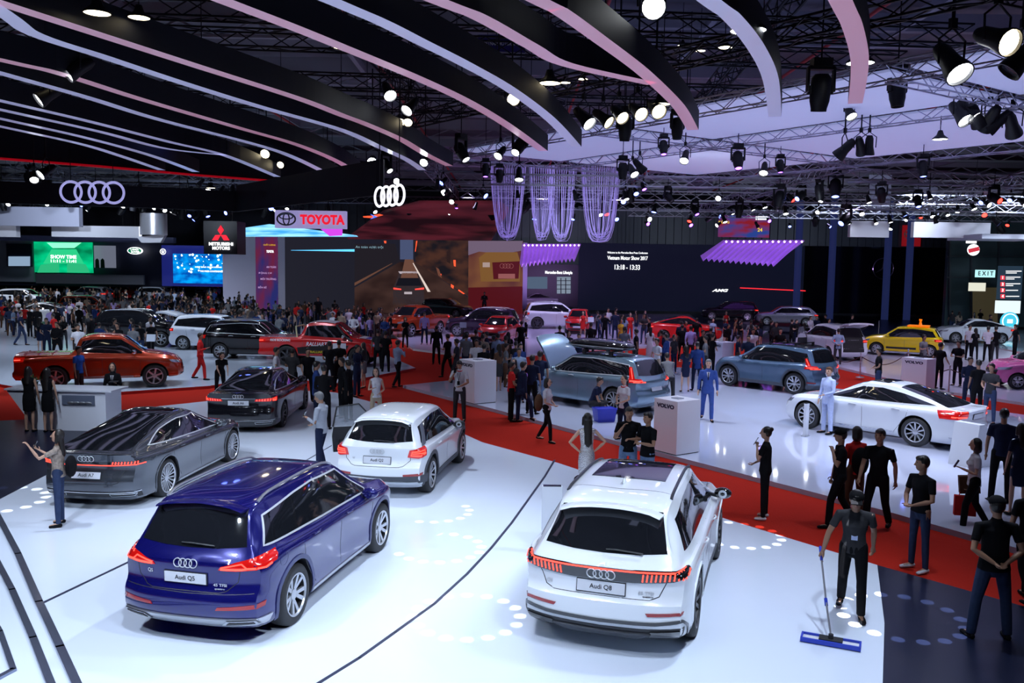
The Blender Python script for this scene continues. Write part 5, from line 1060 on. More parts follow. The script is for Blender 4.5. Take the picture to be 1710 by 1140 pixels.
def all_cars():
    car_q5((-3.45, 10.5), radians(77.3)); car_q8((1.33, 10.45), radians(72)); car_a7((-7.25, 16.1), radians(84.5)); car_q2((-2.35, 16.75), radians(80.5))
    car_a6(*place2((465, 715), (507, 681), 'R', 2.924, 0.943))
    z = 0.1
    car_xc60(place1((1027, 689), 0, 0.81, 137, z), z); car_xc40(((10.35, 30.5)), z) if False else car_xc40(((10.35, 30.5), radians(130.5)), z); car_s90(((10.55, 21.8), radians(130)), z)
    G = generic; Z = 0.1
    G('pickup', 'orange_pickup_truck', 'burnt orange double-cab pickup truck with black wheels, side on to the camera', place2((97, 651), (255, 646), 'R', 3.0, 0.91, Z), ORP, (6, False, False), res=1, z=Z, W=0.91, H=1.79, wb=3.0, cat='pickup truck', trim=None, extra=dict(fn=lambda s: (s.part('bed_cover_rib', ORP, lambda m: [m.box((x, 0, 0.655 * 1.79), (0.03, 1.3, 0.03)) for x in (-0.9, -0.5, -0.1)]), s.part('side_step', SATIN, lambda m: [m.box((1.5, k * 0.86, 0.40), (1.7, 0.14, 0.04)) for k in (-1, 1)]))))
    G('pickup', 'rally_pickup_truck', 'red rally pickup with white roof, livery lettering and number 33', place2((482, 610), (597, 613), 'R', 3.0, 0.91, Z, -4), REDP, (6, False, True), res=0.8, z=Z, W=0.91, H=1.85, wb=3.0, R=0.42, zbot=0.42, cat='pickup truck', extra=dict(fn=rally_extra))
    G('suv', 'white_people_carrier', 'white people carrier with raised tailgate beside the black crossover', place1((307, 584), 0, -0.75, -6, Z), WHT, (5, True, False), z=Z, W=0.875, H=1.70, wb=2.775, R=0.33, extra=dict(fn=lambda s: tailgate_up(s, -0.45, None, 1.0, 0.25)), ro=0.88, fo=0.82)
    G('suv', 'black_crossover', 'black seven-seat crossover parked behind the bed of the red rally pickup', place1((369, 599), 0, -0.75, -3, Z), BLKP, (5, True, False), z=Z, W=0.90, H=1.71, wb=2.67, R=0.35, ro=1.05, fo=0.97, trim=TRIM, rails=SATIN)
    G('suv', 'black_off_roader', 'black off-roader with chrome roof rails behind the orange pickup cab', place1((180, 577), 0, -0.75, -4, Z), BLKP, (6, False, False), z=Z, W=0.908, H=1.80, wb=2.8, R=0.385, rails=SATIN)
    G('pickup', 'bright_orange_pickup', 'bright orange pickup truck facing the camera before the night street screen', place1((650, 560), 3.0, -0.8, -118, Z), ORP, (6, False, False), z=Z, W=0.92, H=1.82, wb=3.08, cat='pickup truck')
    G('suv', 'black_cherry_suv', 'dark purple SUV parked beyond the small red hatchback', place1((765, 562), 2.7, 0.8, 168, Z), DPUR, z=Z, W=0.92, H=1.75, wb=2.75, rails=SATIN)
    G('suv', 'small_red_hatchback', 'small red hatchback facing the camera beside the dark SUV', place1((800, 574), 2.4, -0.8, -105, Z), REDP, z=Z, W=0.83, H=1.5, wb=2.45, ro=0.6, fo=0.65, R=0.3)
    G('suv', 'white_off_roader', 'tall white off-roader before the pleated violet canopy', place1((897, 549), 0, -0.8, 4, Z), WHT, (6, False, True), z=Z, W=0.93, H=1.84, wb=2.75, R=0.4, clad=None, rails=SATIN)
    G('suv', 'red_city_hatchback', 'red city hatchback facing the camera in front of the tall white off-roader', place1((945, 556), 2.4, -0.75, -98, Z), REDP, z=Z, W=0.82, H=1.52, wb=2.45, ro=0.6, fo=0.65, R=0.29)
    G('low', 'red_saloon', 'glossy red saloon side on before the dark conference screen', place1((1108, 569), 0, -0.78, -7, Z), REDP, z=Z, W=0.865, H=1.48, wb=2.55, ro=0.95, fo=0.9, R=0.31)
    G('suv', 'silver_estate_car', 'silver estate car with lit tail lights on the dark stage', place1((1345, 545), 0, 0.75, 168, Z), SILV, z=Z, W=0.9, H=1.5, wb=2.84, ro=1.0, fo=0.85, R=0.33, gl=0.55, trim=TRIM)
    G('suv', 'dark_performance_suv', 'dark performance SUV with red lamps beside the silver estate', place1((1248, 536), 0, 0.75, 165, Z), BLKP, z=Z, W=0.95, H=1.6, wb=2.87, R=0.37)
    G('low', 'dim_white_coupe', 'dim pale coupe at the foot of the dark star wall', place1((1492, 527), 3.0, 0.75, -160, Z), SILV, z=Z, W=0.92, H=1.42)
    G('suv', 'grey_concept_car', 'low dark grey off-roader under the night street screen', place1((762, 531), 2.6, -0.8, -25, Z), GRN, z=Z, W=0.93, H=1.55, wb=2.6)
    G('low', 'lilac_lit_saloon', 'silver saloon in violet light under the lifestyle sign, front one', place1((878, 514), 2.6, 0.75, -170, 0.4), SILV, z=0.4, W=0.92, H=1.45)
    G('low', 'lilac_lit_coupe', 'silver coupe in violet light before the glazed shop', place1((925, 509), 0.2, -0.75, -15, 0.4), SILV, z=0.4, W=0.92, H=1.4)
    G('suv', 'white_people_carrier', 'white people carrier with open boot and open door beside the yellow hatchback', place1((1440, 603), -0.6, -0.6, 100, Z), WHT, z=Z, W=0.868, H=1.69, wb=2.74, R=0.31, ro=0.85, fo=0.8, extra=dict(fn=lambda s: (tailgate_up(s, -0.40, None, 0.95, 0.30), open_door(s, 'L', 2.1, 1.0, 0.34, 0.95, 1.5, 0.95)), noplate=True))
    G('suv', 'yellow_hatchback', 'bright yellow sporty hatchback with orange roof figures', place2((1531, 600), (1484, 589), 'L', 2.45, 0.868, Z, 150), YEL, (5, True, False), res=0.8, z=Z, W=0.868, H=1.5, wb=2.45, ro=0.62, fo=0.78, R=0.31, gl=0.30, extra=dict(fn=lambda s: (s.part('roof_figures', mat('orange_roof_sign', (0.8, 0.18, 0.01), 0.4, emit=(0.9, 0.2, 0.0), es=0.5), lambda m: (add_text(m, '2K', 0.3, Matrix.Translation((0.5, 0.3, 1.72)) @ Matrix.Rotation(pi * 0.6, 4, 'Z'), depth=0.05, bold=0.02), m.box((0.6, 0, 1.53), (1.0, 0.9, 0.04)))), s.part('black_side_stripe', INK, lambda m: [s.panel(m, sd, [(0.6, 0.36), (2.0, 0.36)], [(0.6, 0.46), (2.0, 0.46)], 10, 2, 0.006) for sd in 'LR']))))
    G('low', 'white_notchback_saloon', 'white saloon behind the yellow hatchback with a blue screen beyond', place2((1676, 578), (1592, 569), 'L', 2.65, 0.865, Z, 174), WHT, z=Z, W=0.865, H=1.48, wb=2.65, ro=0.9, fo=0.9, R=0.32)
    G('suv', 'pink_hatchback', 'candy pink hatchback cut by the picture edge', place1((1700, 650), 2.4, 0.75, 175, Z), PNK, z=Z, W=0.8, H=1.54, wb=2.43, ro=0.6, fo=0.7, R=0.29)
    far = [(40, 512, 'suv', WHT, 0, 'white_distant_suv', 'white SUV far back at the picture edge below the grey banner'), (150, 505, 'suv', SILV, 170, 'silver_distant_suv', 'silver car far back under the green show time screen'), (205, 500, 'suv', REDP, 10, 'red_distant_suv', 'red SUV far back beside the oval green sign wall'),
           (265, 505, 'suv', WHT, -8, 'white_distant_estate', 'white SUV far back below the dark wall with the oval sign'), (75, 540, 'low', WHT, 175, 'white_distant_saloon', 'white saloon in the crowd left of the black off-roader'), (345, 492, 'suv', WHT, -90, 'cream_distant_van', 'small pale van facing the camera before the blue sparkle screen'),
           (150, 530, 'suv', ORP, 0, 'orange_distant_hatchback', 'orange car deep in the crowd under the green screen')]
    for px, py, k, P, yw, nm, lb in far: G(k, nm, lb, place1((px, py), 1.3, 0, yw, 0.05), P, z=0.05, W=0.9, H=1.65 if k == 'suv' else 1.45)
all_cars()
# ---------------------------------------------------------------- people (local +x is where they face, +y their left)
def V(*a): return Vector(a)
ARM = {  # upper arm, forearm (forward, outward, up)
 'down': ((0.06, 0.20, -1), (0.22, 0.05, -1)), 'phone': ((0.10, 0.22, -1), (0.85, -0.40, 0.30)), 'ear': ((0.30, 0.35, -0.85), (0.25, -0.35, 0.95)),
 'crossed': ((0.28, 0.26, -0.95), (0.62, -0.95, 0.10)), 'hip': ((-0.15, 0.70, -0.75), (0.10, -0.75, -0.70)), 'behind': ((-0.28, 0.28, -0.95), (-0.30, -0.85, -0.55)),
 'raise': ((0.75, 0.25, -0.35), (0.55, -0.05, 0.80)), 'reach': ((0.60, 0.12, -0.75), (0.95, -0.10, 0.05)), 'low_reach': ((0.55, 0.05, -0.85), (0.75, -0.15, -0.65)),
 'clasp': ((0.15, 0.22, -1), (0.60, -0.62, -0.30)), 'swing_f': ((0.35, 0.15, -1), (0.60, 0.0, -0.80)), 'swing_b': ((-0.35, 0.18, -1), (-0.10, 0.02, -1)), 'chin': ((0.35, 0.25, -0.8), (0.15, -0.55, 0.85)),
 'open': ((0.55, 0.45, -0.7), (0.80, 0.25, 0.45)), 'mop_high': ((0.15, 0.45, -0.9), (0.75, 0.05, -0.55)), 'mop_low': ((0.35, 0.45, -0.9), (0.35, 0.25, -0.95))}
LEG = {'stand': ((0.0, 0.07, -1), (-0.02, 0.04, -1)), 'fwd': ((0.36, 0.05, -1), (0.06, 0.02, -1)), 'back': ((-0.16, 0.05, -1), (-0.60, 0.02, -1)), 'bent': ((0.25, 0.10, -1), (-0.25, 0.02, -1)),
 'crouch': ((0.95, 0.25, 0.05), (-0.62, 0.0, -0.80)), 'wide': ((0.05, 0.18, -1), (0.0, 0.10, -1)), 'step': ((0.62, 0.10, -0.8), (0.10, 0.0, -1)), 'close': ((0.02, 0.0, -1), (-0.03, 0.0, -1))}
def limb(mb, pts, rs, n=10, cap=0.85):
    """closed tapered limb with rounded ends"""
    P = [Vector(p) for p in pts]; R = [r if isinstance(r, tuple) else (r, r) for r in rs]
    t0 = (P[0] - P[1]).normalized(); t1 = (P[-1] - P[-2]).normalized(); a = min(R[0]); b = min(R[-1])
    q = [P[0] + t0 * a * 0.85, P[0] + t0 * a * 0.5] + P + [P[-1] + t1 * b * 0.6 * cap, P[-1] + t1 * b * cap]
    r = [(R[0][0] * 0.45, R[0][1] * 0.45), (R[0][0] * 0.85, R[0][1] * 0.85)] + R + [(R[-1][0] * 0.85, R[-1][1] * 0.85), (R[-1][0] * 0.45, R[-1][1] * 0.45)]
    mb.tube(q, r, n)
def fuse(mb, voxel, it=3):
    """one continuous skin over overlapping limbs"""
    me = bpy.data.meshes.new('f'); me.from_pydata(mb.v, [], mb.f); o = bpy.data.objects.new('f', me); COL.objects.link(o)
    m = o.modifiers.new('r', 'REMESH'); m.mode = 'VOXEL'; m.voxel_size = voxel; m.use_smooth_shade = True
    s_ = o.modifiers.new('s', 'SMOOTH'); s_.factor = 0.5; s_.iterations = it
    dg = bpy.context.evaluated_depsgraph_get(); dg.update(); em = bpy.data.meshes.new_from_object(o.evaluated_get(dg)); bpy.data.objects.remove(o); bpy.data.meshes.remove(me)
    em.polygons.foreach_set('use_smooth', [True] * len(em.polygons)); return em
_PM = {}
def figure(sex='m', la='down', ra='down', ll='stand', rl='stand', top='short', bottom='trousers', hair='short', lean=0.0, hyaw=0.0, hpitch=0.0, res=1, fat=1.0, sq=0.0):
    """meshes of a person: {layer: (mesh, ...)}; res 2 near, 1 middle, 0 far"""
    key = (sex, la, ra, ll, rl, top, bottom, hair, lean, hyaw, hpitch, res, fat)
    if key in _PM: return _PM[key]
    f = sex == 'f'; vox = {2: 0.0105, 1: 0.019, 0: 0.032, -1: 0.05}[res]
    def d3(v, s): return V(v[0], v[1] * s, v[2]).normalized()
    hipw = 0.088; L1, L2 = 0.43, 0.41
    legs = {}
    for sd, k in ((1, ll), (-1, rl)):
        a, b = LEG[k]; legs[sd] = (d3(a, sd), d3(b, sd))
    drop = max(-(legs[s_][0].z * L1 + legs[s_][1].z * L2) for s_ in (1, -1)); hz = drop + 0.085
    hip = V(0, 0, hz); Rl = Matrix.Rotation(lean, 3, 'Y')
    def T(x, y, z): return hip + Rl @ V(x, y, z)
    shz = 0.455; shw = (0.155 if f else 0.185) * (0.5 + 0.5 * fat)
    neck = T(0.0, 0, 0.54); Rh = Rl.to_4x4() @ Matrix.Rotation(-lean * 0.6 + hpitch, 4, 'Y') @ Matrix.Rotation(hyaw, 4, 'Z'); Rh3 = Rh.to_3x3(); head = neck + Rh3 @ V(0.02, 0, 0.145)
    arms = {}
    for sd, k in ((1, la), (-1, ra)):
        a, b = ARM[k]; A = T(0, sd * shw, shz); u = (Rl @ d3(a, sd)) if lean < 0.5 else d3(a, sd); E = A + u * 0.285; w = (Rl @ d3(b, sd)) if lean < 0.5 else d3(b, sd); Wr = E + w * 0.245; arms[sd] = (A, E, Wr, w)
    joint = {'hand_l': arms[1][2] + arms[1][3] * 0.08, 'hand_r': arms[-1][2] + arms[-1][3] * 0.08, 'head': head.copy(), 'shoulder_l': arms[1][0], 'shoulder_r': arms[-1][0], 'hip': hip}
    out = {}
    # skin
    B = MB(); w0 = 0.85 if f else 1.0
    limb(B, [T(0, 0, 0.0), T(0, 0, 0.15), T(0.01, 0, 0.33), T(0, 0, 0.45)], [(0.13, 0.09), (0.105 * w0, 0.078), (0.12 * w0, 0.085), (0.095 * w0, 0.06)])
    limb(B, [T(0, 0, 0.46), neck, head - Rh3 @ V(0.03, 0, 0.04)], [(0.07, 0.06), 0.052 * w0, 0.05 * w0])
    B.ball(head, (0.092, 0.074, 0.108), 14, 10, 0, Rh3); B.ball(head + Rh3 @ V(0.022, 0, -0.055), (0.062, 0.054, 0.06), 12, 8, 0, Rh3)
    if res >= 1:
        limb(B, [head + Rh3 @ V(0.088, 0, 0.012), head + Rh3 @ V(0.104, 0, -0.022)], [0.009, 0.014], 8)
        for sd in (1, -1): B.ball(head + Rh3 @ V(-0.005, sd * 0.076, -0.008), (0.018, 0.009, 0.03), 8, 6, 0, Rh3)
    for sd in (1, -1):
        A, E, Wr, w = arms[sd]; k = 0.82 if f else 1.0
        limb(B, [A, (A + E) / 2, E, E + w * 0.08, Wr], [0.044 * k, 0.043 * k, 0.036 * k, 0.037 * k, 0.024 * k])
        side = w.cross(V(0, 0, 1)); side = side.normalized() if side.length > 0.2 else V(0, 1, 0); nr = side.cross(w).normalized()
        if w.z < -0.6: side = V(1, 0, 0) - w * w.x; side.normalize(); nr = side.cross(w).normalized()
        limb(B, [Wr, Wr + w * 0.045, Wr + w * 0.085], [(0.022 * k, 0.020 * k), (0.036 * k, 0.016 * k), (0.037 * k, 0.014 * k)], 8)
        if res >= 2:
            c = -nr if nr.dot(V(0, -sd, 0)) < 0 else nr
            for i, (o_, ln) in enumerate(((-0.029, 0.062), (-0.010, 0.072), (0.010, 0.068), (0.028, 0.054))):
                b0 = Wr + w * 0.09 + side * o_; b1 = b0 + (w * 0.8 + c * 0.35).normalized() * ln * 0.55; b2 = b1 + (w * 0.45 + c * 0.85).normalized() * ln * 0.45
                limb(B, [b0, b1, b2], [0.0095, 0.0088, 0.0075], 6)
            b0 = Wr + w * 0.035 + side * (0.034); b1 = b0 + (w * 0.6 + side * 0.65 + c * 0.3).normalized() * 0.035; limb(B, [b0, b1, b1 + (w * 0.8 + c * 0.4).normalized() * 0.028], [0.0115, 0.010, 0.008], 6)
        else: limb(B, [Wr + w * 0.08, Wr + w * 0.13], [(0.03 * k, 0.016 * k), (0.026 * k, 0.014 * k)], 6)
    feet = {}
    for sd in (1, -1):
        a, b = legs[sd]; H0 = hip + V(0, sd * hipw, 0); K = H0 + a * L1; An = K + b * L2; feet[sd] = (H0, K, An); k = 0.9 if f else 1.0
        limb(B, [H0, (H0 + K) / 2, K, K + b * 0.12, K + b * 0.28, An], [(0.078 * k, 0.08 * k), 0.066 * k, 0.050 * k, 0.052 * k, 0.036 * k, 0.032 * k])
        ft = V(1, sd * 0.15, -0.25 if An.z > 0.16 else 0).normalized(); limb(B, [An + V(0, 0, -0.03), An + ft * 0.13 + V(0, 0, -0.05)], [0.032, 0.025], 8)
    out['body'] = B
    # clothes
    g = 0.016; c = MB(); wt = 0.88 if f else 1.0; ft_ = fat
    if top != 'none':
        hem = {'jacket': -0.14, 'dress': -0.05, 'short': -0.06, 'long': -0.06, 'sleeveless': -0.04, 'polo': -0.06, 'backless': 0.0}[top]
        if bottom != 'trousers': hem = max(hem, -0.03) if top != 'jacket' else -0.10
        limb(c, [T(0, 0, 0.475), T(0, 0, 0.42), T(0.012 if f else 0.008, 0, 0.34), T(0, 0, 0.18), T(0, 0, 0.06), T(0, 0, hem)],
             [(0.115 * wt, 0.07), (0.158 * wt, 0.100), (0.158 * wt, 0.115), (0.135 * ft_ * wt, 0.10 * ft_), (0.150 * ft_ * wt, 0.108 * ft_), (0.168 * ft_ * (1 if not f else 0.98), 0.120 * ft_)], 16, 0.12)
        if f: [c.ball(T(0.085, sd * 0.065, 0.335), 0.055, 10, 8) for sd in (1, -1)]
        for sd in (1, -1):
            A, E, Wr, w = arms[sd]
            if top in ('jacket', 'long'): limb(c, [T(0, sd * 0.08, 0.455), A, (A + E) / 2, E, Wr - w * 0.02], [0.054, 0.060 * (0.9 if f else 1), 0.053, 0.046, 0.036], 10, 0.2)
            elif top in ('short', 'polo'): limb(c, [T(0, sd * 0.085, 0.465), A, A + (E - A) * 0.62], [0.052, 0.056 * (0.9 if f else 1), 0.052 * (0.86 if f else 1)], 12, 0.3)
            else: limb(c, [T(0, sd * 0.08, 0.46), A + V(0, -sd * 0.02, 0.0)], [0.055, 0.045])
        if top in ('jacket', 'polo', 'long'): limb(c, [T(0, 0, 0.475), T(0.0, 0, 0.525)], [(0.085, 0.075), (0.066, 0.062)], 10)
        out['top'] = c
    c = MB()
    if bottom in ('trousers', 'slim', 'shorts'):
        k = 1.0 if bottom == 'trousers' else 0.86
        limb(c, [T(0, 0, 0.10), T(0, 0, 0.02), hip + V(0, 0, -0.06)], [(0.135 * ft_, 0.098 * ft_), (0.155, 0.112), (0.145, 0.105)], 14)
        for sd in (1, -1):
            H0, K, An = feet[sd]; b = (An - K).normalized(); e = An + b * 0.015 if bottom != 'shorts' else K + b * 0.02
            r = [(0.088 * k, 0.096 * k), 0.080 * k, 0.064 * k, 0.062 * k, 0.050 * k if bottom == 'slim' else 0.054]
            limb(c, [H0, (H0 + K) / 2, K, K + (e - K) * 0.45, e], r, 10, 0.15)
    elif bottom in ('skirt', 'dress', 'long_skirt'):
        kz = -0.36 if bottom != 'long_skirt' else -0.72
        limb(c, [T(0, 0, 0.16), T(0, 0, 0.02), hip + V(0, 0, -0.12), hip + V(0.01, 0, kz)], [(0.12, 0.095), (0.155, 0.118), (0.165, 0.125), (0.155 if bottom != 'long_skirt' else 0.2, 0.13)], 14, 0.08)
    if c.v: out['bottom'] = c
    for sd in (1, -1):
        c = out['shoe_' + str(sd)] = MB(); An = feet[sd][2]; t = V(1, sd * 0.15, -0.45 if An.z > 0.16 else 0).normalized(); k = 0.85 if f else 1.0
        base = An + V(-0.035, 0, -0.045); limb(c, [base, base + t * 0.10 * k + V(0, 0, -0.006), base + t * 0.20 * k + V(0, 0, -0.012)], [(0.038 * k, 0.036), (0.045 * k, 0.034), (0.036 * k, 0.024)], 10)
    c = MB(); hb = head + Rh3 @ V(-0.024, 0, 0.022)
    if hair != 'bald':
        c.ball(hb, (0.092, 0.086, 0.105), 14, 10, 0, Rh3)
        if hair == 'fringe' or hair == 'short': c.ball(head + Rh3 @ V(0.03, 0, 0.075), (0.062, 0.066, 0.042), 12, 8, 0, Rh3)
        if hair in ('long', 'verylong'):
            k = 0.26 if hair == 'long' else 0.42
            limb(c, [head + Rh3 @ V(-0.03, 0, 0.04), head + Rh3 @ V(-0.06, 0, -0.06), T(-0.095, 0, 0.66 - k * 0.8 - 0.1), T(-0.10, 0.01, 0.60 - k)], [(0.078, 0.062), (0.084, 0.05), (0.075, 0.038), (0.04, 0.025)], 12)
            for sd in (1, -1): limb(c, [head + Rh3 @ V(0.0, sd * 0.075, 0.03), head + Rh3 @ V(-0.01, sd * 0.085, -0.10)], [0.024, 0.026], 8)
        if hair == 'bun': c.ball(head + Rh3 @ V(-0.10, 0, 0.075), 0.042, 10, 8)
        if hair == 'pony': limb(c, [head + Rh3 @ V(-0.10, 0, 0.05), head + Rh3 @ V(-0.15, 0, -0.05), head + Rh3 @ V(-0.14, 0.01, -0.20)], [0.026, 0.036, 0.016], 8)
        if hair == 'bob': limb(c, [head + Rh3 @ V(-0.03, 0, 0.03), head + Rh3 @ V(-0.04, 0, -0.09)], [(0.098, 0.082), (0.10, 0.078)], 12)
    if c.v: out['hair'] = c
    res_ = {}
    for nm, mb in out.items(): res_[nm] = fuse(mb, vox * (0.75 if nm == 'hair' and res == 2 else 1) if not (nm == 'body' and res == 2) else 0.0085, 4 if nm in ('top', 'bottom') else 2)
    if res >= 1:   # eyes, brows and lips are faces of the body's own skin
        em = res_['body']; rr = 1.0 if res == 2 else 1.3
        spots = [(head + Rh3 @ V(0.088, s_ * 0.032, 0.018), 0.0125 * rr, 1) for s_ in (1, -1)] + [(head + Rh3 @ V(0.086, s_ * 0.034, 0.040), 0.011 * rr, 1) for s_ in (1, -1)] + [(head + Rh3 @ V(0.09, s_ * 0.012, -0.058), 0.013 * rr, 2) for s_ in (1, -1)]
        mi = [0] * len(em.polygons)
        for p in em.polygons:
            if (p.center - head).length < 0.16:
                for q, r, k in spots:
                    if (p.center - q).length < r: mi[p.index] = k
        em.materials.clear(); [em.materials.append(None) for _ in range(3)]; em.polygons.foreach_set('material_index', mi)
    _PM[key] = (res_, joint, Rh3); return _PM[key]
def cloth(name, col, rough=0.85, **k): return mat(name, col, rough, noise=0.22, nscale=18, spec=0.12, **k)
SKIN = mat('light_skin', (0.52, 0.30, 0.21), 0.5); SKIN2 = mat('tan_skin', (0.36, 0.19, 0.12), 0.5); EYE = mat('dark_eye', (0.02, 0.012, 0.01), 0.4); LIP = mat('lips', (0.38, 0.10, 0.09), 0.45)
HAIR = mat('black_hair', (0.012, 0.009, 0.008), 0.38, bump=0.3, nscale=60); GREYH = mat('greying_hair', (0.16, 0.16, 0.17), 0.5)
CL = {'black': (0.006, 0.006, 0.008), 'navy': (0.012, 0.017, 0.045), 'white': (0.60, 0.60, 0.66), 'grey': (0.15, 0.155, 0.17), 'blue': (0.02, 0.045, 0.17), 'red': (0.55, 0.02, 0.02), 'denim': (0.03, 0.045, 0.10), 'ltblue': (0.25, 0.33, 0.48), 'beige': (0.38, 0.30, 0.22),
      'yellow': (0.6, 0.38, 0.04), 'lilac': (0.36, 0.28, 0.58), 'brown': (0.10, 0.05, 0.03), 'dkgrey': (0.035, 0.035, 0.04), 'ltdenim': (0.16, 0.24, 0.40), 'orange': (0.6, 0.16, 0.03), 'paleblue': (0.48, 0.56, 0.86), 'teal': (0.05, 0.2, 0.24)}
def C_(n): return cloth(n + '_cloth', CL[n])
def person(pos, yaw, label, top=('short', 'black'), bottom=('trousers', 'black'), sex='m', hair='short', H=1.70, skin=None, shoes='black', group=None, name=None, haircol=None, res=2, z=None, extras=None, **pose):
    sk = skin or (SKIN if sex == 'f' else SKIN2)
    R, J, Rh = figure(sex, top=top[0], bottom=bottom[0], hair=hair if hair not in ('cap',) else 'short', res=res, **pose)
    if not isinstance(pos, Vector): pos = Vector(pos)
    root = empty(name or 'person', pos, radians(yaw), label, 'person', group); k = H / 1.72; root.scale = (k, k, k)
    nm = {'top': {'jacket': 'jacket', 'dress': 'dress_bodice', 'polo': 'polo_shirt', 'short': 't_shirt', 'long': 'shirt', 'sleeveless': 'sleeveless_top', 'backless': 'bodice'}.get(top[0], 'shirt'),
          'bottom': {'trousers': 'trousers', 'slim': 'leggings', 'skirt': 'skirt', 'dress': 'dress_skirt', 'long_skirt': 'long_skirt', 'shorts': 'shorts'}[bottom[0]], 'shoe_1': 'shoe', 'shoe_-1': 'shoe', 'hair': 'hair', 'body': 'body'}
    def cm(v): return v if not isinstance(v, str) else C_(v)
    mt = {'top': cm(top[1]), 'bottom': cm(bottom[1]), 'shoe_1': cm(shoes), 'shoe_-1': cm(shoes), 'hair': haircol or HAIR}
    for ly, me in R.items():
        o = bpy.data.objects.new(nm[ly], me); COL.objects.link(o); o.parent = root
        if ly == 'body':
            if res == 0 and not me.materials: me.materials.append(None)
            set_mat(o, [sk, EYE, LIP])
        else:
            if not me.materials: me.materials.append(None)
            set_mat(o, [mt[ly]])
    hd = J['head']
    if hair == 'cap':
        m = MB(); m.ball(hd + Rh @ V(-0.005, 0, 0.055), (0.105, 0.092, 0.075), 16, 9, 0, Rh); m.box(hd + Rh @ V(0.115, 0, 0.045), (0.11, 0.13, 0.012), 0, Rh); m.build('cap', C_('black'), root, True)
    ex = extras or {}
    if 'suit' in ex:   # shirt front and tie under the open jacket
        ln = pose.get('lean', 0); Rl = Matrix.Rotation(ln, 3, 'Y'); hp = J['hip']
        m = MB(); P = [(0.119, 0.045, 0.45), (0.119, -0.045, 0.45), (0.142, 0, 0.24)]
        vs = [hp + Rl @ V(*p) for p in P] + [hp + Rl @ V(p[0] - 0.05, p[1], p[2]) for p in P]; m.add(vs, [(0, 1, 2), (3, 5, 4), (0, 3, 4, 1), (1, 4, 5, 2), (2, 5, 3, 0)]); m.build('shirt_front', C_('white'), root)
        m = MB(); P = [(0.125, 0.012, 0.445), (0.125, -0.012, 0.445), (0.148, -0.016, 0.26), (0.150, 0, 0.235), (0.148, 0.016, 0.26)]
        vs = [hp + Rl @ V(*p) for p in P] + [hp + Rl @ V(p[0] - 0.02, p[1], p[2]) for p in P]; m.add(vs, [(0, 1, 2, 3, 4), (9, 8, 7, 6, 5)] + [(i, i + 5, (i + 1) % 5 + 5, (i + 1) % 5) for i in range(5)]); m.build('tie', C_(ex['suit']), root)
    if 'lanyard' in ex:
        hp = J['hip']; m = MB(); m.tube([hp + V(0.10, 0.04, 0.45), hp + V(0.145, 0.0, 0.22)], 0.006, 5); m.tube([hp + V(0.10, -0.04, 0.45), hp + V(0.145, 0.0, 0.22)], 0.006, 5); m.box(hp + V(0.148, 0, 0.17), (0.012, 0.075, 0.11)); m.build('lanyard_badge', C_(ex['lanyard']), root)
    if 'collar' in ex:
        hp = J['hip']; m = MB(); m.tube([hp + V(0.07 * cos(t), 0.078 * sin(t), 0.505 - 0.015 * cos(t)) for t in [2 * pi * i / 12 for i in range(12)]], 0.016, 6, closed=True); m.build('collar', C_(ex['collar']), root)
    if 'glasses' in ex:
        m = MB(); [m.tube([hd + Rh @ V(0.102, s_ * 0.034 + 0.022 * cos(t), 0.016 + 0.018 * sin(t)) for t in [2 * pi * i / 10 for i in range(10)]], 0.003, 5, closed=True) for s_ in (1, -1)]; m.build('eyeglasses', GLOSSB, root)
    def held(jn, fn, name, label, cat):
        """a thing held or worn: top-level, at the joint's place in the hall"""
        M = Matrix.Translation(pos) @ Matrix.Rotation(radians(yaw), 4, 'Z') @ Matrix.Scale(k, 4); p = M @ J[jn]
        m = MB(); mats = fn(m); o = m.build(name, mats, None, True); o.location = p; o.rotation_euler = (0, 0, radians(yaw)); tag(o, label, cat); return o
    root['_'] = 0; del root['_']
    return root, held
def phone_fn(m, c=None): m.box((0.02, 0, 0.05), (0.012, 0.072, 0.145), 0, Matrix.Rotation(-0.5, 3, 'Y')); return [GLOSSB]
def backpack(m, col='black'):
    m.ball((-0.17, 0, -0.16), (0.11, 0.15, 0.22), 14, 10); m.ball((-0.27, 0, -0.22), (0.06, 0.11, 0.12), 12, 8)
    for s_ in (1, -1): m.tube([(-0.08, s_ * 0.11, 0.02), (0.03, s_ * 0.12, 0.05), (0.13, s_ * 0.12, -0.08), (0.12, s_ * 0.13, -0.25), (-0.10, s_ * 0.14, -0.33)], (0.022, 0.008), 6)
    return [C_(col)]
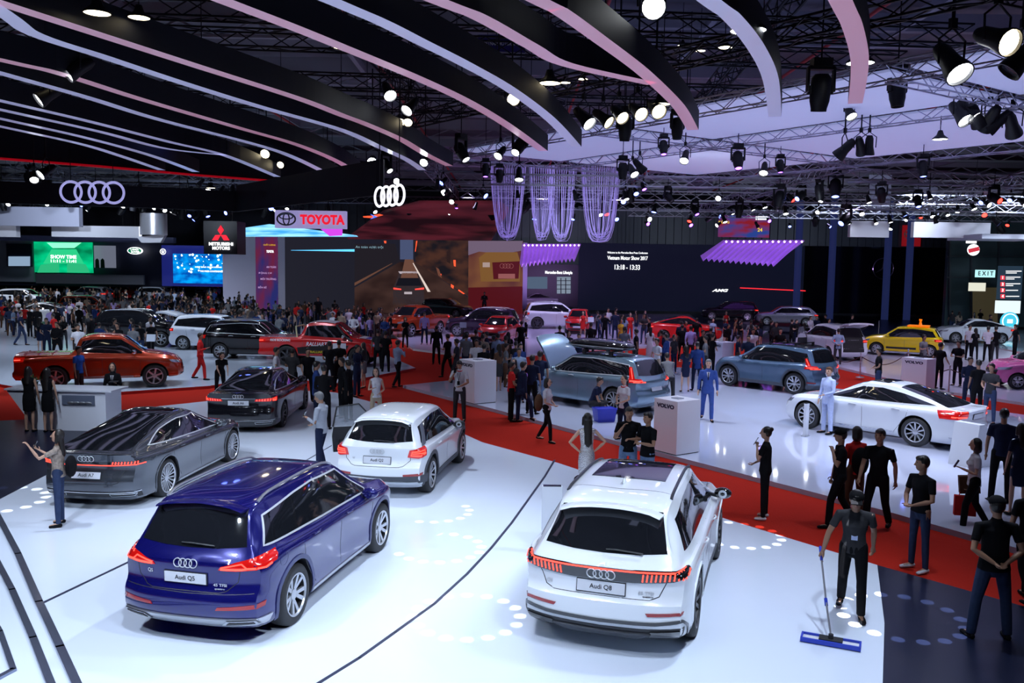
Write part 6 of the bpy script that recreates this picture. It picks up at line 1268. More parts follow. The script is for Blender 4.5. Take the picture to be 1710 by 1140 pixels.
# crowd: one mesh a figure, shared between people dressed in other colours
_CR = {}
def crowd_mesh(key):
    if key in _CR: return _CR[key]
    sex, la, ra, ll, rl, top, bottom, hair, lean, res = key
    R, J, Rh = figure(sex, la, ra, ll, rl, top, bottom, hair, lean, 0, 0, res)
    order = ['body', 'hair', 'top', 'bottom', 'shoe_1', 'shoe_-1']; vs = []; fs = []; mi = []
    for i, ly in enumerate(order):
        if ly not in R: continue
        me = R[ly]; n = len(vs); vs += [v.co[:] for v in me.vertices]; 
        for p in me.polygons: fs.append([n + q for q in p.vertices]); mi.append(i)
    me = bpy.data.meshes.new('person'); me.from_pydata(vs, [], fs); [me.materials.append(None) for _ in order]
    me.polygons.foreach_set('material_index', mi); me.polygons.foreach_set('use_smooth', [True] * len(fs)); _CR[key] = me; return me
CROWD_POSES = [('m', 'down', 'down', 'stand', 'stand', 'short', 'trousers', 'short', 0.0), ('m', 'phone', 'phone', 'stand', 'bent', 'short', 'trousers', 'short', 0.05), ('m', 'down', 'ear', 'stand', 'stand', 'long', 'trousers', 'short', 0.0),
    ('m', 'swing_f', 'swing_b', 'back', 'fwd', 'short', 'trousers', 'short', 0.04), ('m', 'raise', 'raise', 'stand', 'stand', 'short', 'trousers', 'short', 0.0), ('m', 'clasp', 'clasp', 'wide', 'wide', 'jacket', 'trousers', 'short', 0.0),
    ('f', 'down', 'phone', 'stand', 'stand', 'short', 'slim', 'long', 0.0), ('f', 'clasp', 'clasp', 'close', 'close', 'short', 'skirt', 'long', 0.0), ('f', 'down', 'down', 'stand', 'bent', 'short', 'slim', 'pony', 0.0), ('m', 'behind', 'behind', 'stand', 'stand', 'jacket', 'trousers', 'short', 0.0),
    ('f', 'down', 'down', 'close', 'close', 'sleeveless', 'dress', 'long', 0.0), ('m', 'crossed', 'crossed', 'stand', 'stand', 'short', 'trousers', 'short', 0.0)]
PWORDS = ['arms down', 'hands on phone', 'hand to ear', 'walking', 'camera raised', 'hands clasped', 'long hair', 'in a skirt', 'ponytail', 'hands behind back', 'sleeveless dress', 'arms crossed']
CW = {'ltblue': 'light blue', 'dkgrey': 'dark grey', 'ltdenim': 'light denim', 'paleblue': 'pale blue'}
def crowd(px, pyh, tc, bc, yaw, pose, where, group, h=None, res=0, z=0.05):
    P = CROWD_POSES[pose]; h = h or random.choice((1.6, 1.65, 1.7, 1.74)) * (0.96 if P[0] == 'f' else 1)
    me = crowd_mesh(P + (res,)); o = bpy.data.objects.new('person', me); COL.objects.link(o)
    p = clear_of_cars(at(px, pyh, z + h * 1.0)); o.location = (p.x, p.y, z); o.rotation_euler = (0, 0, radians(yaw)); k = h / 1.735; o.scale = (k, k, k)
    set_mat(o, [random.choice((SKIN, SKIN2)), HAIR, C_(tc), C_(bc), *[C_(random.choice(('black', 'black', 'brown')))] * 2])
    face = 'back view' if sin(radians(yaw)) > 0.5 else 'front view' if sin(radians(yaw)) < -0.5 else 'in profile'
    tag(o, 'person in %s top, %s, %s, %s' % (CW.get(tc, tc), PWORDS[pose], face, where), 'person', group); return o
def foot(px, py, z=0.0): p = at(px, py, z); return Vector((p.x, p.y, z))
def heroes():
    Z = 0.1; T = ('trousers', 'black')
    r, h = person(foot(100, 877, 0.02), -165, 'woman in floral print top and jeans holding a phone beside the grey fastback', ('short', mat('floral_print_cloth', (0.30, 0.24, 0.20), 0.8, noise=0.95, nscale=22)), ('slim', 'denim'), 'f', 'long', 1.58, shoes='black', la='raise', ra='open', hpitch=-0.15)
    h('hand_r', phone_fn, 'phone', 'silver phone in the hand of the woman in floral top', 'phone'); h('shoulder_l', lambda m: (m.ball((-0.20, -0.10, -0.28), (0.09, 0.14, 0.18), 12, 8), [C_('black')])[1], 'backpack', 'small black backpack on the woman in floral top', 'backpack')
    person(foot(50, 721), 92, 'woman in one-shoulder black dress at the white counter, nearer its slanted end', ('sleeveless', 'black'), ('dress', 'black'), 'f', 'long', 1.66, la='low_reach', ra='down', ll='close', rl='close', res=1)
    person(foot(81, 722), 88, 'woman in black dress with very long hair at the white counter, second of the pair', ('sleeveless', 'black'), ('dress', 'black'), 'f', 'verylong', 1.64, la='low_reach', ra='down', ll='close', rl='close', res=1)
    r, h = person(foot(190, 706), -75, 'woman in black suit and skirt holding papers by the end of the white counter', ('jacket', 'black'), ('skirt', 'black'), 'f', 'long', 1.62, la='phone', ra='down', ll='close', rl='close', res=1, extras=dict(suit='black'))
    h('hand_l', lambda m: (m.box((0.03, 0, 0.03), (0.30, 0.21, 0.012)), [C_('dkgrey')])[1], 'document_folder', 'dark folder held by the woman in black suit', 'folder')
    person(foot(133, 668, 0.0), -10, 'man in royal blue t-shirt beside the door of the orange pickup', ('short', cloth('royal_blue_cloth', (0.02, 0.10, 0.45))), ('trousers', 'dkgrey'), 'm', 'short', 1.68, res=1)
    person(foot(335, 634, Z), 10, 'man in red overalls walking behind the black saloon', ('long', 'red'), ('trousers', 'red'), 'm', 'short', 1.72, la='swing_b', ra='phone', ll='back', rl='fwd', res=1)
    person(foot(368, 665), -60, 'woman in black t-shirt leaning over a phone behind the black saloon', ('short', 'black'), T, 'f', 'bob', 1.62, lean=0.55, la='low_reach', ra='low_reach', res=1, hpitch=0.3)
    r, h = person(foot(537, 790, 0.02), 165, 'grey-haired man in pale shirt and belted dark trousers by the open car door', ('long', 'ltblue' if False else mat('pale_grey_shirt_cloth', (0.36, 0.39, 0.46), 0.7, noise=0.15, nscale=20)), ('trousers', 'navy'), 'm', 'short', 1.70, haircol=GREYH, la='phone', ra='clasp', ll='stand', rl='bent', hpitch=0.25, extras=dict(glasses=1))
    h('hand_l', phone_fn, 'phone', 'phone of the grey-haired man in pale shirt', 'phone')
    person(foot(628, 715, 0.0), -70, 'woman with long dark hair and white sleeveless top beyond the white crossover', ('sleeveless', 'white'), ('slim', 'beige'), 'f', 'verylong', 1.62, res=1, la='clasp', ra='phone', hyaw=-0.5)
    r, h = person(foot(767, 703), -100, 'man in white polo with red collar looking at a phone beside the white crossover', ('polo', 'white'), ('trousers', 'dkgrey'), 'm', 'short', 1.72, la='clasp', ra='chin', hpitch=0.35, extras=dict(collar='red', lanyard='black'))
    h('hand_r', phone_fn, 'phone', 'pale phone of the man in white polo', 'phone')
    r, h = person(foot(978, 838, 0.02), 100, 'woman in silver sequin dress, hands on hips, behind the white coupe SUV', ('sleeveless', mat('silver_sequin_cloth', (0.62, 0.60, 0.60), 0.22, 0.8, bump=0.9, nscale=45)), ('dress', mat('silver_sequin_cloth')), 'f', 'verylong', 1.66, shoes='white', la='hip', ra='hip', skin=SKIN, ll='close', rl='close')
    person(foot(1047, 826), -95, 'man in black polo and faded jeans laughing with a hand at his mouth', ('short', 'black'), ('trousers', 'ltdenim'), 'm', 'short', 1.71, la='crossed', ra='chin', hpitch=0.1)
    person(foot(1079, 833), -150, 'man in black polo and jeans with arms crossed by the white box plinth', ('short', 'black'), ('trousers', 'ltdenim'), 'm', 'short', 1.66, la='crossed', ra='crossed', fat=1.1)
    r, h = person(foot(1040, 735, Z), -140, 'woman in white and red polo with ponytail behind the two men in black', ('short', 'white'), ('trousers', 'navy'), 'f', 'pony', 1.62, res=1, extras=dict(collar='red'), la='clasp', ra='clasp')
    r, h = person(foot(988, 694, Z), -20, 'man in navy polo crouching by the rear wheel of the silver-blue SUV', ('short', 'navy'), ('trousers', 'dkgrey'), 'm', 'short', 1.70, ll='crouch', rl='crouch', la='low_reach', ra='low_reach', lean=0.35, res=1)
    person(foot(912, 738), -25, 'woman in white polo, black leggings and glasses walking with a backpack', ('short', 'white'), ('slim', 'black'), 'f', 'bob', 1.63, ll='back', rl='fwd', la='clasp', ra='clasp', extras=dict(glasses=1))[1]('shoulder_r', lambda m: (m.ball((-0.20, 0.1, -0.30), (0.10, 0.16, 0.22), 12, 8), [C_('brown')])[1], 'backpack', 'dark and orange backpack on the woman in white polo', 'backpack')
    person(foot(868, 706), 25, 'man in navy suit stepping up on to the glossy booth', ('jacket', 'navy'), ('trousers', 'navy'), 'm', 'short', 1.72, ll='stand', rl='step', la='down', ra='down', lean=0.12, res=1)
    person(foot(853, 703), 10, 'man in red t-shirt and dark trousers behind the stepping navy suit', ('short', 'red'), ('trousers', 'black'), 'm', 'short', 1.68, res=1, la='clasp', ra='clasp')
    person(foot(900, 682, Z), 95, 'man in navy polo and grey jeans seen from behind at the raised bonnet', ('short', 'navy'), ('trousers', 'ltdenim'), 'm', 'short', 1.74, res=1)
    person(foot(1180, 702, Z), -100, 'man in bright blue suit and tie walking across the glossy booth', ('jacket', cloth('blue_suit_cloth', (0.035, 0.07, 0.26))), ('trousers', cloth('blue_suit_cloth', (0.035, 0.07, 0.26))), 'm', 'short', 1.76, haircol=GREYH, ll='fwd', rl='back', res=1, skin=SKIN, extras=dict(suit='navy'))
    person(foot(1117, 676, Z), 100, 'man in grey t-shirt bending behind the silver-blue SUV', ('short', 'grey'), ('trousers', 'dkgrey'), 'm', 'short', 1.68, lean=0.5, la='low_reach', ra='low_reach', res=1)
    r, h = person(foot(1275, 866, 0.0), 155, 'woman in black with white sneakers and a hair bun on the red carpet', ('short', 'black'), ('slim', 'black'), 'f', 'bun', 1.63, shoes='white', la='chin', ra='clasp', ll='stand', rl='stand')
    h('hand_l', phone_fn, 'phone', 'phone of the woman with the hair bun', 'phone')
    person(foot(1398, 880), 170, 'man in black polo and cap walking with a hand at his mouth', ('short', 'black'), ('trousers', 'black'), 'm', 'cap', 1.72, ll='fwd', rl='back', la='chin', ra='down')
    person(foot(1424, 868), 100, 'person in red jacket with black backpack between the two men in black', ('long', 'red'), ('trousers', 'brown'), 'f', 'bob', 1.66, res=1)[1]('shoulder_l', lambda m: (m.ball((-0.16, -0.14, -0.25), (0.10, 0.16, 0.25), 12, 8), [C_('black')])[1], 'backpack', 'black backpack on the person in red jacket', 'backpack')
    person(foot(1462, 886), -130, 'tall man in short-sleeved black shirt striding on the carpet', ('short', 'black'), ('trousers', 'black'), 'm', 'short', 1.76, ll='back', rl='fwd', la='swing_b', ra='swing_f')
    person(foot(1532, 952), -160, 'young man in black polo, jeans and running shoes holding a phone', ('short', 'black'), ('slim', 'denim'), 'm', 'fringe', 1.70, shoes='white', la='clasp', ra='clasp', hyaw=-0.4)
    r, h = person(foot(1420, 1025, 0.02), -110, 'cleaner in grey t-shirt and cap pushing a mop on the white floor', ('short', 'dkgrey'), ('trousers', 'black'), 'm', 'cap', 1.70, la='swing_b', ra='mop_low', lean=0.28, ll='fwd', rl='back', hpitch=0.25, extras=dict(lanyard='paleblue'))
    # mop: head on the floor, handle up to the cleaner's right hand
    M = Matrix.Translation(r.location) @ Matrix.Rotation(radians(-110), 4, 'Z') @ Matrix.Scale(1.70 / 1.72, 4)
    J = figure('m', 'swing_b', 'mop_low', 'fwd', 'back', 'short', 'trousers', 'short', 0.28, 0, 0.25, 2)[1]; hand = M @ J['hand_r']; b = foot(1387, 1075, 0.02)
    mp = empty('floor_mop', b, 0, 'long-handled dust mop with a wide blue frame on the white floor', 'mop')
    d = (hand - b); m = MB(); top = d * 1.12; m.tube([(0, 0, 0.09), d * 0.5, top], 0.012, 8); m.build('handle', SATIN, mp, True)
    m = MB(); m.tube([d * 0.42, d * 0.50], 0.02, 8); m.tube([d * 0.95, top], 0.018, 8); m.build('grip', mat('blue_plastic', (0.02, 0.05, 0.5), 0.4), mp, True)
    ang = -0.42; Rm = Matrix.Rotation(ang, 3, 'Z'); m = MB()
    for a, s_ in (((0, 0.085, 0.035), (0.66, 0.022, 0.05)), ((0, -0.085, 0.035), (0.66, 0.022, 0.05)), ((0.32, 0, 0.035), (0.022, 0.17, 0.05)), ((-0.32, 0, 0.035), (0.022, 0.17, 0.05))): m.box(Rm @ Vector(a), s_, 0, Rm)
    m.build('mop_frame', mat('blue_plastic'), mp); m = MB(); m.box(Rm @ Vector((0, 0, 0.02)), (0.64, 0.16, 0.03), 0, Rm); m.build('mop_pad', C_('white'), mp); m = MB(); m.box(Rm @ Vector((0, 0, 0.055)), (0.26, 0.14, 0.03), 0, Rm); m.tube([(0, 0, 0.05), (0, 0, 0.12)], 0.03, 8); m.build('mop_joint', C_('dkgrey'), mp)
    person(foot(1652, 1068), 85, 'heavy-set man in black polo and cap with hands behind his back', ('polo', 'black'), ('trousers', 'denim'), 'm', 'cap', 1.74, la='behind', ra='behind', fat=1.12, ll='wide', rl='wide')
    r, h = person(foot(1622, 885, 0.0), 165, 'woman in cream top and black trousers carrying bags beside the white saloon tail', ('short', 'white'), ('trousers', 'black'), 'f', 'bob', 1.60, la='phone', ra='down', ll='fwd', rl='back')
    h('hand_l', phone_fn, 'phone', 'phone of the woman in cream top', 'phone')
    h('hand_r', lambda m: ([m.box((0.0, 0.03, -0.33), (0.34, 0.10, 0.34)), m.tube([(-0.10, 0.03, -0.16), (-0.06, 0.0, 0.0), (0.06, 0.0, 0.0), (0.10, 0.03, -0.16)], 0.008, 6)], [C_('red')])[1], 'shopping_bag', 'red paper bag carried by the woman in cream top', 'bag')
    h('hip', lambda m: (m.box((0.02, -0.24, -0.10), (0.32, 0.12, 0.30), 0, Matrix.Rotation(0.1, 3, 'Y')), [C_('brown')])[1], 'handbag', 'olive brown handbag of the woman in cream top', 'bag')
    person(foot(1668, 838, Z), 60, 'man in dark navy shirt seen from behind at the info lectern', ('short', 'navy'), ('trousers', 'black'), 'm', 'short', 1.76, res=1)
    person(foot(1697, 860, Z), 95, 'woman in navy dress with bare legs at the picture edge', ('short', 'navy'), ('dress', 'navy'), 'f', 'long', 1.64, res=1)
    person(foot(1712, 1005), 95, 'person in black walking out of the picture past the dark floor', ('short', 'black'), T, 'm', 'short', 1.72, ll='back', rl='fwd', res=1)
    person(foot(1380, 724, Z), -160, 'man in pale blue suit beside the front wing of the white saloon', ('jacket', 'paleblue'), ('trousers', 'paleblue'), 'm', 'short', 1.76, haircol=cloth('brown_hair', (0.10, 0.05, 0.03)), skin=SKIN, la='clasp', ra='down', res=1, hyaw=0.4)
    # people of middle distance: (head x, head y, top style, colour, trousers colour, yaw, description, sex, hair, extra)
    mid = [(461, 582, 'short', 'white', 'beige', 10, 'man in white shirt with grey backpack before the rally pickup'), (528, 602, 'jacket', 'blue', 'navy', 20, 'man in blue suit talking at the edge of the black saloon'), (541, 608, 'jacket', 'black', 'black', 95, 'man in black suit, back turned, nearest of the suited group'),
           (571, 596, 'jacket', 'black', 'black', -150, 'man in black suit facing another behind the open car door'), (582, 600, 'jacket', 'black', 'black', 160, 'man in black suit with white collar seen from the side'), (596, 575, 'jacket', 'navy', 'navy', -20, 'man in navy suit beside the number panel of the rally pickup'),
           (607, 571, 'short', 'dkgrey', 'grey', 170, 'woman in dark top and grey skirt near the rally pickup nose'), (664, 566, 'long', 'ltblue', 'black', 45, 'man in pale blue shirt on the phone walking over the red carpet'), (550, 569, 'short', 'black', 'black', 80, 'man in black t-shirt standing against the rally pickup door'),
           (566, 567, 'short', 'black', 'black', 100, 'broad man in black with back turned at the rally pickup'), (514, 580, 'short', 'black', 'black', -60, 'dark haired youth in black before the rally pickup bed'), (488, 580, 'short', 'dkgrey', 'black', 80, 'man in dark grey with back turned behind the man in white shirt'),
           (729, 543, 'jacket', 'black', 'black', 92, 'man in black with back turned standing alone on the red carpet'), (748, 556, 'short', 'black', 'black', 150, 'man in black walking near the first white plinth'), (763, 564, 'short', 'dkgrey', 'dkgrey', 170, 'man in dark grey striding behind the first white plinth'),
           (779, 556, 'short', 'grey', 'navy', 80, 'man in grey-blue shirt with backpack behind the first plinth'), (796, 566, 'short', 'white', 'dkgrey', -90, 'man in white t-shirt with lanyard behind the first plinth'), (806, 557, 'short', 'beige', 'dkgrey', 85, 'man in beige t-shirt with back turned by the first plinth'),
           (709, 521, 'long', 'lilac', 'navy', -90, 'man in lilac shirt standing on the screen stage floor'), (832, 556, 'long', 'ltblue', 'navy', 90, 'man in light shirt with blue backpack left of the open bonnet'), (845, 560, 'short', 'brown', 'black', 120, 'dark figure beside the man with blue backpack'),
           (871, 535, 'short', 'black', 'black', 95, 'person in black waiting beyond the open bonnet'), (867, 580, 'short', 'ltblue', 'navy', -90, 'man in pale shirt facing the camera beside the open bonnet'), (859, 598, 'short', 'dkgrey', 'black', -120, 'woman in dark top next to the man in red t-shirt'), (889, 592, 'short', 'navy', 'black', 60, 'person in navy leaning to the engine bay'),
           (935, 543, 'short', 'black', 'black', 100, 'man in black right under the red city hatchback'), (950, 552, 'short', 'dkgrey', 'black', -80, 'woman in dark grey before the red city hatchback'), (967, 556, 'jacket', 'navy', 'navy', -95, 'man in navy suit and tie behind the roof box'), (987, 538, 'long', 'black', 'black', 100, 'person in long black clothes by the small info stand'),
           (1016, 514, 'short', 'white', 'denim', -80, 'man with camera bag in white shirt on the low stage step'), (1028, 518, 'jacket', 'navy', 'navy', -100, 'man in dark suit on the low stage step'), (1037, 532, 'short', 'yellow', 'yellow', -60, 'woman in yellow dress before the low stage step'), (1053, 522, 'short', 'red', 'red', -90, 'woman in red top with crossed arms by the low stage step'),
           (1043, 545, 'short', 'grey', 'beige', 85, 'man in grey shirt with back turned behind the roof box'), (1063, 549, 'short', 'black', 'black', 160, 'man in black bending beyond the roof box'), (1076, 523, 'short', 'dkgrey', 'denim', -100, 'person in grey top and jeans beside the red saloon'), (1086, 545, 'short', 'white', 'white', 100, 'woman in white dress behind the silver-blue SUV'),
           (1098, 564, 'short', 'white', 'beige', -150, 'man in white shirt reading a paper beyond the SUV tail'), (1114, 557, 'jacket', 'blue', 'navy', 150, 'man in blue suit right of the man reading a paper'), (1140, 541, 'short', 'black', 'black', 80, 'man in black before the red saloon door'), (1154, 543, 'long', 'lilac', 'dkgrey', 85, 'man in lilac shirt before the red saloon nose'),
           (1146, 576, 'short', 'navy', 'navy', 100, 'woman in navy skirt suit on the glossy booth'), (1165, 570, 'jacket', 'blue', 'navy', 95, 'man in blue suit with back turned on the glossy booth'), (1179, 560, 'short', 'grey', 'dkgrey', 170, 'grey-haired man in grey shirt beside the plinth behind the slate SUV'), (1190, 556, 'short', 'black', 'black', 20, 'man in black with hand on hip by the far white plinth'),
           (1250, 565, 'jacket', 'navy', 'navy', -110, 'man in navy suit behind the bonnet of the slate blue SUV'), (1258, 548, 'short', 'white', 'black', -90, 'person in white top beyond the slate blue SUV roof'), (1213, 519, 'sleeveless', 'red', 'red', -90, 'woman in long red dress standing on the dark stage'), (974, 519, 'sleeveless', 'red', 'red', -95, 'woman in short red dress leaning on the red city hatchback'),
           (879, 519, 'short', 'white', 'black', -20, 'woman in white top at the wheel of the tall white off-roader'), (1469, 580, 'short', 'black', 'denim', 170, 'man in black t-shirt and jeans before the rope barrier'), (1543, 558, 'short', 'grey', 'dkgrey', -60, 'man in grey shirt standing against the yellow hatchback'), (1571, 571, 'short', 'black', 'black', 20, 'dark silhouetted man near the yellow hatchback tail'),
           (1602, 568, 'short', 'black', 'black', -150, 'man in black checking a phone right of the yellow hatchback'), (1620, 542, 'short', 'white', 'black', -80, 'man in white shirt beside the white notchback saloon'), (1630, 547, 'short', 'black', 'black', 90, 'woman in black beside the white notchback saloon'), (1651, 544, 'short', 'white', 'black', 80, 'man in pale shirt with camera strap at the white notchback'),
           (1664, 544, 'jacket', 'black', 'dkgrey', 95, 'man in black coat at the tail of the white notchback'), (1697, 541, 'short', 'black', 'black', 170, 'man in black near the blue round screen'), (1621, 595, 'jacket', 'navy', 'navy', -95, 'man in dark suit behind the white saloon boot, left one'), (1635, 600, 'short', 'black', 'black', 100, 'man in black beside the man in dark suit'),
           (1657, 606, 'short', 'dkgrey', 'denim', -150, 'man in dark polo and jeans near the pink hatchback'), (644, 552, 'short', 'black', 'black', 80, 'man in black by the front wheel of the bright orange pickup'), (631, 549, 'short', 'dkgrey', 'black', 100, 'dark figure beyond the rally pickup bonnet'), (34, 518, 'short', 'navy', 'denim', 10, 'man in navy t-shirt and jeans walking behind the orange pickup bed'),
           (13, 504, 'short', 'navy', 'denim', -80, 'man in navy with folded arms at the picture edge behind the pickup'), (62, 511, 'jacket', 'black', 'black', -90, 'man in black suit with badge behind the orange pickup'), (77, 530, 'short', 'navy', 'navy', -80, 'boy in navy clothes behind the orange pickup bed'), (106, 527, 'short', 'black', 'dkgrey', -95, 'woman in black with lanyard behind the orange pickup cab'),
           (130, 541, 'short', 'white', 'dkgrey', -60, 'man in white shirt just over the orange pickup roof'), (152, 525, 'jacket', 'black', 'black', 150, 'man in dark suit at the tail of the black off-roader'), (187, 548, 'short', 'white', 'black', 20, 'man in white t-shirt with red print near the black off-roader'), (196, 538, 'short', 'black', 'black', -100, 'man in black raising a hand by the black off-roader'),
           (222, 540, 'short', 'grey', 'black', 85, 'man in grey t-shirt with back turned by the black off-roader door'), (250, 527, 'short', 'white', 'black', -20, 'man in white t-shirt under the raised white tailgate'), (378, 526, 'short', 'white', 'grey', -90, 'woman in white top above the black crossover roof'), (438, 524, 'short', 'ltblue', 'navy', -90, 'man in pale blue shirt above the black crossover bonnet'),
           (809, 487, 'jacket', 'dkgrey', 'black', -90, 'man in leather jacket standing high on the screen stage'), (531, 495, 'short', 'black', 'black', -90, 'cameraman in black standing above the crowd by the dark screen')]
    arms = [('down', 'down'), ('phone', 'clasp'), ('clasp', 'clasp'), ('down', 'phone'), ('swing_b', 'swing_f'), ('crossed', 'crossed')]
    for i, (hx, hy, ts, tc, bc, yw, lb) in enumerate(mid):
        fem = any(w in lb for w in ('woman',)); z = 0.0 if 440 < hx < 770 and hy > 540 else 0.1
        if hx in (809, 531): z = 0.6
        hgt = 1.62 if fem else 1.72; p = clear_of_cars(at(hx, hy, z + hgt * 1.005), 0.2)
        la, ra = arms[i % len(arms)]; walk = 'walking' in lb or 'striding' in lb
        if 'on the phone' in lb: ra = 'ear'
        if 'raising a hand' in lb: ra = 'raise'
        bt = 'skirt' if 'skirt' in lb or 'dress' in lb else ('slim' if fem else 'trousers')
        if 'long red dress' in lb or 'white dress' in lb: bt = 'long_skirt'
        person(Vector((p.x, p.y, z)), yw, lb, (ts, tc), (bt, bc), 'f' if fem else 'm', 'long' if fem else 'short', hgt, res=0, la=la, ra=ra, ll='fwd' if walk else 'stand', rl='back' if walk else 'stand', lean=0.0, extras={}, group=None)
    # crowd between the far booths
    rnd = random.Random(11); cols = ['black'] * 6 + ['navy', 'navy', 'dkgrey', 'dkgrey', 'grey', 'white', 'white', 'ltblue', 'blue', 'red', 'beige', 'brown', 'lilac', 'denim']; bcs = ['black', 'black', 'navy', 'dkgrey', 'denim', 'brown']
    def fill(n, x0, x1, y0, y1, where, group, z=0.05, sk=0.0, lim=None):
        for i in range(n):
            t = (i + rnd.random()) / n; px = x0 + (x1 - x0) * t; py = y0 + (y1 - y0) * rnd.random() ** 1.1 + sk * t
            random.seed(int(px * 7 + py)); crowd(px, py, rnd.choice(cols), rnd.choice(bcs), rnd.choice((90, 80, 110, 60, 130, -90, -60, 180, 0)), rnd.randrange(12), where, group, z=z)
    fill(34, 0, 135, 474, 512, 'below the green screen', 'crowd below the green show time screen')
    fill(36, 130, 290, 476, 512, 'under the oval green sign', 'crowd under the oval sign')
    fill(34, 285, 430, 482, 520, 'before the blue sparkle screen', 'crowd before the blue sparkle screen')
    fill(26, 400, 560, 500, 524, 'before the dark screen wall', 'crowd at the foot of the dark screen wall')
    fill(16, 540, 680, 512, 545, 'behind the rally pickup', 'crowd behind the rally pickup')
    fill(12, 770, 870, 548, 575, 'by the small red hatchback', 'crowd by the small red hatchback')
    fill(10, 990, 1090, 512, 530, 'by the dark conference wall', 'crowd by the dark conference wall')
    fill(14, 1095, 1260, 528, 560, 'around the red saloon', 'crowd around the red saloon')
    fill(18, 1220, 1430, 524, 548, 'below the silver estate', 'crowd below the silver estate car')
    fill(8, 1585, 1710, 512, 530, 'by the exit corridor', 'crowd by the exit corridor')
    fill(14, 60, 280, 515, 540, 'around the black off-roader', 'crowd around the black off-roader')
heroes()
def back_rows():
    """the rest of the dense far crowd, too many to tell apart"""
    rnd = random.Random(23); cols = ['black', 'black', 'navy', 'dkgrey', 'dkgrey', 'grey', 'white', 'ltblue', 'beige', 'denim', 'brown', 'lilac', 'red']; mats = [SKIN2, HAIR] + [C_(c) for c in cols]; m = MB()
    for x0, x1, y0, y1, n in ((0, 430, 476, 500, 80), (20, 400, 495, 515, 45), (380, 640, 500, 522, 40)):
        for i in range(n):
            px = rnd.uniform(x0, x1); py = rnd.uniform(y0, y1); p = clear_of_cars(at(px, py, 1.72)); me = crowd_mesh(CROWD_POSES[rnd.choice((0, 1, 2, 5, 6, 8, 11))] + (-1,)); R = Matrix.Rotation(rnd.uniform(0, 2 * pi), 3, 'Z') * rnd.uniform(0.92, 1.0)
            q = Vector((p.x, p.y, 0.05)); tc = 2 + rnd.randrange(len(cols)); bc = 2 + rnd.randrange(4); n0 = len(m.v)
            m.v += [tuple(q + R @ v.co) for v in me.vertices]; m.f += [tuple(n0 + k for k in f.vertices) for f in me.polygons]; m.m += [(0, 1, tc, bc, 2, 2)[f.material_index] for f in me.polygons]
    o = m.build('crowd', mats, None, True); tag(o, 'dense rows of distant visitors between the far booths', 'crowd', None, 'stuff')
back_rows()
# ---------------------------------------------------------------- far booths, screens and signs
def panel_at(x0, y0, x1, y1, y, name, mt, label=None, cat=None, th=0.3, x0b=None, x1b=None, kind=None):
    """upright slab whose face shows between two pixel corners at distance y"""
    a = atd(x0, y0, y); b = atd(x1, y1, y); c = atd(x0, y1, y); d = atd(x1, y0, y); X0 = (a.x + c.x) / 2; X1 = (b.x + d.x) / 2; Z1 = (a.z + d.z) / 2; Z0 = (b.z + c.z) / 2
    m = MB(); m.box(((X0 + X1) / 2, y + th / 2, (Z0 + Z1) / 2), (X1 - X0, th, Z1 - Z0)); o = m.build(name, mt)
    if label: tag(o, label, cat)
    if 'hanging' in name or 'cloth' in name:
        for sx in (X0 + 0.2 * (X1 - X0), X0 + 0.8 * (X1 - X0)): q = MB(); q.tube([(sx, y + th / 2, Z1 - 0.05), (sx, y + th / 2, 14.9)], 0.012, 5); q.build('hanging_wire', DKM, o)
    if kind: o['kind'] = kind
    return o, X0, X1, Z0, Z1
def flat(m, pts, y, mi=0, th=0.02):
    """filled outline given in pixels on the upright plane at distance y"""
    P = [atd(px, py, y) for px, py in pts]; n = len(P); m.add(P + [p + Vector((0, th, 0)) for p in P], [tuple(range(n)), tuple(range(n, 2 * n))[::-1]] + [(i, i + n, (i + 1) % n + n, (i + 1) % n) for i in range(n)], mi)
def words(px, py, y, txt, hpx, mt, parent=None, name='lettering', wpx=None, bold=0.02, **kw):
    c = atd(px, py, y); k = y / 1470; m = MB(); add_text(m, txt, hpx * k, Matrix.Translation(c), depth=0.02, bold=bold, width=wpx * k if wpx else None, **kw); o = m.build(name, mt)
    if parent: o.parent = parent
    return o
LW = glow('white_sign_light', (0.95, 0.97, 1.0), 1.5); BG = {}
def E_(name, c, s=1.0): return mat(name, (0.004, 0.004, 0.004), 0.7, emit=c, es=s, spec=0.08)
def grad(name, c1, c2, s=1.0, ang=0.0, noise=3.0, c3=None):
    """picture shown by a screen: soft procedural colour field"""
    if name in _M: return _M[name]
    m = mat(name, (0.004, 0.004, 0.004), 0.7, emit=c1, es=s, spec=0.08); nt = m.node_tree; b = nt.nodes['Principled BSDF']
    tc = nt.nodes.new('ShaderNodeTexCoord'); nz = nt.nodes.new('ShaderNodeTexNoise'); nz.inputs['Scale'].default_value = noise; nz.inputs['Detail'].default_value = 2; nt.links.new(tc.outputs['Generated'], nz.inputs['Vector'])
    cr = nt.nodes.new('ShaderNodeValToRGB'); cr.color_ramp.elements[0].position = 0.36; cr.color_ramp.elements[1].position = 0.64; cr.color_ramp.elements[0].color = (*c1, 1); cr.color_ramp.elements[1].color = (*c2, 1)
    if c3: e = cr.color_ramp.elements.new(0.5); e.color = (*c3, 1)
    nt.links.new(nz.outputs['Fac'], cr.inputs[0]); nt.links.new(cr.outputs[0], b.inputs['Emission Color']); return m
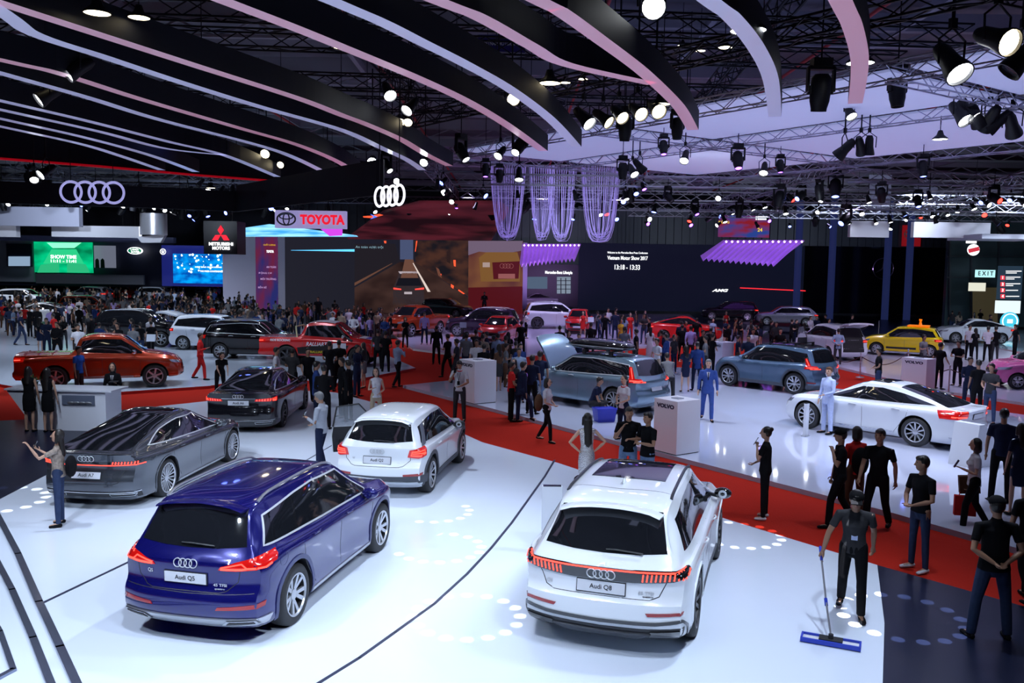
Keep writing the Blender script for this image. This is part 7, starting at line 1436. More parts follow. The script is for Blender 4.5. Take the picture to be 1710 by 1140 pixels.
def booths():
    Y = 82
    # dark perimeter wall behind the booths, ribbed cladding above
    m = MB(); m.box((18, 100, 5), (90, 0.4, 12)); [m.box((-25 + i * 0.9, 99.7, 7.9), (0.35, 0.25, 6.5)) for i in range(94)]; struct(m.build('wall_ribbed', mat('ribbed_blue_black_cladding', (0.035, 0.04, 0.07), 0.5)))
    # left: land vehicle booth
    o, *_ = panel_at(-30, 395, 290, 478, 92, 'booth_wall', mat('navy_booth_wall', (0.012, 0.016, 0.045), 0.5), 'dark navy booth wall with an oval green sign at the far left', 'booth wall')
    o, *_ = panel_at(-30, 402, 56, 470, 91, 'booth_wall', mat('pale_booth_wall', (0.32, 0.34, 0.42), 0.6), 'pale grey booth wall with a window picture at the far left', 'booth wall')
    o, *_ = panel_at(57, 404, 154, 455, 90.5, 'led_screen', grad('green_screen_picture', (0.0, 0.16, 0.06), (0.0, 0.55, 0.22), 1.0, noise=2.2), 'green LED screen showing a car cabin and SHOW TIME', 'screen', 0.2)
    m = MB(); flat(m, [(78, 405), (136, 405), (124, 414), (88, 414)], 90.4); flat(m, [(86, 416), (127, 416), (140, 440), (72, 440)], 90.42, 1); flat(m, [(68, 442), (98, 438), (99, 455), (62, 455)], 90.4, 2); flat(m, [(112, 438), (143, 441), (150, 455), (112, 455)], 90.4, 2); m.build('cabin_picture', [E_('light_green_glow', (0.25, 1.0, 0.55), 1.0), E_('mid_green_glow', (0.02, 0.5, 0.2), 1.0), E_('seat_green_glow', (0.02, 0.38, 0.16), 1.0)], o)
    words(106, 429, 90.3, 'SHOW TIME', 6, LW, o, 'screen_text', 43); words(106, 436, 90.3, '11:11 - 11:41', 5, LW, o, 'screen_text', 42)
    o, *_ = panel_at(11, 407, 53, 445, 90.8, 'window_picture', mat('dim_window_picture', (0.02, 0.03, 0.06), 0.2), 'square window picture on the pale grey booth wall', 'picture', 0.1)
    m = MB(); flat(m, [(14, 428), (50, 428), (50, 444), (14, 444)], 90.7); m.build('bright_strip', E_('pale_blue_glow', (0.25, 0.36, 0.5), 0.8), o)
    o, *_ = panel_at(157, 410, 193, 447, 91.5, 'window_picture', mat('grey_window_picture', (0.03, 0.035, 0.05), 0.3, emit=(0.10, 0.11, 0.15), es=1.0), 'grey square picture with two silhouettes on the navy wall', 'picture', 0.1)
    m = MB(); [flat(m, [(x, 447), (x, 434), (x + 3, 431), (x + 6, 434), (x + 7, 447)], 91.4) for x in (159, 168)]; m.build('silhouettes', DBLK, o)
    c = atd(225, 418.5, 91.2); o = empty('oval_sign', c, 0, 'oval green and white LAND ROVER sign glowing on the navy wall', 'sign')
    k = 91.2 / 1470; m = MB(); n = 28; m.add([(12.5 * k * cos(2 * pi * i / n), 0, 6 * k * sin(2 * pi * i / n)) for i in range(n)] + [(12.5 * k * cos(2 * pi * i / n), 0.2, 6 * k * sin(2 * pi * i / n)) for i in range(n)], [tuple(range(n)), tuple(range(n, 2 * n))[::-1]] + [(i, i + n, (i + 1) % n + n, (i + 1) % n) for i in range(n)]); m.build('white_border', LW, o)
    m = MB(); m.add([(11 * k * cos(2 * pi * i / n), -0.03, 4.9 * k * sin(2 * pi * i / n)) for i in range(n)], [tuple(range(n))]); m.build('green_field', E_('deep_green_glow', (0.0, 0.16, 0.07), 1.0), o)
    w = words(225, 416.6, 91.1, 'LAND-', 3.4, LW, None, 'sign_text'); w.parent = o; w.matrix_parent_inverse = Matrix.Translation(-c); w = words(226, 420.8, 91.1, 'ROVER', 3.4, LW, None, 'sign_text'); w.parent = o; w.matrix_parent_inverse = Matrix.Translation(-c)
    panel_at(60, 458, 240, 474, 90, 'booth_wall', mat('dim_poster_wall', (0.16, 0.17, 0.20), 0.6), 'low grey wall with small posters under the green screen', 'booth wall')
    # grey banner boards hung over the left booths
    GB = mat('grey_banner_board', (0.38, 0.39, 0.50), 0.6); PB = mat('pale_banner_board', (0.6, 0.6, 0.66), 0.55)
    panel_at(-60, 345, 132, 377, 70, 'hanging_banner', GB, 'blank grey banner board hung over the far left booths', 'banner', 0.6)
    o, *_ = panel_at(86, 377, 232, 396, 72, 'hanging_banner', PB, 'long pale fascia board below the grey banner', 'banner', 0.6); m = MB(); flat(m, [(228, 395), (276, 391), (268, 405), (236, 405)], 71.5, th=0.5); m.build('lower_flap', PB, o)
    panel_at(-60, 374, 27, 395, 72, 'hanging_banner', PB, 'short pale fascia board at the picture edge', 'banner', 0.6); panel_at(-40, 394, 290, 403, 80, 'hanging_banner', mat('blue_grey_board', (0.07, 0.08, 0.17), 0.6), 'blue grey fascia strip above the navy booth wall', 'banner', 0.6)
    c = atd(254, 374, 71); m = MB(); n = 16; R = 1.15; vs = [(R * sin(-1.3 + 2.6 * i / n), -R * cos(-1.3 + 2.6 * i / n) + 0.6, z) for z in (-0.85, 0.85) for i in range(n + 1)]; vs += [(a * 0.93, b * 0.93, d) for a, b, d in vs]; K = 2 * (n + 1); M1 = n + 1
    m.add(vs, [(i, i + 1, i + 1 + M1, i + M1) for i in range(n)] + [(i + K + 1, i + K, i + K + M1, i + K + M1 + 1) for i in range(n)] + [(i + M1, i + 1 + M1, i + 1 + M1 + K, i + M1 + K) for i in range(n)] + [(i + 1, i, i + K, i + K + 1) for i in range(n)]); o = m.build('curved_banner', mat('silver_curved_board', (0.6, 0.6, 0.66), 0.25, 0.6), None, True); o.location = c; tag(o, 'curved silver banner board at the end of the pale fascia', 'banner')
    # blue sparkle screen
    o, *_ = panel_at(270, 410, 372, 478, 89, 'booth_wall', mat('deep_blue_wall', (0.01, 0.012, 0.10), 0.5, emit=(0.01, 0.015, 0.16), es=0.6), 'deep blue booth wall around the sparkle screen', 'booth wall')
    o, *_ = panel_at(289, 424, 374, 473, 88, 'led_screen', grad('blue_sparkle_picture', (0.0, 0.07, 0.38), (0.0, 0.32, 0.85), 1.0, noise=5), 'blue LED screen with falling light sparkles and a press conference title', 'screen', 0.2)
    rnd = random.Random(2); m = MB()
    for i in range(46): m.ball(atd(rnd.uniform(291, 371), 425 + 30 * rnd.random() ** 1.8, 87.9), rnd.uniform(0.03, 0.13), 8, 5)
    m.build('sparkles', E_('sparkle_glow', (0.6, 0.85, 1.0), 1.6), o); words(348, 446, 87.9, 'HỌP BÁO GIAN HÀNG', 3.2, LW, o, 'screen_text', 44); words(353, 453, 87.9, 'THE PRESS CONFERENCE', 2.6, LW, o, 'screen_text', 38)
    c = atd(272, 420, 88.5); m = MB(); m.tube([(0.28 * cos(2 * pi * i / 16), 0, 0.28 * sin(2 * pi * i / 16)) for i in range(16)], 0.03, 5, closed=True); [m.bar((a, 0, 0.2), (b, 0, -0.2), 0.03) for a, b in ((-0.18, -0.07), (0.0, -0.07), (0.0, 0.07), (0.18, 0.07))]; o = m.build('round_emblem_sign', LW); o.location = c; tag(o, 'small round emblem glowing on the deep blue wall', 'sign')
    # hanging dark cube sign
    o, *_ = panel_at(340, 369, 396, 424, 50, 'cube_sign', mat('black_sign_box', (0.008, 0.008, 0.014), 0.4), 'black cube sign with three red diamonds and MITSUBISHI MOTORS', 'sign', 1.6)
    m = MB(); y = 49.95; cx, cy = 368.5, 392; r = 5.2
    flat(m, [(cx, cy), (cx - r, cy - 8), (cx, cy - 16), (cx + r, cy - 8)], y); flat(m, [(cx, cy), (cx - 5, cy + 9), (cx - 14.5, cy + 9), (cx - 9, cy + 0.5)], y); flat(m, [(cx, cy), (cx + 9, cy + 0.5), (cx + 14.5, cy + 9), (cx + 5, cy + 9)], y)
    m.build('diamond_emblem', E_('red_emblem_glow', (1.0, 0.02, 0.04), 1.2), o); words(369, 407.5, 49.9, 'MITSUBISHI', 5.5, LW, o, 'sign_text', 40, 0.03); words(369, 414.5, 49.9, 'MOTORS', 5.5, LW, o, 'sign_text', 29, 0.03)
    m = MB(); p = atd(388, 369, 50.4); m.tube([p, (p.x, p.y, p.z + 3.4)], 0.02, 5); m.build('hanging_rod', DKM, o)
    # red letter sign with oval emblem
    o, *_ = panel_at(459, 351.5, 577, 381, 46, 'hanging_sign', mat('lilac_sign_board', (0.40, 0.38, 0.60), 0.5, emit=(0.34, 0.31, 0.62), es=0.55), 'pale lilac hanging sign with oval emblem and red TOYOTA letters', 'sign', 0.5)
    o.rotation_euler = (0, radians(1.2) * 0, 0); words(538, 367.5, 45.9, 'TOYOTA', 16.5, E_('red_letter_glow', (0.75, 0.01, 0.03), 0.9), o, 'sign_text', 74, 0.05)
    m = MB(); c = atd(478, 365.5, 45.9); k = 46 / 1470
    def el(rx, ry, cz, th): m.tube([c + Vector((rx * k * cos(2 * pi * i / 28), 0, (cz + ry * sin(2 * pi * i / 28)) * k)) for i in range(28)], th, 6, closed=True)
    el(15, 10, 0, 0.045); el(5, 9.6, 0, 0.035); el(11, 4.2, 4.0, 0.035); m.build('oval_emblem', mat('dark_chrome_emblem', (0.10, 0.10, 0.13), 0.2, 0.8), o)
    # faceted glowing canopy of the screen booth
    o = empty('light_canopy', (0, 0, 0), 0, 'faceted canopy with cyan and magenta light over the far white wall', 'canopy'); yy = 64
    m = MB(); flat(m, [(396, 382), (450, 374), (590, 392), (592, 394), (396, 394)], yy, 0, 1.5); m.build('cyan_facet', grad('cyan_facet_glow', (0.05, 0.35, 0.75), (0.35, 0.8, 1.0), 1.0, noise=4), o); m = MB(); flat(m, [(535, 382), (571, 382), (571, 393), (550, 394)], yy - 0.1, 0, 0.2); m.build('magenta_facet', E_('magenta_glow', (0.62, 0.06, 0.75), 0.9), o)
    # white wall, festival poster, dark screen
    y = 80; WW = mat('lilac_white_wall', (0.42, 0.42, 0.56), 0.6)
    panel_at(372, 393, 427, 512, y, 'booth_wall', WW, 'plain pale lilac wall beside the tall festival poster', 'booth wall', 1.0); panel_at(464, 393, 476, 518, y, 'booth_wall', WW, 'narrow pale lilac wall strip between poster and dark screen', 'booth wall', 1.0)
    o, *_ = panel_at(427, 393, 464.5, 516, y, 'tall_poster', grad('festival_poster_print', (0.30, 0.03, 0.10), (0.04, 0.05, 0.30), 0.35, noise=2.0), 'tall red and blue poster with slanted Vietnamese slogans', 'poster', 0.3)
    for i, (tx, px, py, w, c_) in enumerate((('CHẤT LƯỢNG', 450, 409, 20, E_('yellow_print', (0.7, 0.4, 0.02), 0.8)), ('TOYOTA', 451, 420, 12, LW), ('AN TOÀN', 453, 446, 16, E_('lilac_print', (0.5, 0.3, 0.6), 0.7)), ('ĐỘNG CƠ', 443, 456, 22, E_('lilac_print', (0, 0, 0))), ('MÔI TRƯỜNG', 448, 466, 26, E_('lilac_print', (0, 0, 0))), ('BỀN BỈ', 438, 480, 14, E_('lilac_print', (0, 0, 0))))): w_ = words(px, py, y - 0.05, tx, 4.2, c_, o, 'poster_text', w); 
    o, *_ = panel_at(476, 393, 592, 524, y, 'led_screen', E_('dark_grey_screen', (0.011, 0.011, 0.018), 1.0), 'dark grey LED wall crossed by a cyan streak of light', 'screen', 0.4)
    m = MB(); flat(m, [(486, 417.5), (592, 416), (592, 420), (486, 418)], y - 0.05); m.build('light_streak', E_('cyan_streak', (0.10, 0.50, 0.9), 1.3), o)
    # street screen
    o, *_ = panel_at(592, 399, 782, 524, y, 'led_screen', E_('night_scene_base', (0.010, 0.010, 0.018), 1.0), 'large LED screen showing a night street and a car from behind', 'screen', 0.4)
    yy = y - 0.03
    def scene(name, shapes, mats):
        m = MB(); [flat(m, s, yy - 0.01 * i, k, 0.004) for i, (s, k) in enumerate(shapes)]; return m.build(name, mats, o)
    scene('street_picture', [([(668, 437), (694, 437), (782, 497), (782, 524), (592, 524), (592, 480)], 0), ([(676, 433), (690, 433), (700, 470), (668, 470)], 1), ([(592, 407), (660, 407), (668, 437), (592, 478)], 2), ([(668, 400), (690, 400), (690, 433), (668, 433)], 3), ([(692, 402), (782, 400), (782, 495), (694, 438)], 4), ([(689, 439), (690.5, 439), (719, 487), (714, 487)], 5), ([(592, 472), (655, 439), (655, 440), (592, 477)], 6), ([(734, 457), (737, 457), (737, 460), (734, 460)], 7), ([(757, 434), (761, 434), (761, 445), (758, 444)], 7), ([(695, 402), (697, 402), (694, 420), (693, 420)], 7), ([(641, 402), (645, 402), (645, 406), (642, 406)], 7), ([(753, 474), (758, 477), (757, 482), (753, 479)], 7), ([(728, 446), (733, 449), (738, 464), (732, 460)], 8), ([(746, 420), (752, 416), (752, 440), (746, 437)], 9), ([(766, 483), (776, 490), (774, 491), (765, 485)], 7)],
          [grad('wet_road_picture', (0.014, 0.007, 0.007), (0.040, 0.020, 0.017), 1.0, noise=4), E_('road_sheen', (0.11, 0.05, 0.035), 1.0), E_('building_dusk', (0.012, 0.010, 0.014), 1.0), E_('sky_glow', (0.05, 0.065, 0.13), 1.0), grad('facade_picture', (0.008, 0.007, 0.010), (0.05, 0.02, 0.014), 1.0, noise=7), E_('lane_line', (0.6, 0.5, 0.45), 1.0), E_('kerb_line', (0.10, 0.045, 0.03), 1.0), E_('neon_red', (0.9, 0.08, 0.03), 1.3), E_('orange_wall_glow', (0.12, 0.045, 0.03), 1.0), E_('dark_arch', (0.02, 0.01, 0.01), 1.0)])
    scene('car_picture', [([(656, 508), (657, 480), (664, 462), (667, 452), (700, 452), (704, 462), (708, 480), (709, 508)], 0), ([(665, 453), (699, 453), (697, 457), (668, 457)], 3), ([(661, 477), (666, 464), (699, 464), (705, 477)], 1), ([(657, 480), (670, 482), (670, 484), (657, 483)], 2), ([(693, 482), (708, 480), (708, 483), (693, 484)], 2), ([(675, 487), (688, 487), (688, 491), (675, 491)], 3)], [E_('car_dark', (0.025, 0.018, 0.022), 1.0), E_('car_glass', (0.006, 0.006, 0.01), 1.0), E_('car_lamp', (1.0, 0.05, 0.04), 1.5), E_('car_plate', (0.35, 0.3, 0.33), 1.0)])
    scene('caption_bar', [([(592, 408.5), (660, 408.5), (663, 419), (592, 419)], 0)], [E_('caption_white', (0.5, 0.66, 0.76), 1.0)]); words(617, 412.5, yy - 0.2, 'An toàn vượt trội', 5.5, E_('caption_ink', (0.18, 0.30, 0.36), 1.0), o, 'caption_text', 46, 0.0)
    # slanting red mirror canopy over the screen, its reflections painted as a dim glow
    P = [atd(580, 399, 79), atd(820, 402, 79), atd(850, 352, 62), atd(835, 340, 56), atd(700, 340, 56), atd(640, 356, 62)]
    m = MB(); n = len(P); m.add(P + [p + Vector((0, 0, 0.2)) for p in P], [tuple(range(n)), tuple(range(n, 2 * n))[::-1]] + [(i, (i + 1) % n, (i + 1) % n + n, i + n) for i in range(n)]); o = m.build('sloping_canopy', grad('painted_red_reflections', (0.008, 0.002, 0.004), (0.065, 0.009, 0.016), 1.0, noise=3.2)); tag(o, 'dark red sloping canopy with painted reflections above the night street screen', 'canopy')
    m = MB(); flat(m, [(606, 361), (620, 360), (633, 357), (640, 359), (622, 364), (607, 363)], 60); flat(m, [(618, 357), (630, 362), (618, 366), (624, 362)], 59.9, 1); o = m.build('neon_arrow', [E_('neon_red', (1, 0, 0)), E_('neon_blue', (0.05, 0.15, 1.0), 1.5)]); tag(o, 'small red and blue neon arrow beside the sloping canopy', 'sign')
    # orange blurred screen
    o, *_ = panel_at(782, 402, 873, 522, y, 'led_screen', grad('orange_car_picture', (0.06, 0.015, 0.02), (0.15, 0.06, 0.025), 1.0, noise=1.6), 'LED screen with a blurred close-up of an orange car front', 'screen', 0.4)
    scene2 = MB(); [flat(scene2, s, y - 0.03 - 0.01 * i, k, 0.004) for i, (s, k) in enumerate([([(782, 402), (873, 402), (873, 418), (840, 424), (800, 420), (782, 426)], 2), ([(800, 430), (812, 421), (864, 421), (869, 438), (868, 470), (803, 470)], 3), ([(822, 438), (868, 436), (866, 465), (824, 466)], 0), ([(832, 457), (860, 457), (860, 465), (832, 465)], 1), ([(806, 438), (818, 438), (818, 446), (806, 446)], 4), ([(782, 480), (873, 478), (873, 524), (782, 524)], 0)])]
    scene2.build('car_front_picture', [E_('maroon_picture', (0.06, 0.005, 0.008), 1.0), E_('dim_grille_glow', (0.22, 0.07, 0.07), 1.0), E_('mauve_sky_glow', (0.12, 0.085, 0.13), 1.0), E_('amber_body_glow', (0.15, 0.07, 0.02), 1.0), E_('dim_lamp_glow', (0.30, 0.22, 0.2), 1.0)], o)
    c = atd(846, 444, y - 0.3); m = MB(); [m.tube([c + Vector(((j - 1.5) * 0.27 + 0.2 * cos(2 * pi * i / 16), 0, 0.2 * sin(2 * pi * i / 16))) for i in range(16)], 0.018, 5, closed=True) for j in range(4)]; m.build('ring_emblem_picture', E_('dim_grille_glow', (0, 0, 0)), o)
    panel_at(873, 405, 880.5, 516, y - 0.5, 'wall_edge_pillar', mat('blue_grey_pillar', (0.25, 0.27, 0.38), 0.6), 'narrow blue grey pillar beside the orange screen', 'pillar', 0.8)
    # pleated violet canopies
    def pleats(name, quad, n, y0, label, slope=1.0):
        """folded plate canopy: top edge to lower tips, lit from between the folds"""
        (xa, ya), (xb, yb), (xc, yc), (xd, yd) = quad; m = MB()
        for i in range(n):
            t0, t1, t2 = i / n, (i + 0.5) / n, (i + 1) / n
            def pt(t, e, dy): x = (xa + (xb - xa) * t) * (1 - e) + (xd + (xc - xd) * t) * e; y_ = (ya + (yb - ya) * t) * (1 - e) + (yd + (yc - yd) * t) * e; return atd(x, y_, y0 + dy)
            A, B, C = pt(t0, 0, 3), pt(t1, 0, 2.2), pt(t2, 0, 3); D, E, F = pt(t0, 1, 0.6), pt(t1, 1, -0.3), pt(t2, 1, 0.6); E = E - Vector((0, 0, 0.35))
            k = [A, B, E, D, B, C, F, E]; k2 = [v + Vector((0, 0.1, 0.06)) for v in k]
            m.add(k + k2, [(0, 1, 2, 3), (4, 5, 6, 7), (11, 10, 9, 8), (15, 14, 13, 12), (3, 2, 10, 11), (7, 6, 14, 15)], 0)
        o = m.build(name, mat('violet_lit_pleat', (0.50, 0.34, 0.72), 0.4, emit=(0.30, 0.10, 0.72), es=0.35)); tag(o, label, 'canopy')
        [(lambda q: (q.ball(atd(xa + (xb - xa) * (i + 0.5) / n, ya + (yb - ya) * (i + 0.5) / n + 1.5, y0 + 1.4), 0.09, 8, 5), q.build('edge_lamp', E_('pink_edge_glow', (0.95, 0.55, 1.0), 2.0), o)))(MB()) for i in range(n)]
        a = atd((xa + xb) / 2, (ya + yb) / 2 - 10, y0 - 2); spot('pleat_uplight', (a.x, a.y - 1.0, a.z - 4.2), (a.x, a.y + 4.0, a.z), 1500, 120, (0.72, 0.40, 1.0), 0.1); return o
    pleats('pleated_canopy', ((872, 408), (970, 408), (962, 430), (868, 440)), 14, 76, 'violet lit pleated canopy above the lifestyle shop'); pleats('pleated_canopy', ((1208, 402), (1344, 402), (1296, 438), (1170, 428)), 14, 66, 'larger violet lit pleated canopy right of the conference wall')
    o, *_ = panel_at(880, 441, 968, 512, 84, 'shop_wall', mat('dim_shop_interior', (0.02, 0.025, 0.04), 0.5), 'dark lifestyle shop front with glass cases', 'shop', 0.4)
    words(933, 455, 83.8, 'Mercedes-Benz Lifestyle', 6.5, LW, o, 'shop_sign_text', 45, 0.02); m = MB(); flat(m, [(930, 462), (953, 462), (953, 490), (930, 490)], 83.9); flat(m, [(880, 462), (914, 462), (914, 482), (880, 482)], 83.9, 1); flat(m, [(936, 464), (937.5, 464), (937.5, 490), (936, 490)], 83.85, 2); flat(m, [(944, 464), (945.5, 464), (945.5, 490), (944, 490)], 83.85, 2); [flat(m, [(930, y_), (953, y_), (953, y_ + 1), (930, y_ + 1)], 83.84, 2) for y_ in (468, 475, 482)]; m.build('lit_shelves', [E_('shelf_glow', (0.16, 0.20, 0.26), 1.0), E_('case_glow', (0.06, 0.09, 0.14), 1.0), DBLK], o)
    # conference wall
    o, *_ = panel_at(966, 408, 1342, 520, 82, 'conference_wall', mat('black_led_wall', (0.003, 0.004, 0.008), 0.6, emit=(0.003, 0.004, 0.011), es=1.0, spec=0.1), 'wide black LED wall with white conference title and times', 'screen', 0.5)
    words(1048, 422, 81.9, 'Welcome to the Mercedes-Benz Press Conference', 3.4, LW, o, 'title_text', 67, 0.0); words(1048, 431, 81.9, 'Vietnam Motor Show 2017', 6.4, LW, o, 'title_text', 67, 0.01); words(1047, 446.5, 81.9, '13:18 - 13:33', 8.2, LW, o, 'title_text', 42, 0.01)
    words(1202, 485, 81.8, 'AMG', 4.6, LW, o, 'performance_text', 27, 0.03, shear=0.35); m = MB(); m.bar(atd(1236, 480.5, 81.8), atd(1345, 485.5, 81.8), 0.07); m.build('red_light_line', E_('red_line_glow', (1.0, 0.02, 0.03), 1.6), o)
    # star wall and blue light beams built as glowing tubes
    o, *_ = panel_at(1342, 412, 1580, 524, 84, 'star_wall', mat('black_glass_wall', (0.004, 0.005, 0.010), 0.12, spec=0.7), 'black glass wall with a large ring and star emblem', 'wall panel', 0.5)
    c = atd(1475, 448.5, 83.6); k = 83.6 / 1470; m = MB(); m.tube([c + Vector((17 * k * cos(2 * pi * i / 36), 0, 17 * k * sin(2 * pi * i / 36))) for i in range(36)], 0.055, 6, closed=True)
    for a in (90, 210, 330):
        t = c + Vector((16 * k * cos(radians(a)), 0, 16 * k * sin(radians(a)))); l = [c + Vector((2.2 * k * cos(radians(a + s)), 0, 2.2 * k * sin(radians(a + s)))) for s in (60, -60)]; m.add([t, l[0], c + Vector((0, -0.12, 0)), l[1], c + Vector((0, 0.05, 0))], [(0, 1, 2), (0, 2, 3), (0, 4, 1), (0, 3, 4)])
    m.build('star_emblem', mat('dim_chrome_star', (0.35, 0.36, 0.42), 0.2, 0.8), o)
    for i, px in enumerate((1337, 1394, 1487, 1524)):
        a = atd(px, 335, 78); b_ = atd(px, 532, 78); m = MB(); m.tube([(a.x, 78, 0.1), (a.x, 78, a.z)], 0.30, 16); oo = m.build('light_beam_tube', mat('blue_beam_glow', (0.015, 0.02, 0.06), 0.6, emit=(0.03, 0.045, 0.18), es=0.25, spec=0.1), None, True)
        tag(oo, 'blue light beam as solid tube before the black wall, %s counting from the pleated canopy' % ('first', 'second', 'third', 'fourth')[i], 'light beam', 'blue light beams before the star wall')
    # posters and boards on the ribbed wall
    o, *_ = panel_at(1200, 360, 1285, 396, 99.3, 'wall_poster', grad('race_poster_print', (0.22, 0.01, 0.02), (0.02, 0.05, 0.25), 0.8, noise=2.4), 'red and blue motorcycle poster reading ĐỘNG on the ribbed wall', 'poster', 0.2); words(1209, 371, 99.2, 'ĐỘNG', 6, E_('yellow_poster_print', (0.8, 0.6, 0.05), 0.9), o, 'poster_text', 18); words(1269, 384, 99.2, '24', 6, E_('yellow_poster_print', (0, 0, 0)), o, 'poster_text'); m = MB(); flat(m, [(1262, 361), (1282, 361), (1282, 367), (1262, 367)], 99.25); m.build('white_note', LW, o)
    o, *_ = panel_at(1508, 376, 1538, 411, 99.2, 'brand_sign', mat('red_brand_board', (0.45, 0.01, 0.015), 0.5, emit=(0.45, 0.01, 0.02), es=0.25), 'square red NISSAN board half behind the white banner', 'sign', 0.3); words(1519, 391, 99.1, 'NISSAN', 3.2, mat('silver_sign_letters', (0.6, 0.6, 0.62), 0.3, 0.5), o, 'sign_text', 19); m = MB(); c = atd(1519, 391, 99.1); m.tube([c + Vector((0.55 * cos(2 * pi * i / 24), 0, 0.55 * sin(2 * pi * i / 24))) for i in range(24)], 0.05, 5, closed=True); m.build('ring_emblem', mat('silver_sign_letters'), o)
    WB = mat('white_banner_cloth', (0.62, 0.60, 0.68), 0.7)
    panel_at(1420, 369, 1485, 396, 56, 'hanging_banner', WB, 'short blank white banner board left of the red board', 'banner', 0.4); panel_at(1526, 371, 1654, 397, 52, 'hanging_banner', WB, 'long blank white banner board above the exit corridor', 'banner', 0.4)
    for i, (x0, y0, x1, y1, yy, w) in enumerate(((1148, 298, 1190, 319, 60, 'near the blue lamps'), (1340, 298, 1368, 326, 60, 'with a violet head stripe'), (1450, 292, 1488, 350, 60, 'long, behind the far trusses'), (1525, 312, 1565, 356, 62, 'grey, above the long white banner'), (846, 276, 890, 300, 50, 'small, above the string curtains'))): panel_at(x0, y0, x1, y1, yy, 'cloth_banner', mat('dim_banner_cloth', (0.26, 0.25, 0.36), 0.8), 'pale cloth banner hung high, %s' % w, 'banner', 0.05)
    o, *_ = panel_at(798, 58, 877, 140, 33, 'cloth_banner', mat('white_show_banner', (0.34, 0.33, 0.42), 0.8), 'white show banner with violet head reading VIETNAM MOTOR SHOW among the trusses', 'banner', 0.05); m = MB(); flat(m, [(798, 58), (877, 58), (877, 88), (798, 84)], 32.9); m.build('violet_head', mat('violet_banner_print', (0.03, 0.02, 0.16), 0.8), o); words(840, 73, 32.85, 'VIETNAM MOTOR SHOW', 6, mat('pale_banner_letters', (0.6, 0.6, 0.7), 0.6), o, 'banner_text', 66)
    # right: exit corridor
    o, *_ = panel_at(1582, 350, 1740, 545, 66, 'corridor_wall', mat('grey_green_glass_wall', (0.05, 0.075, 0.085), 0.25, noise=0.3, nscale=0.6), 'grey green glazed wall around the exit corridor', 'wall panel', 0.4)
    m = MB(); flat(m, [(1622, 480), (1668, 480), (1668, 545), (1622, 545)], 65.9); m.build('corridor_opening', mat('dim_corridor', (0.06, 0.05, 0.03), 0.7, emit=(0.05, 0.04, 0.02), es=0.5), o); m = MB(); [m.bar(atd(x, 350, 65.8), atd(x, 545, 65.8), 0.12) for x in (1586, 1622, 1668)]; [m.bar(atd(1582, y_, 65.8), atd(1710, y_, 65.8), 0.1) for y_ in (428, 463, 395)]; m.build('wall_mullions', mat('dark_mullion', (0.03, 0.035, 0.045), 0.4), o)
    o, *_ = panel_at(1630, 450.5, 1662, 463, 62, 'exit_sign', E_('exit_face', (0.42, 0.75, 0.80), 1.0), 'lit pale EXIT sign above the corridor', 'sign', 0.15); words(1646, 456.7, 61.9, 'E X I T', 7, mat('black_sign_letters', (0.01, 0.02, 0.02), 0.5), o, 'sign_text', 25)
    panel_at(1619, 472, 1646, 486, 62, 'lit_box_sign', E_('warm_white_box', (0.62, 0.62, 0.52), 1.0), 'small lit white box sign under the exit sign', 'sign', 0.15); panel_at(1615, 396, 1631, 406, 62, 'lit_box_sign', LW, 'tiny lit box above the round diner sign', 'sign', 0.15)
    c = atd(1625.5, 417, 61.5); o = empty('round_sign', c, 0, 'tilted round red and white sign glowing above the corridor', 'sign'); m = MB(); m.ball((0, 0, 0), (0.44, 0.08, 0.40), 18, 8); m.build('white_disc', LW, o, True); m = MB(); m.box((0, -0.06, 0.0), (0.74, 0.08, 0.28), 0, Matrix.Rotation(-0.25, 3, 'Y')); m.build('red_band', E_('red_band_glow', (0.5, 0.03, 0.05), 1.0), o)
    o, *_ = panel_at(1669, 444, 1707, 500, 60, 'info_totem', E_('totem_face', (0.015, 0.03, 0.05), 1.0), 'tall dark info totem listing four red numbered lines', 'sign', 0.3)
    m = MB(); [flat(m, [(1671, y_), (1678, y_), (1678, y_ + 7), (1671, y_ + 7)], 59.95) for y_ in (460, 471, 481, 491)]; m.build('red_number_squares', E_('totem_red', (0.75, 0.05, 0.08), 1.0), o)
    for i, y_ in enumerate((463.5, 474.5, 484.5, 494.5)): words(1674.5, y_, 59.8, str(i + 1), 4.6, LW, o, 'number_text')
    m = MB(); [flat(m, [(1680, y_), (1680 + w, y_), (1680 + w, y_ + 1.2), (1680, y_ + 1.2)], 59.94) for y_, w in ((462, 24), (465, 14), (473, 24), (476, 12), (484, 20), (494, 22), (452, 26), (455, 18))]; m.build('text_lines', LW, o)
    panel_at(1664, 502, 1704, 523, 60, 'led_screen', E_('white_screen_face', (0.66, 0.78, 0.84), 1.0), 'bright white screen under the info totem', 'screen', 0.2)
    c = atd(1685, 536, 60); m = MB(); m.lathe([(0.0, 0), (0.62, 0), (0.62, 0.1), (0.0, 0.1)], 28, 0, Matrix.Rotation(pi / 2, 4, 'X')); o = m.build('round_screen', E_('cyan_disc_glow', (0.05, 0.45, 0.62), 1.1)); o.location = c; tag(o, 'round cyan glowing sign low beside the exit corridor', 'sign'); m = MB(); m.tube([(0.5 * cos(2 * pi * i / 24), -0.12, 0.5 * sin(2 * pi * i / 24)) for i in range(24)], 0.035, 5, closed=True); m.box((0, -0.11, 0.0), (0.36, 0.04, 0.26)); m.build('white_ring', LW, o)
    o, *_ = panel_at(1640, 391, 1760, 399, 50, 'canopy_roof', mat('white_canopy_roof', (0.6, 0.62, 0.72), 0.5), 'white canopy roof at the picture edge above the exit corridor', 'canopy', 4.0)
booths()
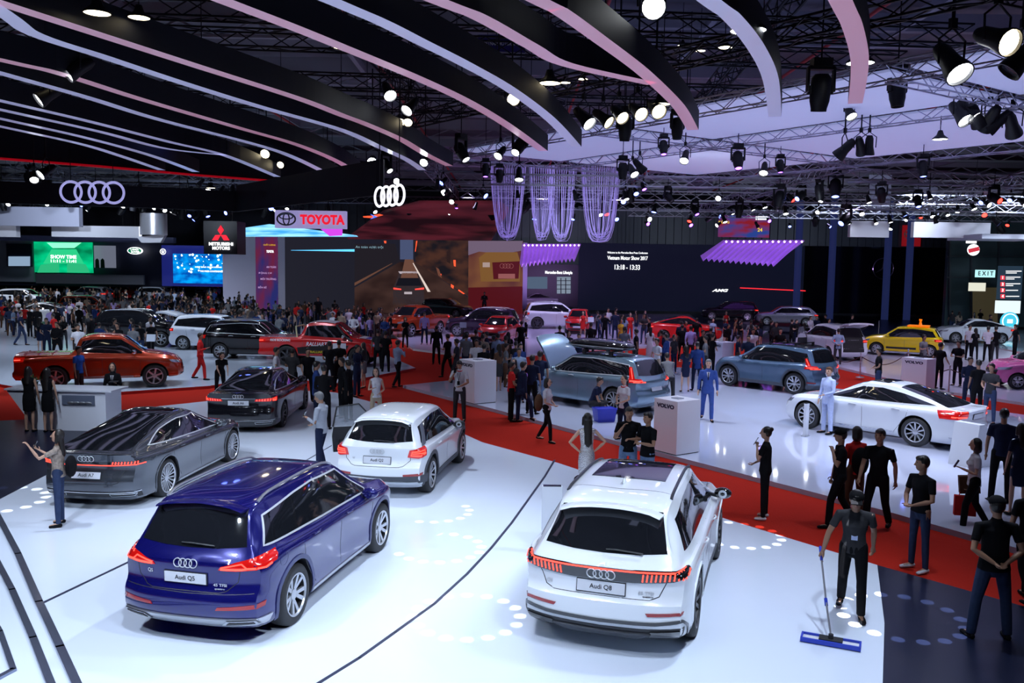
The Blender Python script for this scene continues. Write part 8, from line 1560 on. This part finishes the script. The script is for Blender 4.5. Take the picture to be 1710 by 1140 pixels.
def strings():
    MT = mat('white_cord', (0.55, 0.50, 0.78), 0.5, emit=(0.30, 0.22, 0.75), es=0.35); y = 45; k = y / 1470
    for i, (cx, w, yb, n) in enumerate(((848, 60, 402, 22), (905, 44, 402, 16), (938, 50, 404, 18), (1003, 68, 405, 26))):
        m = MB(); c = atd(cx, 300, y); zt = atd(cx, 288, y).z + 0.3; zb = atd(cx, yb, y).z; rnd = random.Random(i)
        for j in range(n):
            a = pi * j / n + 0.1; R = w * k / 2 * (0.85 + 0.15 * rnd.random()); off = rnd.uniform(-0.12, 0.12); lo = zb + rnd.random() * 0.45; pts = []
            for t in range(13):
                u = -1 + 2 * t / 12; h = abs(u) ** 2.6; x = u * (1 if abs(u) > 0.9 else 1) * R * (1 - 0.0); pts.append((cos(a) * R * math.copysign(abs(u) ** 0.62, u) + off * (1 - abs(u)), sin(a) * R * math.copysign(abs(u) ** 0.62, u), lo + (zt - lo) * h))
            m.tube(pts, 0.011, 4, ends=False)
        o = m.build('string_curtain', MT, None, True); o.location = (c.x, c.y, 0); tag(o, 'hanging bundle of looped white cords in violet light, %s' % ('alone at the orange screen side', 'narrow one, second in the row', 'narrow one, third in the row', 'widest one, before the conference wall')[i], 'string curtain', 'looped cord curtains')
        m = MB(); m.tube([(w * k / 2 * cos(2 * pi * q / 20), w * k / 2 * sin(2 * pi * q / 20), zt) for q in range(20)], 0.03, 5, closed=True); m.build('hoop', ALU, o)
strings()
# ---------------------------------------------------------------- furniture on the stages
def plinth(p, z, label, txt='VOLVO', w=0.75, d=0.75, h=1.22, yaw=None):
    yaw = atan2(CA.y, CA.x) if yaw is None else yaw; c = at(p[0], p[1], z); o = empty('display_plinth', (c.x, c.y, z), yaw, label, 'plinth', 'white display plinths of the glossy booth')
    # local +x = towards the camera right, -y = towards the camera left; p is the corner nearest the camera
    m = MB(); m.box((-w / 2, d / 2, h / 2 + 0.02), (w, d, h)); m.box((-w / 2, d / 2, 0.012), (w - 0.03, d - 0.03, 0.02), 1); m.build('plinth_box', [mat('plinth_white', (0.82, 0.83, 0.92), 0.35), DBLK], o)
    t = MB(); add_text(t, txt, 0.10, Matrix.Translation((-w * 0.5, -0.006, h - 0.13)), depth=0.004, bold=0.05, width=w * 0.74); t.build('plinth_lettering', mat('navy_lettering', (0.01, 0.015, 0.06), 0.5), o)
    m = MB(); m.box((-w / 2, d / 2, h + 0.03), (w * 0.3, d * 0.25, 0.02)); m.build('top_socket', GREY, o); return o
def furniture():
    plinth((1129, 761), 0.1, 'white box plinth with dark VOLVO lettering behind the two men in black polos'); plinth((792, 675), 0.1, 'white box plinth with VOLVO lettering at the tip of the glossy booth', w=0.9, d=0.8, h=1.3); plinth((1205, 622), 0.1, 'white box plinth between the silver-blue and slate SUVs', w=0.7, d=0.7); plinth((1545, 655), 0.1, 'white box plinth with a tablet behind the white saloon', w=0.95, d=0.6, h=1.15)
    # reception counter
    o = empty('reception_counter', at(60, 718, 0), 0, 'long white reception counter with a slanted end and a glass display niche', 'counter'); a = at(58, 719, 0); b = at(176, 722, 0); L = (b - a).length; o.rotation_euler = (0, 0, atan2(b.y - a.y, b.x - a.x)); CW_ = mat('counter_white', (0.72, 0.74, 0.82), 0.3)
    m = MB(); P = [(0.0, 0), (L, 0), (L, 1.02), (-0.75, 1.02)]; vs = [(x, 0, z) for x, z in P] + [(x, 0.8, z) for x, z in P]; m.add(vs, [(0, 1, 2, 3), (7, 6, 5, 4), (0, 4, 5, 1), (1, 5, 6, 2), (2, 6, 7, 3), (3, 7, 4, 0)]); m.build('counter_body', CW_, o)
    m = MB(); m.box((L * 0.62, -0.012, 0.80), (L * 0.46, 0.03, 0.24)); m.build('display_niche', mat('grey_glass_niche', (0.12, 0.14, 0.20), 0.1), o); m = MB(); [m.ball((L * (0.52 + 0.08 * i), -0.03, 0.73), (0.10, 0.02, 0.035), 10, 6) for i in range(4)]; m.build('model_cars', SATIN, o); m = MB(); m.box((L * 0.5 - 0.3, 0.4, 1.04), (L + 0.95, 0.9, 0.04)); m.build('counter_top', CW_, o)
    pp = o.matrix_basis @ Vector((-0.35, 0.45, 1.06)); pp = Vector(o.location) + Matrix.Rotation(o.rotation_euler[2], 3, 'Z') @ Vector((-0.35, 0.45, 1.06)); q = empty('potted_plant', pp, 0, 'low green leafy plant on the slanted end of the reception counter', 'plant'); m = MB(); m.lathe([(0, 0), (0.12, 0), (0.15, 0.10), (0.13, 0.10), (0, 0.08)], 14); m.build('pot', DBLK, q)
    m = MB(); rnd = random.Random(4)
    for i in range(60):
        a = rnd.uniform(0, 2 * pi); e = rnd.uniform(0.1, 1.0); d = Vector((cos(a) * cos(e), sin(a) * cos(e), sin(e))) * rnd.uniform(0.18, 0.34); s_ = d.cross(Vector((0, 0, 1))).normalized() * 0.03; b0 = Vector((0, 0, 0.08)); m.add([b0, b0 + d * 0.5 + s_, b0 + d, b0 + d * 0.5 - s_, b0 + d * 0.5 + Vector((0, 0, 0.01))], [(0, 1, 4), (1, 2, 4), (2, 3, 4), (3, 0, 4)])
    m.build('leaves', mat('dark_green_leaf', (0.03, 0.10, 0.03), 0.5), q)
    # slab info stands
    def stand(px, py, w, h, d, label, z=0.02, yaw=0.0, cut=False):
        c = at(px, py, z); o = empty('info_stand', (c.x, c.y, z), yaw, label, 'stand'); m = MB(); m.box((0, 0, h / 2), (w, d, h)); m.build('slab', mat('stand_white', (0.72, 0.75, 0.83), 0.3), o); m = MB(); m.box((0, 0, 0.01), (w * 1.25, d * 2.2, 0.02)); m.build('base_plate', SATIN, o)
        m = MB(); m.box((0, -0.0, h + 0.004), (w * 0.9, d * 0.9, 0.012)); m.build('top_panel', GLASS, o); return o
    stand(920, 925, 0.30, 1.05, 0.10, 'tall white slab info stand beside the white coupe SUV'); stand(1345, 728, 0.14, 0.85, 0.07, 'slim white info stand at the nose of the white saloon', 0.1, 0.7)
    for px, py, lb in ((773, 575, 'small white label stand before the small red hatchback'), (986, 562, 'small white label stand beside the red city hatchback'), (253, 606, 'small white label stand between orange pickup and white people carrier')):
        c = at(px, py, 0.1); o = empty('label_stand', (c.x, c.y, 0.1), 0, lb, 'stand'); m = MB(); m.tube([(0, 0, 0), (0, 0, 0.95)], 0.03, 8); m.build('pole', BLACKP, o); m = MB(); m.box((0, 0, 1.05), (0.36, 0.05, 0.30), 0, Matrix.Rotation(-0.25, 3, 'X')); m.build('label_board', WF, o); m = MB(); m.lathe([(0, 0), (0.2, 0), (0.2, 0.02), (0, 0.03)], 14); m.build('foot', BLACKP, o)
    c = at(1625, 775, 0.1); o = empty('info_lectern', (c.x, c.y, 0.1), 0.5, 'white wedge lectern with a dark sloping screen at the tail of the white saloon', 'lectern'); m = MB(); P = [(-0.45, 0), (0.45, 0), (0.45, 0.45), (-0.1, 0.95), (-0.3, 0.95)]; vs = [(x, -0.3, z) for x, z in P] + [(x, 0.3, z) for x, z in P]; n = 5; m.add(vs, [(0, 1, 2, 3, 4), (9, 8, 7, 6, 5)] + [(i, i + 5, (i + 1) % 5 + 5, (i + 1) % 5) for i in range(5)]); m.build('lectern_body', mat('stand_white'), o); m = MB(); m.box((0.18, 0, 0.715), (0.62, 0.5, 0.02), 0, Matrix.Rotation(radians(42), 3, 'Y')); m.build('sloping_screen', GLASS, o)
    # blue tool crate beside the crouching man
    c = at(1009, 703, 0.1); o = empty('tool_crate', (c.x, c.y, 0.1), 0.3, 'bright blue cloth-covered tool crate beside the crouching man', 'crate'); m = MB(); m.add([(x * 0.24, y_ * 0.16, 0) for x, y_ in ((-1, -1), (1, -1), (1, 1), (-1, 1))] + [(x * 0.29, y_ * 0.20, 0.36) for x, y_ in ((-1, -1), (1, -1), (1, 1), (-1, 1))], [(0, 3, 2, 1), (4, 5, 6, 7), (0, 1, 5, 4), (1, 2, 6, 5), (2, 3, 7, 6), (3, 0, 4, 7)]); m.build('crate_body', mat('royal_blue_plastic', (0.02, 0.03, 0.42), 0.4), o); m = MB(); m.tube([(-0.29, -0.2, 0.36), (0.29, -0.2, 0.36), (0.29, 0.2, 0.36), (-0.29, 0.2, 0.36)], 0.02, 6, closed=True); m.build('crate_rim', mat('royal_blue_plastic'), o)
    # rope barrier
    posts = [(1378, 612, 'first from the white people carrier'), (1436, 630, 'second, under the open boot'), (1515, 622, 'by the yellow hatchback wheel'), (1584, 656, 'beside the tablet plinth'), (1700, 640, 'before the pink hatchback'), (1467, 560, 'behind the yellow hatchback')]
    Q = []
    for px, py, w in posts:
        c = at(px, py, 0.1 if py != 630 else 0.1); o = empty('rope_post', (c.x, c.y, 0.1), 0, 'slim steel barrier post with round foot, %s' % w, 'barrier post', 'rope barrier posts'); Q.append(c); m = MB(); m.tube([(0, 0, 0.02), (0, 0, 0.95)], 0.025, 8); m.build('pole', SATIN, o, True); m = MB(); m.lathe([(0, 0), (0.17, 0), (0.16, 0.02), (0, 0.04)], 16); m.build('foot', SATIN, o); m = MB(); m.ball((0, 0, 0.97), 0.035, 8, 6); m.build('finial', SATIN, o, True)
    for i in range(4):
        a, b = Q[i] + Vector((0, 0, 0.85)), Q[i + 1] + Vector((0, 0, 0.85)); m = MB(); m.tube([a + (b - a) * (t / 12) - Vector((0, 0, 0.42 * sin(pi * t / 12))) for t in range(13)], 0.016, 6); o = m.build('barrier_rope', mat('dark_rope', (0.05, 0.01, 0.012), 0.8), None, True); tag(o, 'dark rope sagging between barrier posts, %s' % ('nearest the people carrier', 'under the yellow hatchback', 'before the tablet plinth', 'towards the pink hatchback')[i], 'rope', 'barrier ropes')
furniture()
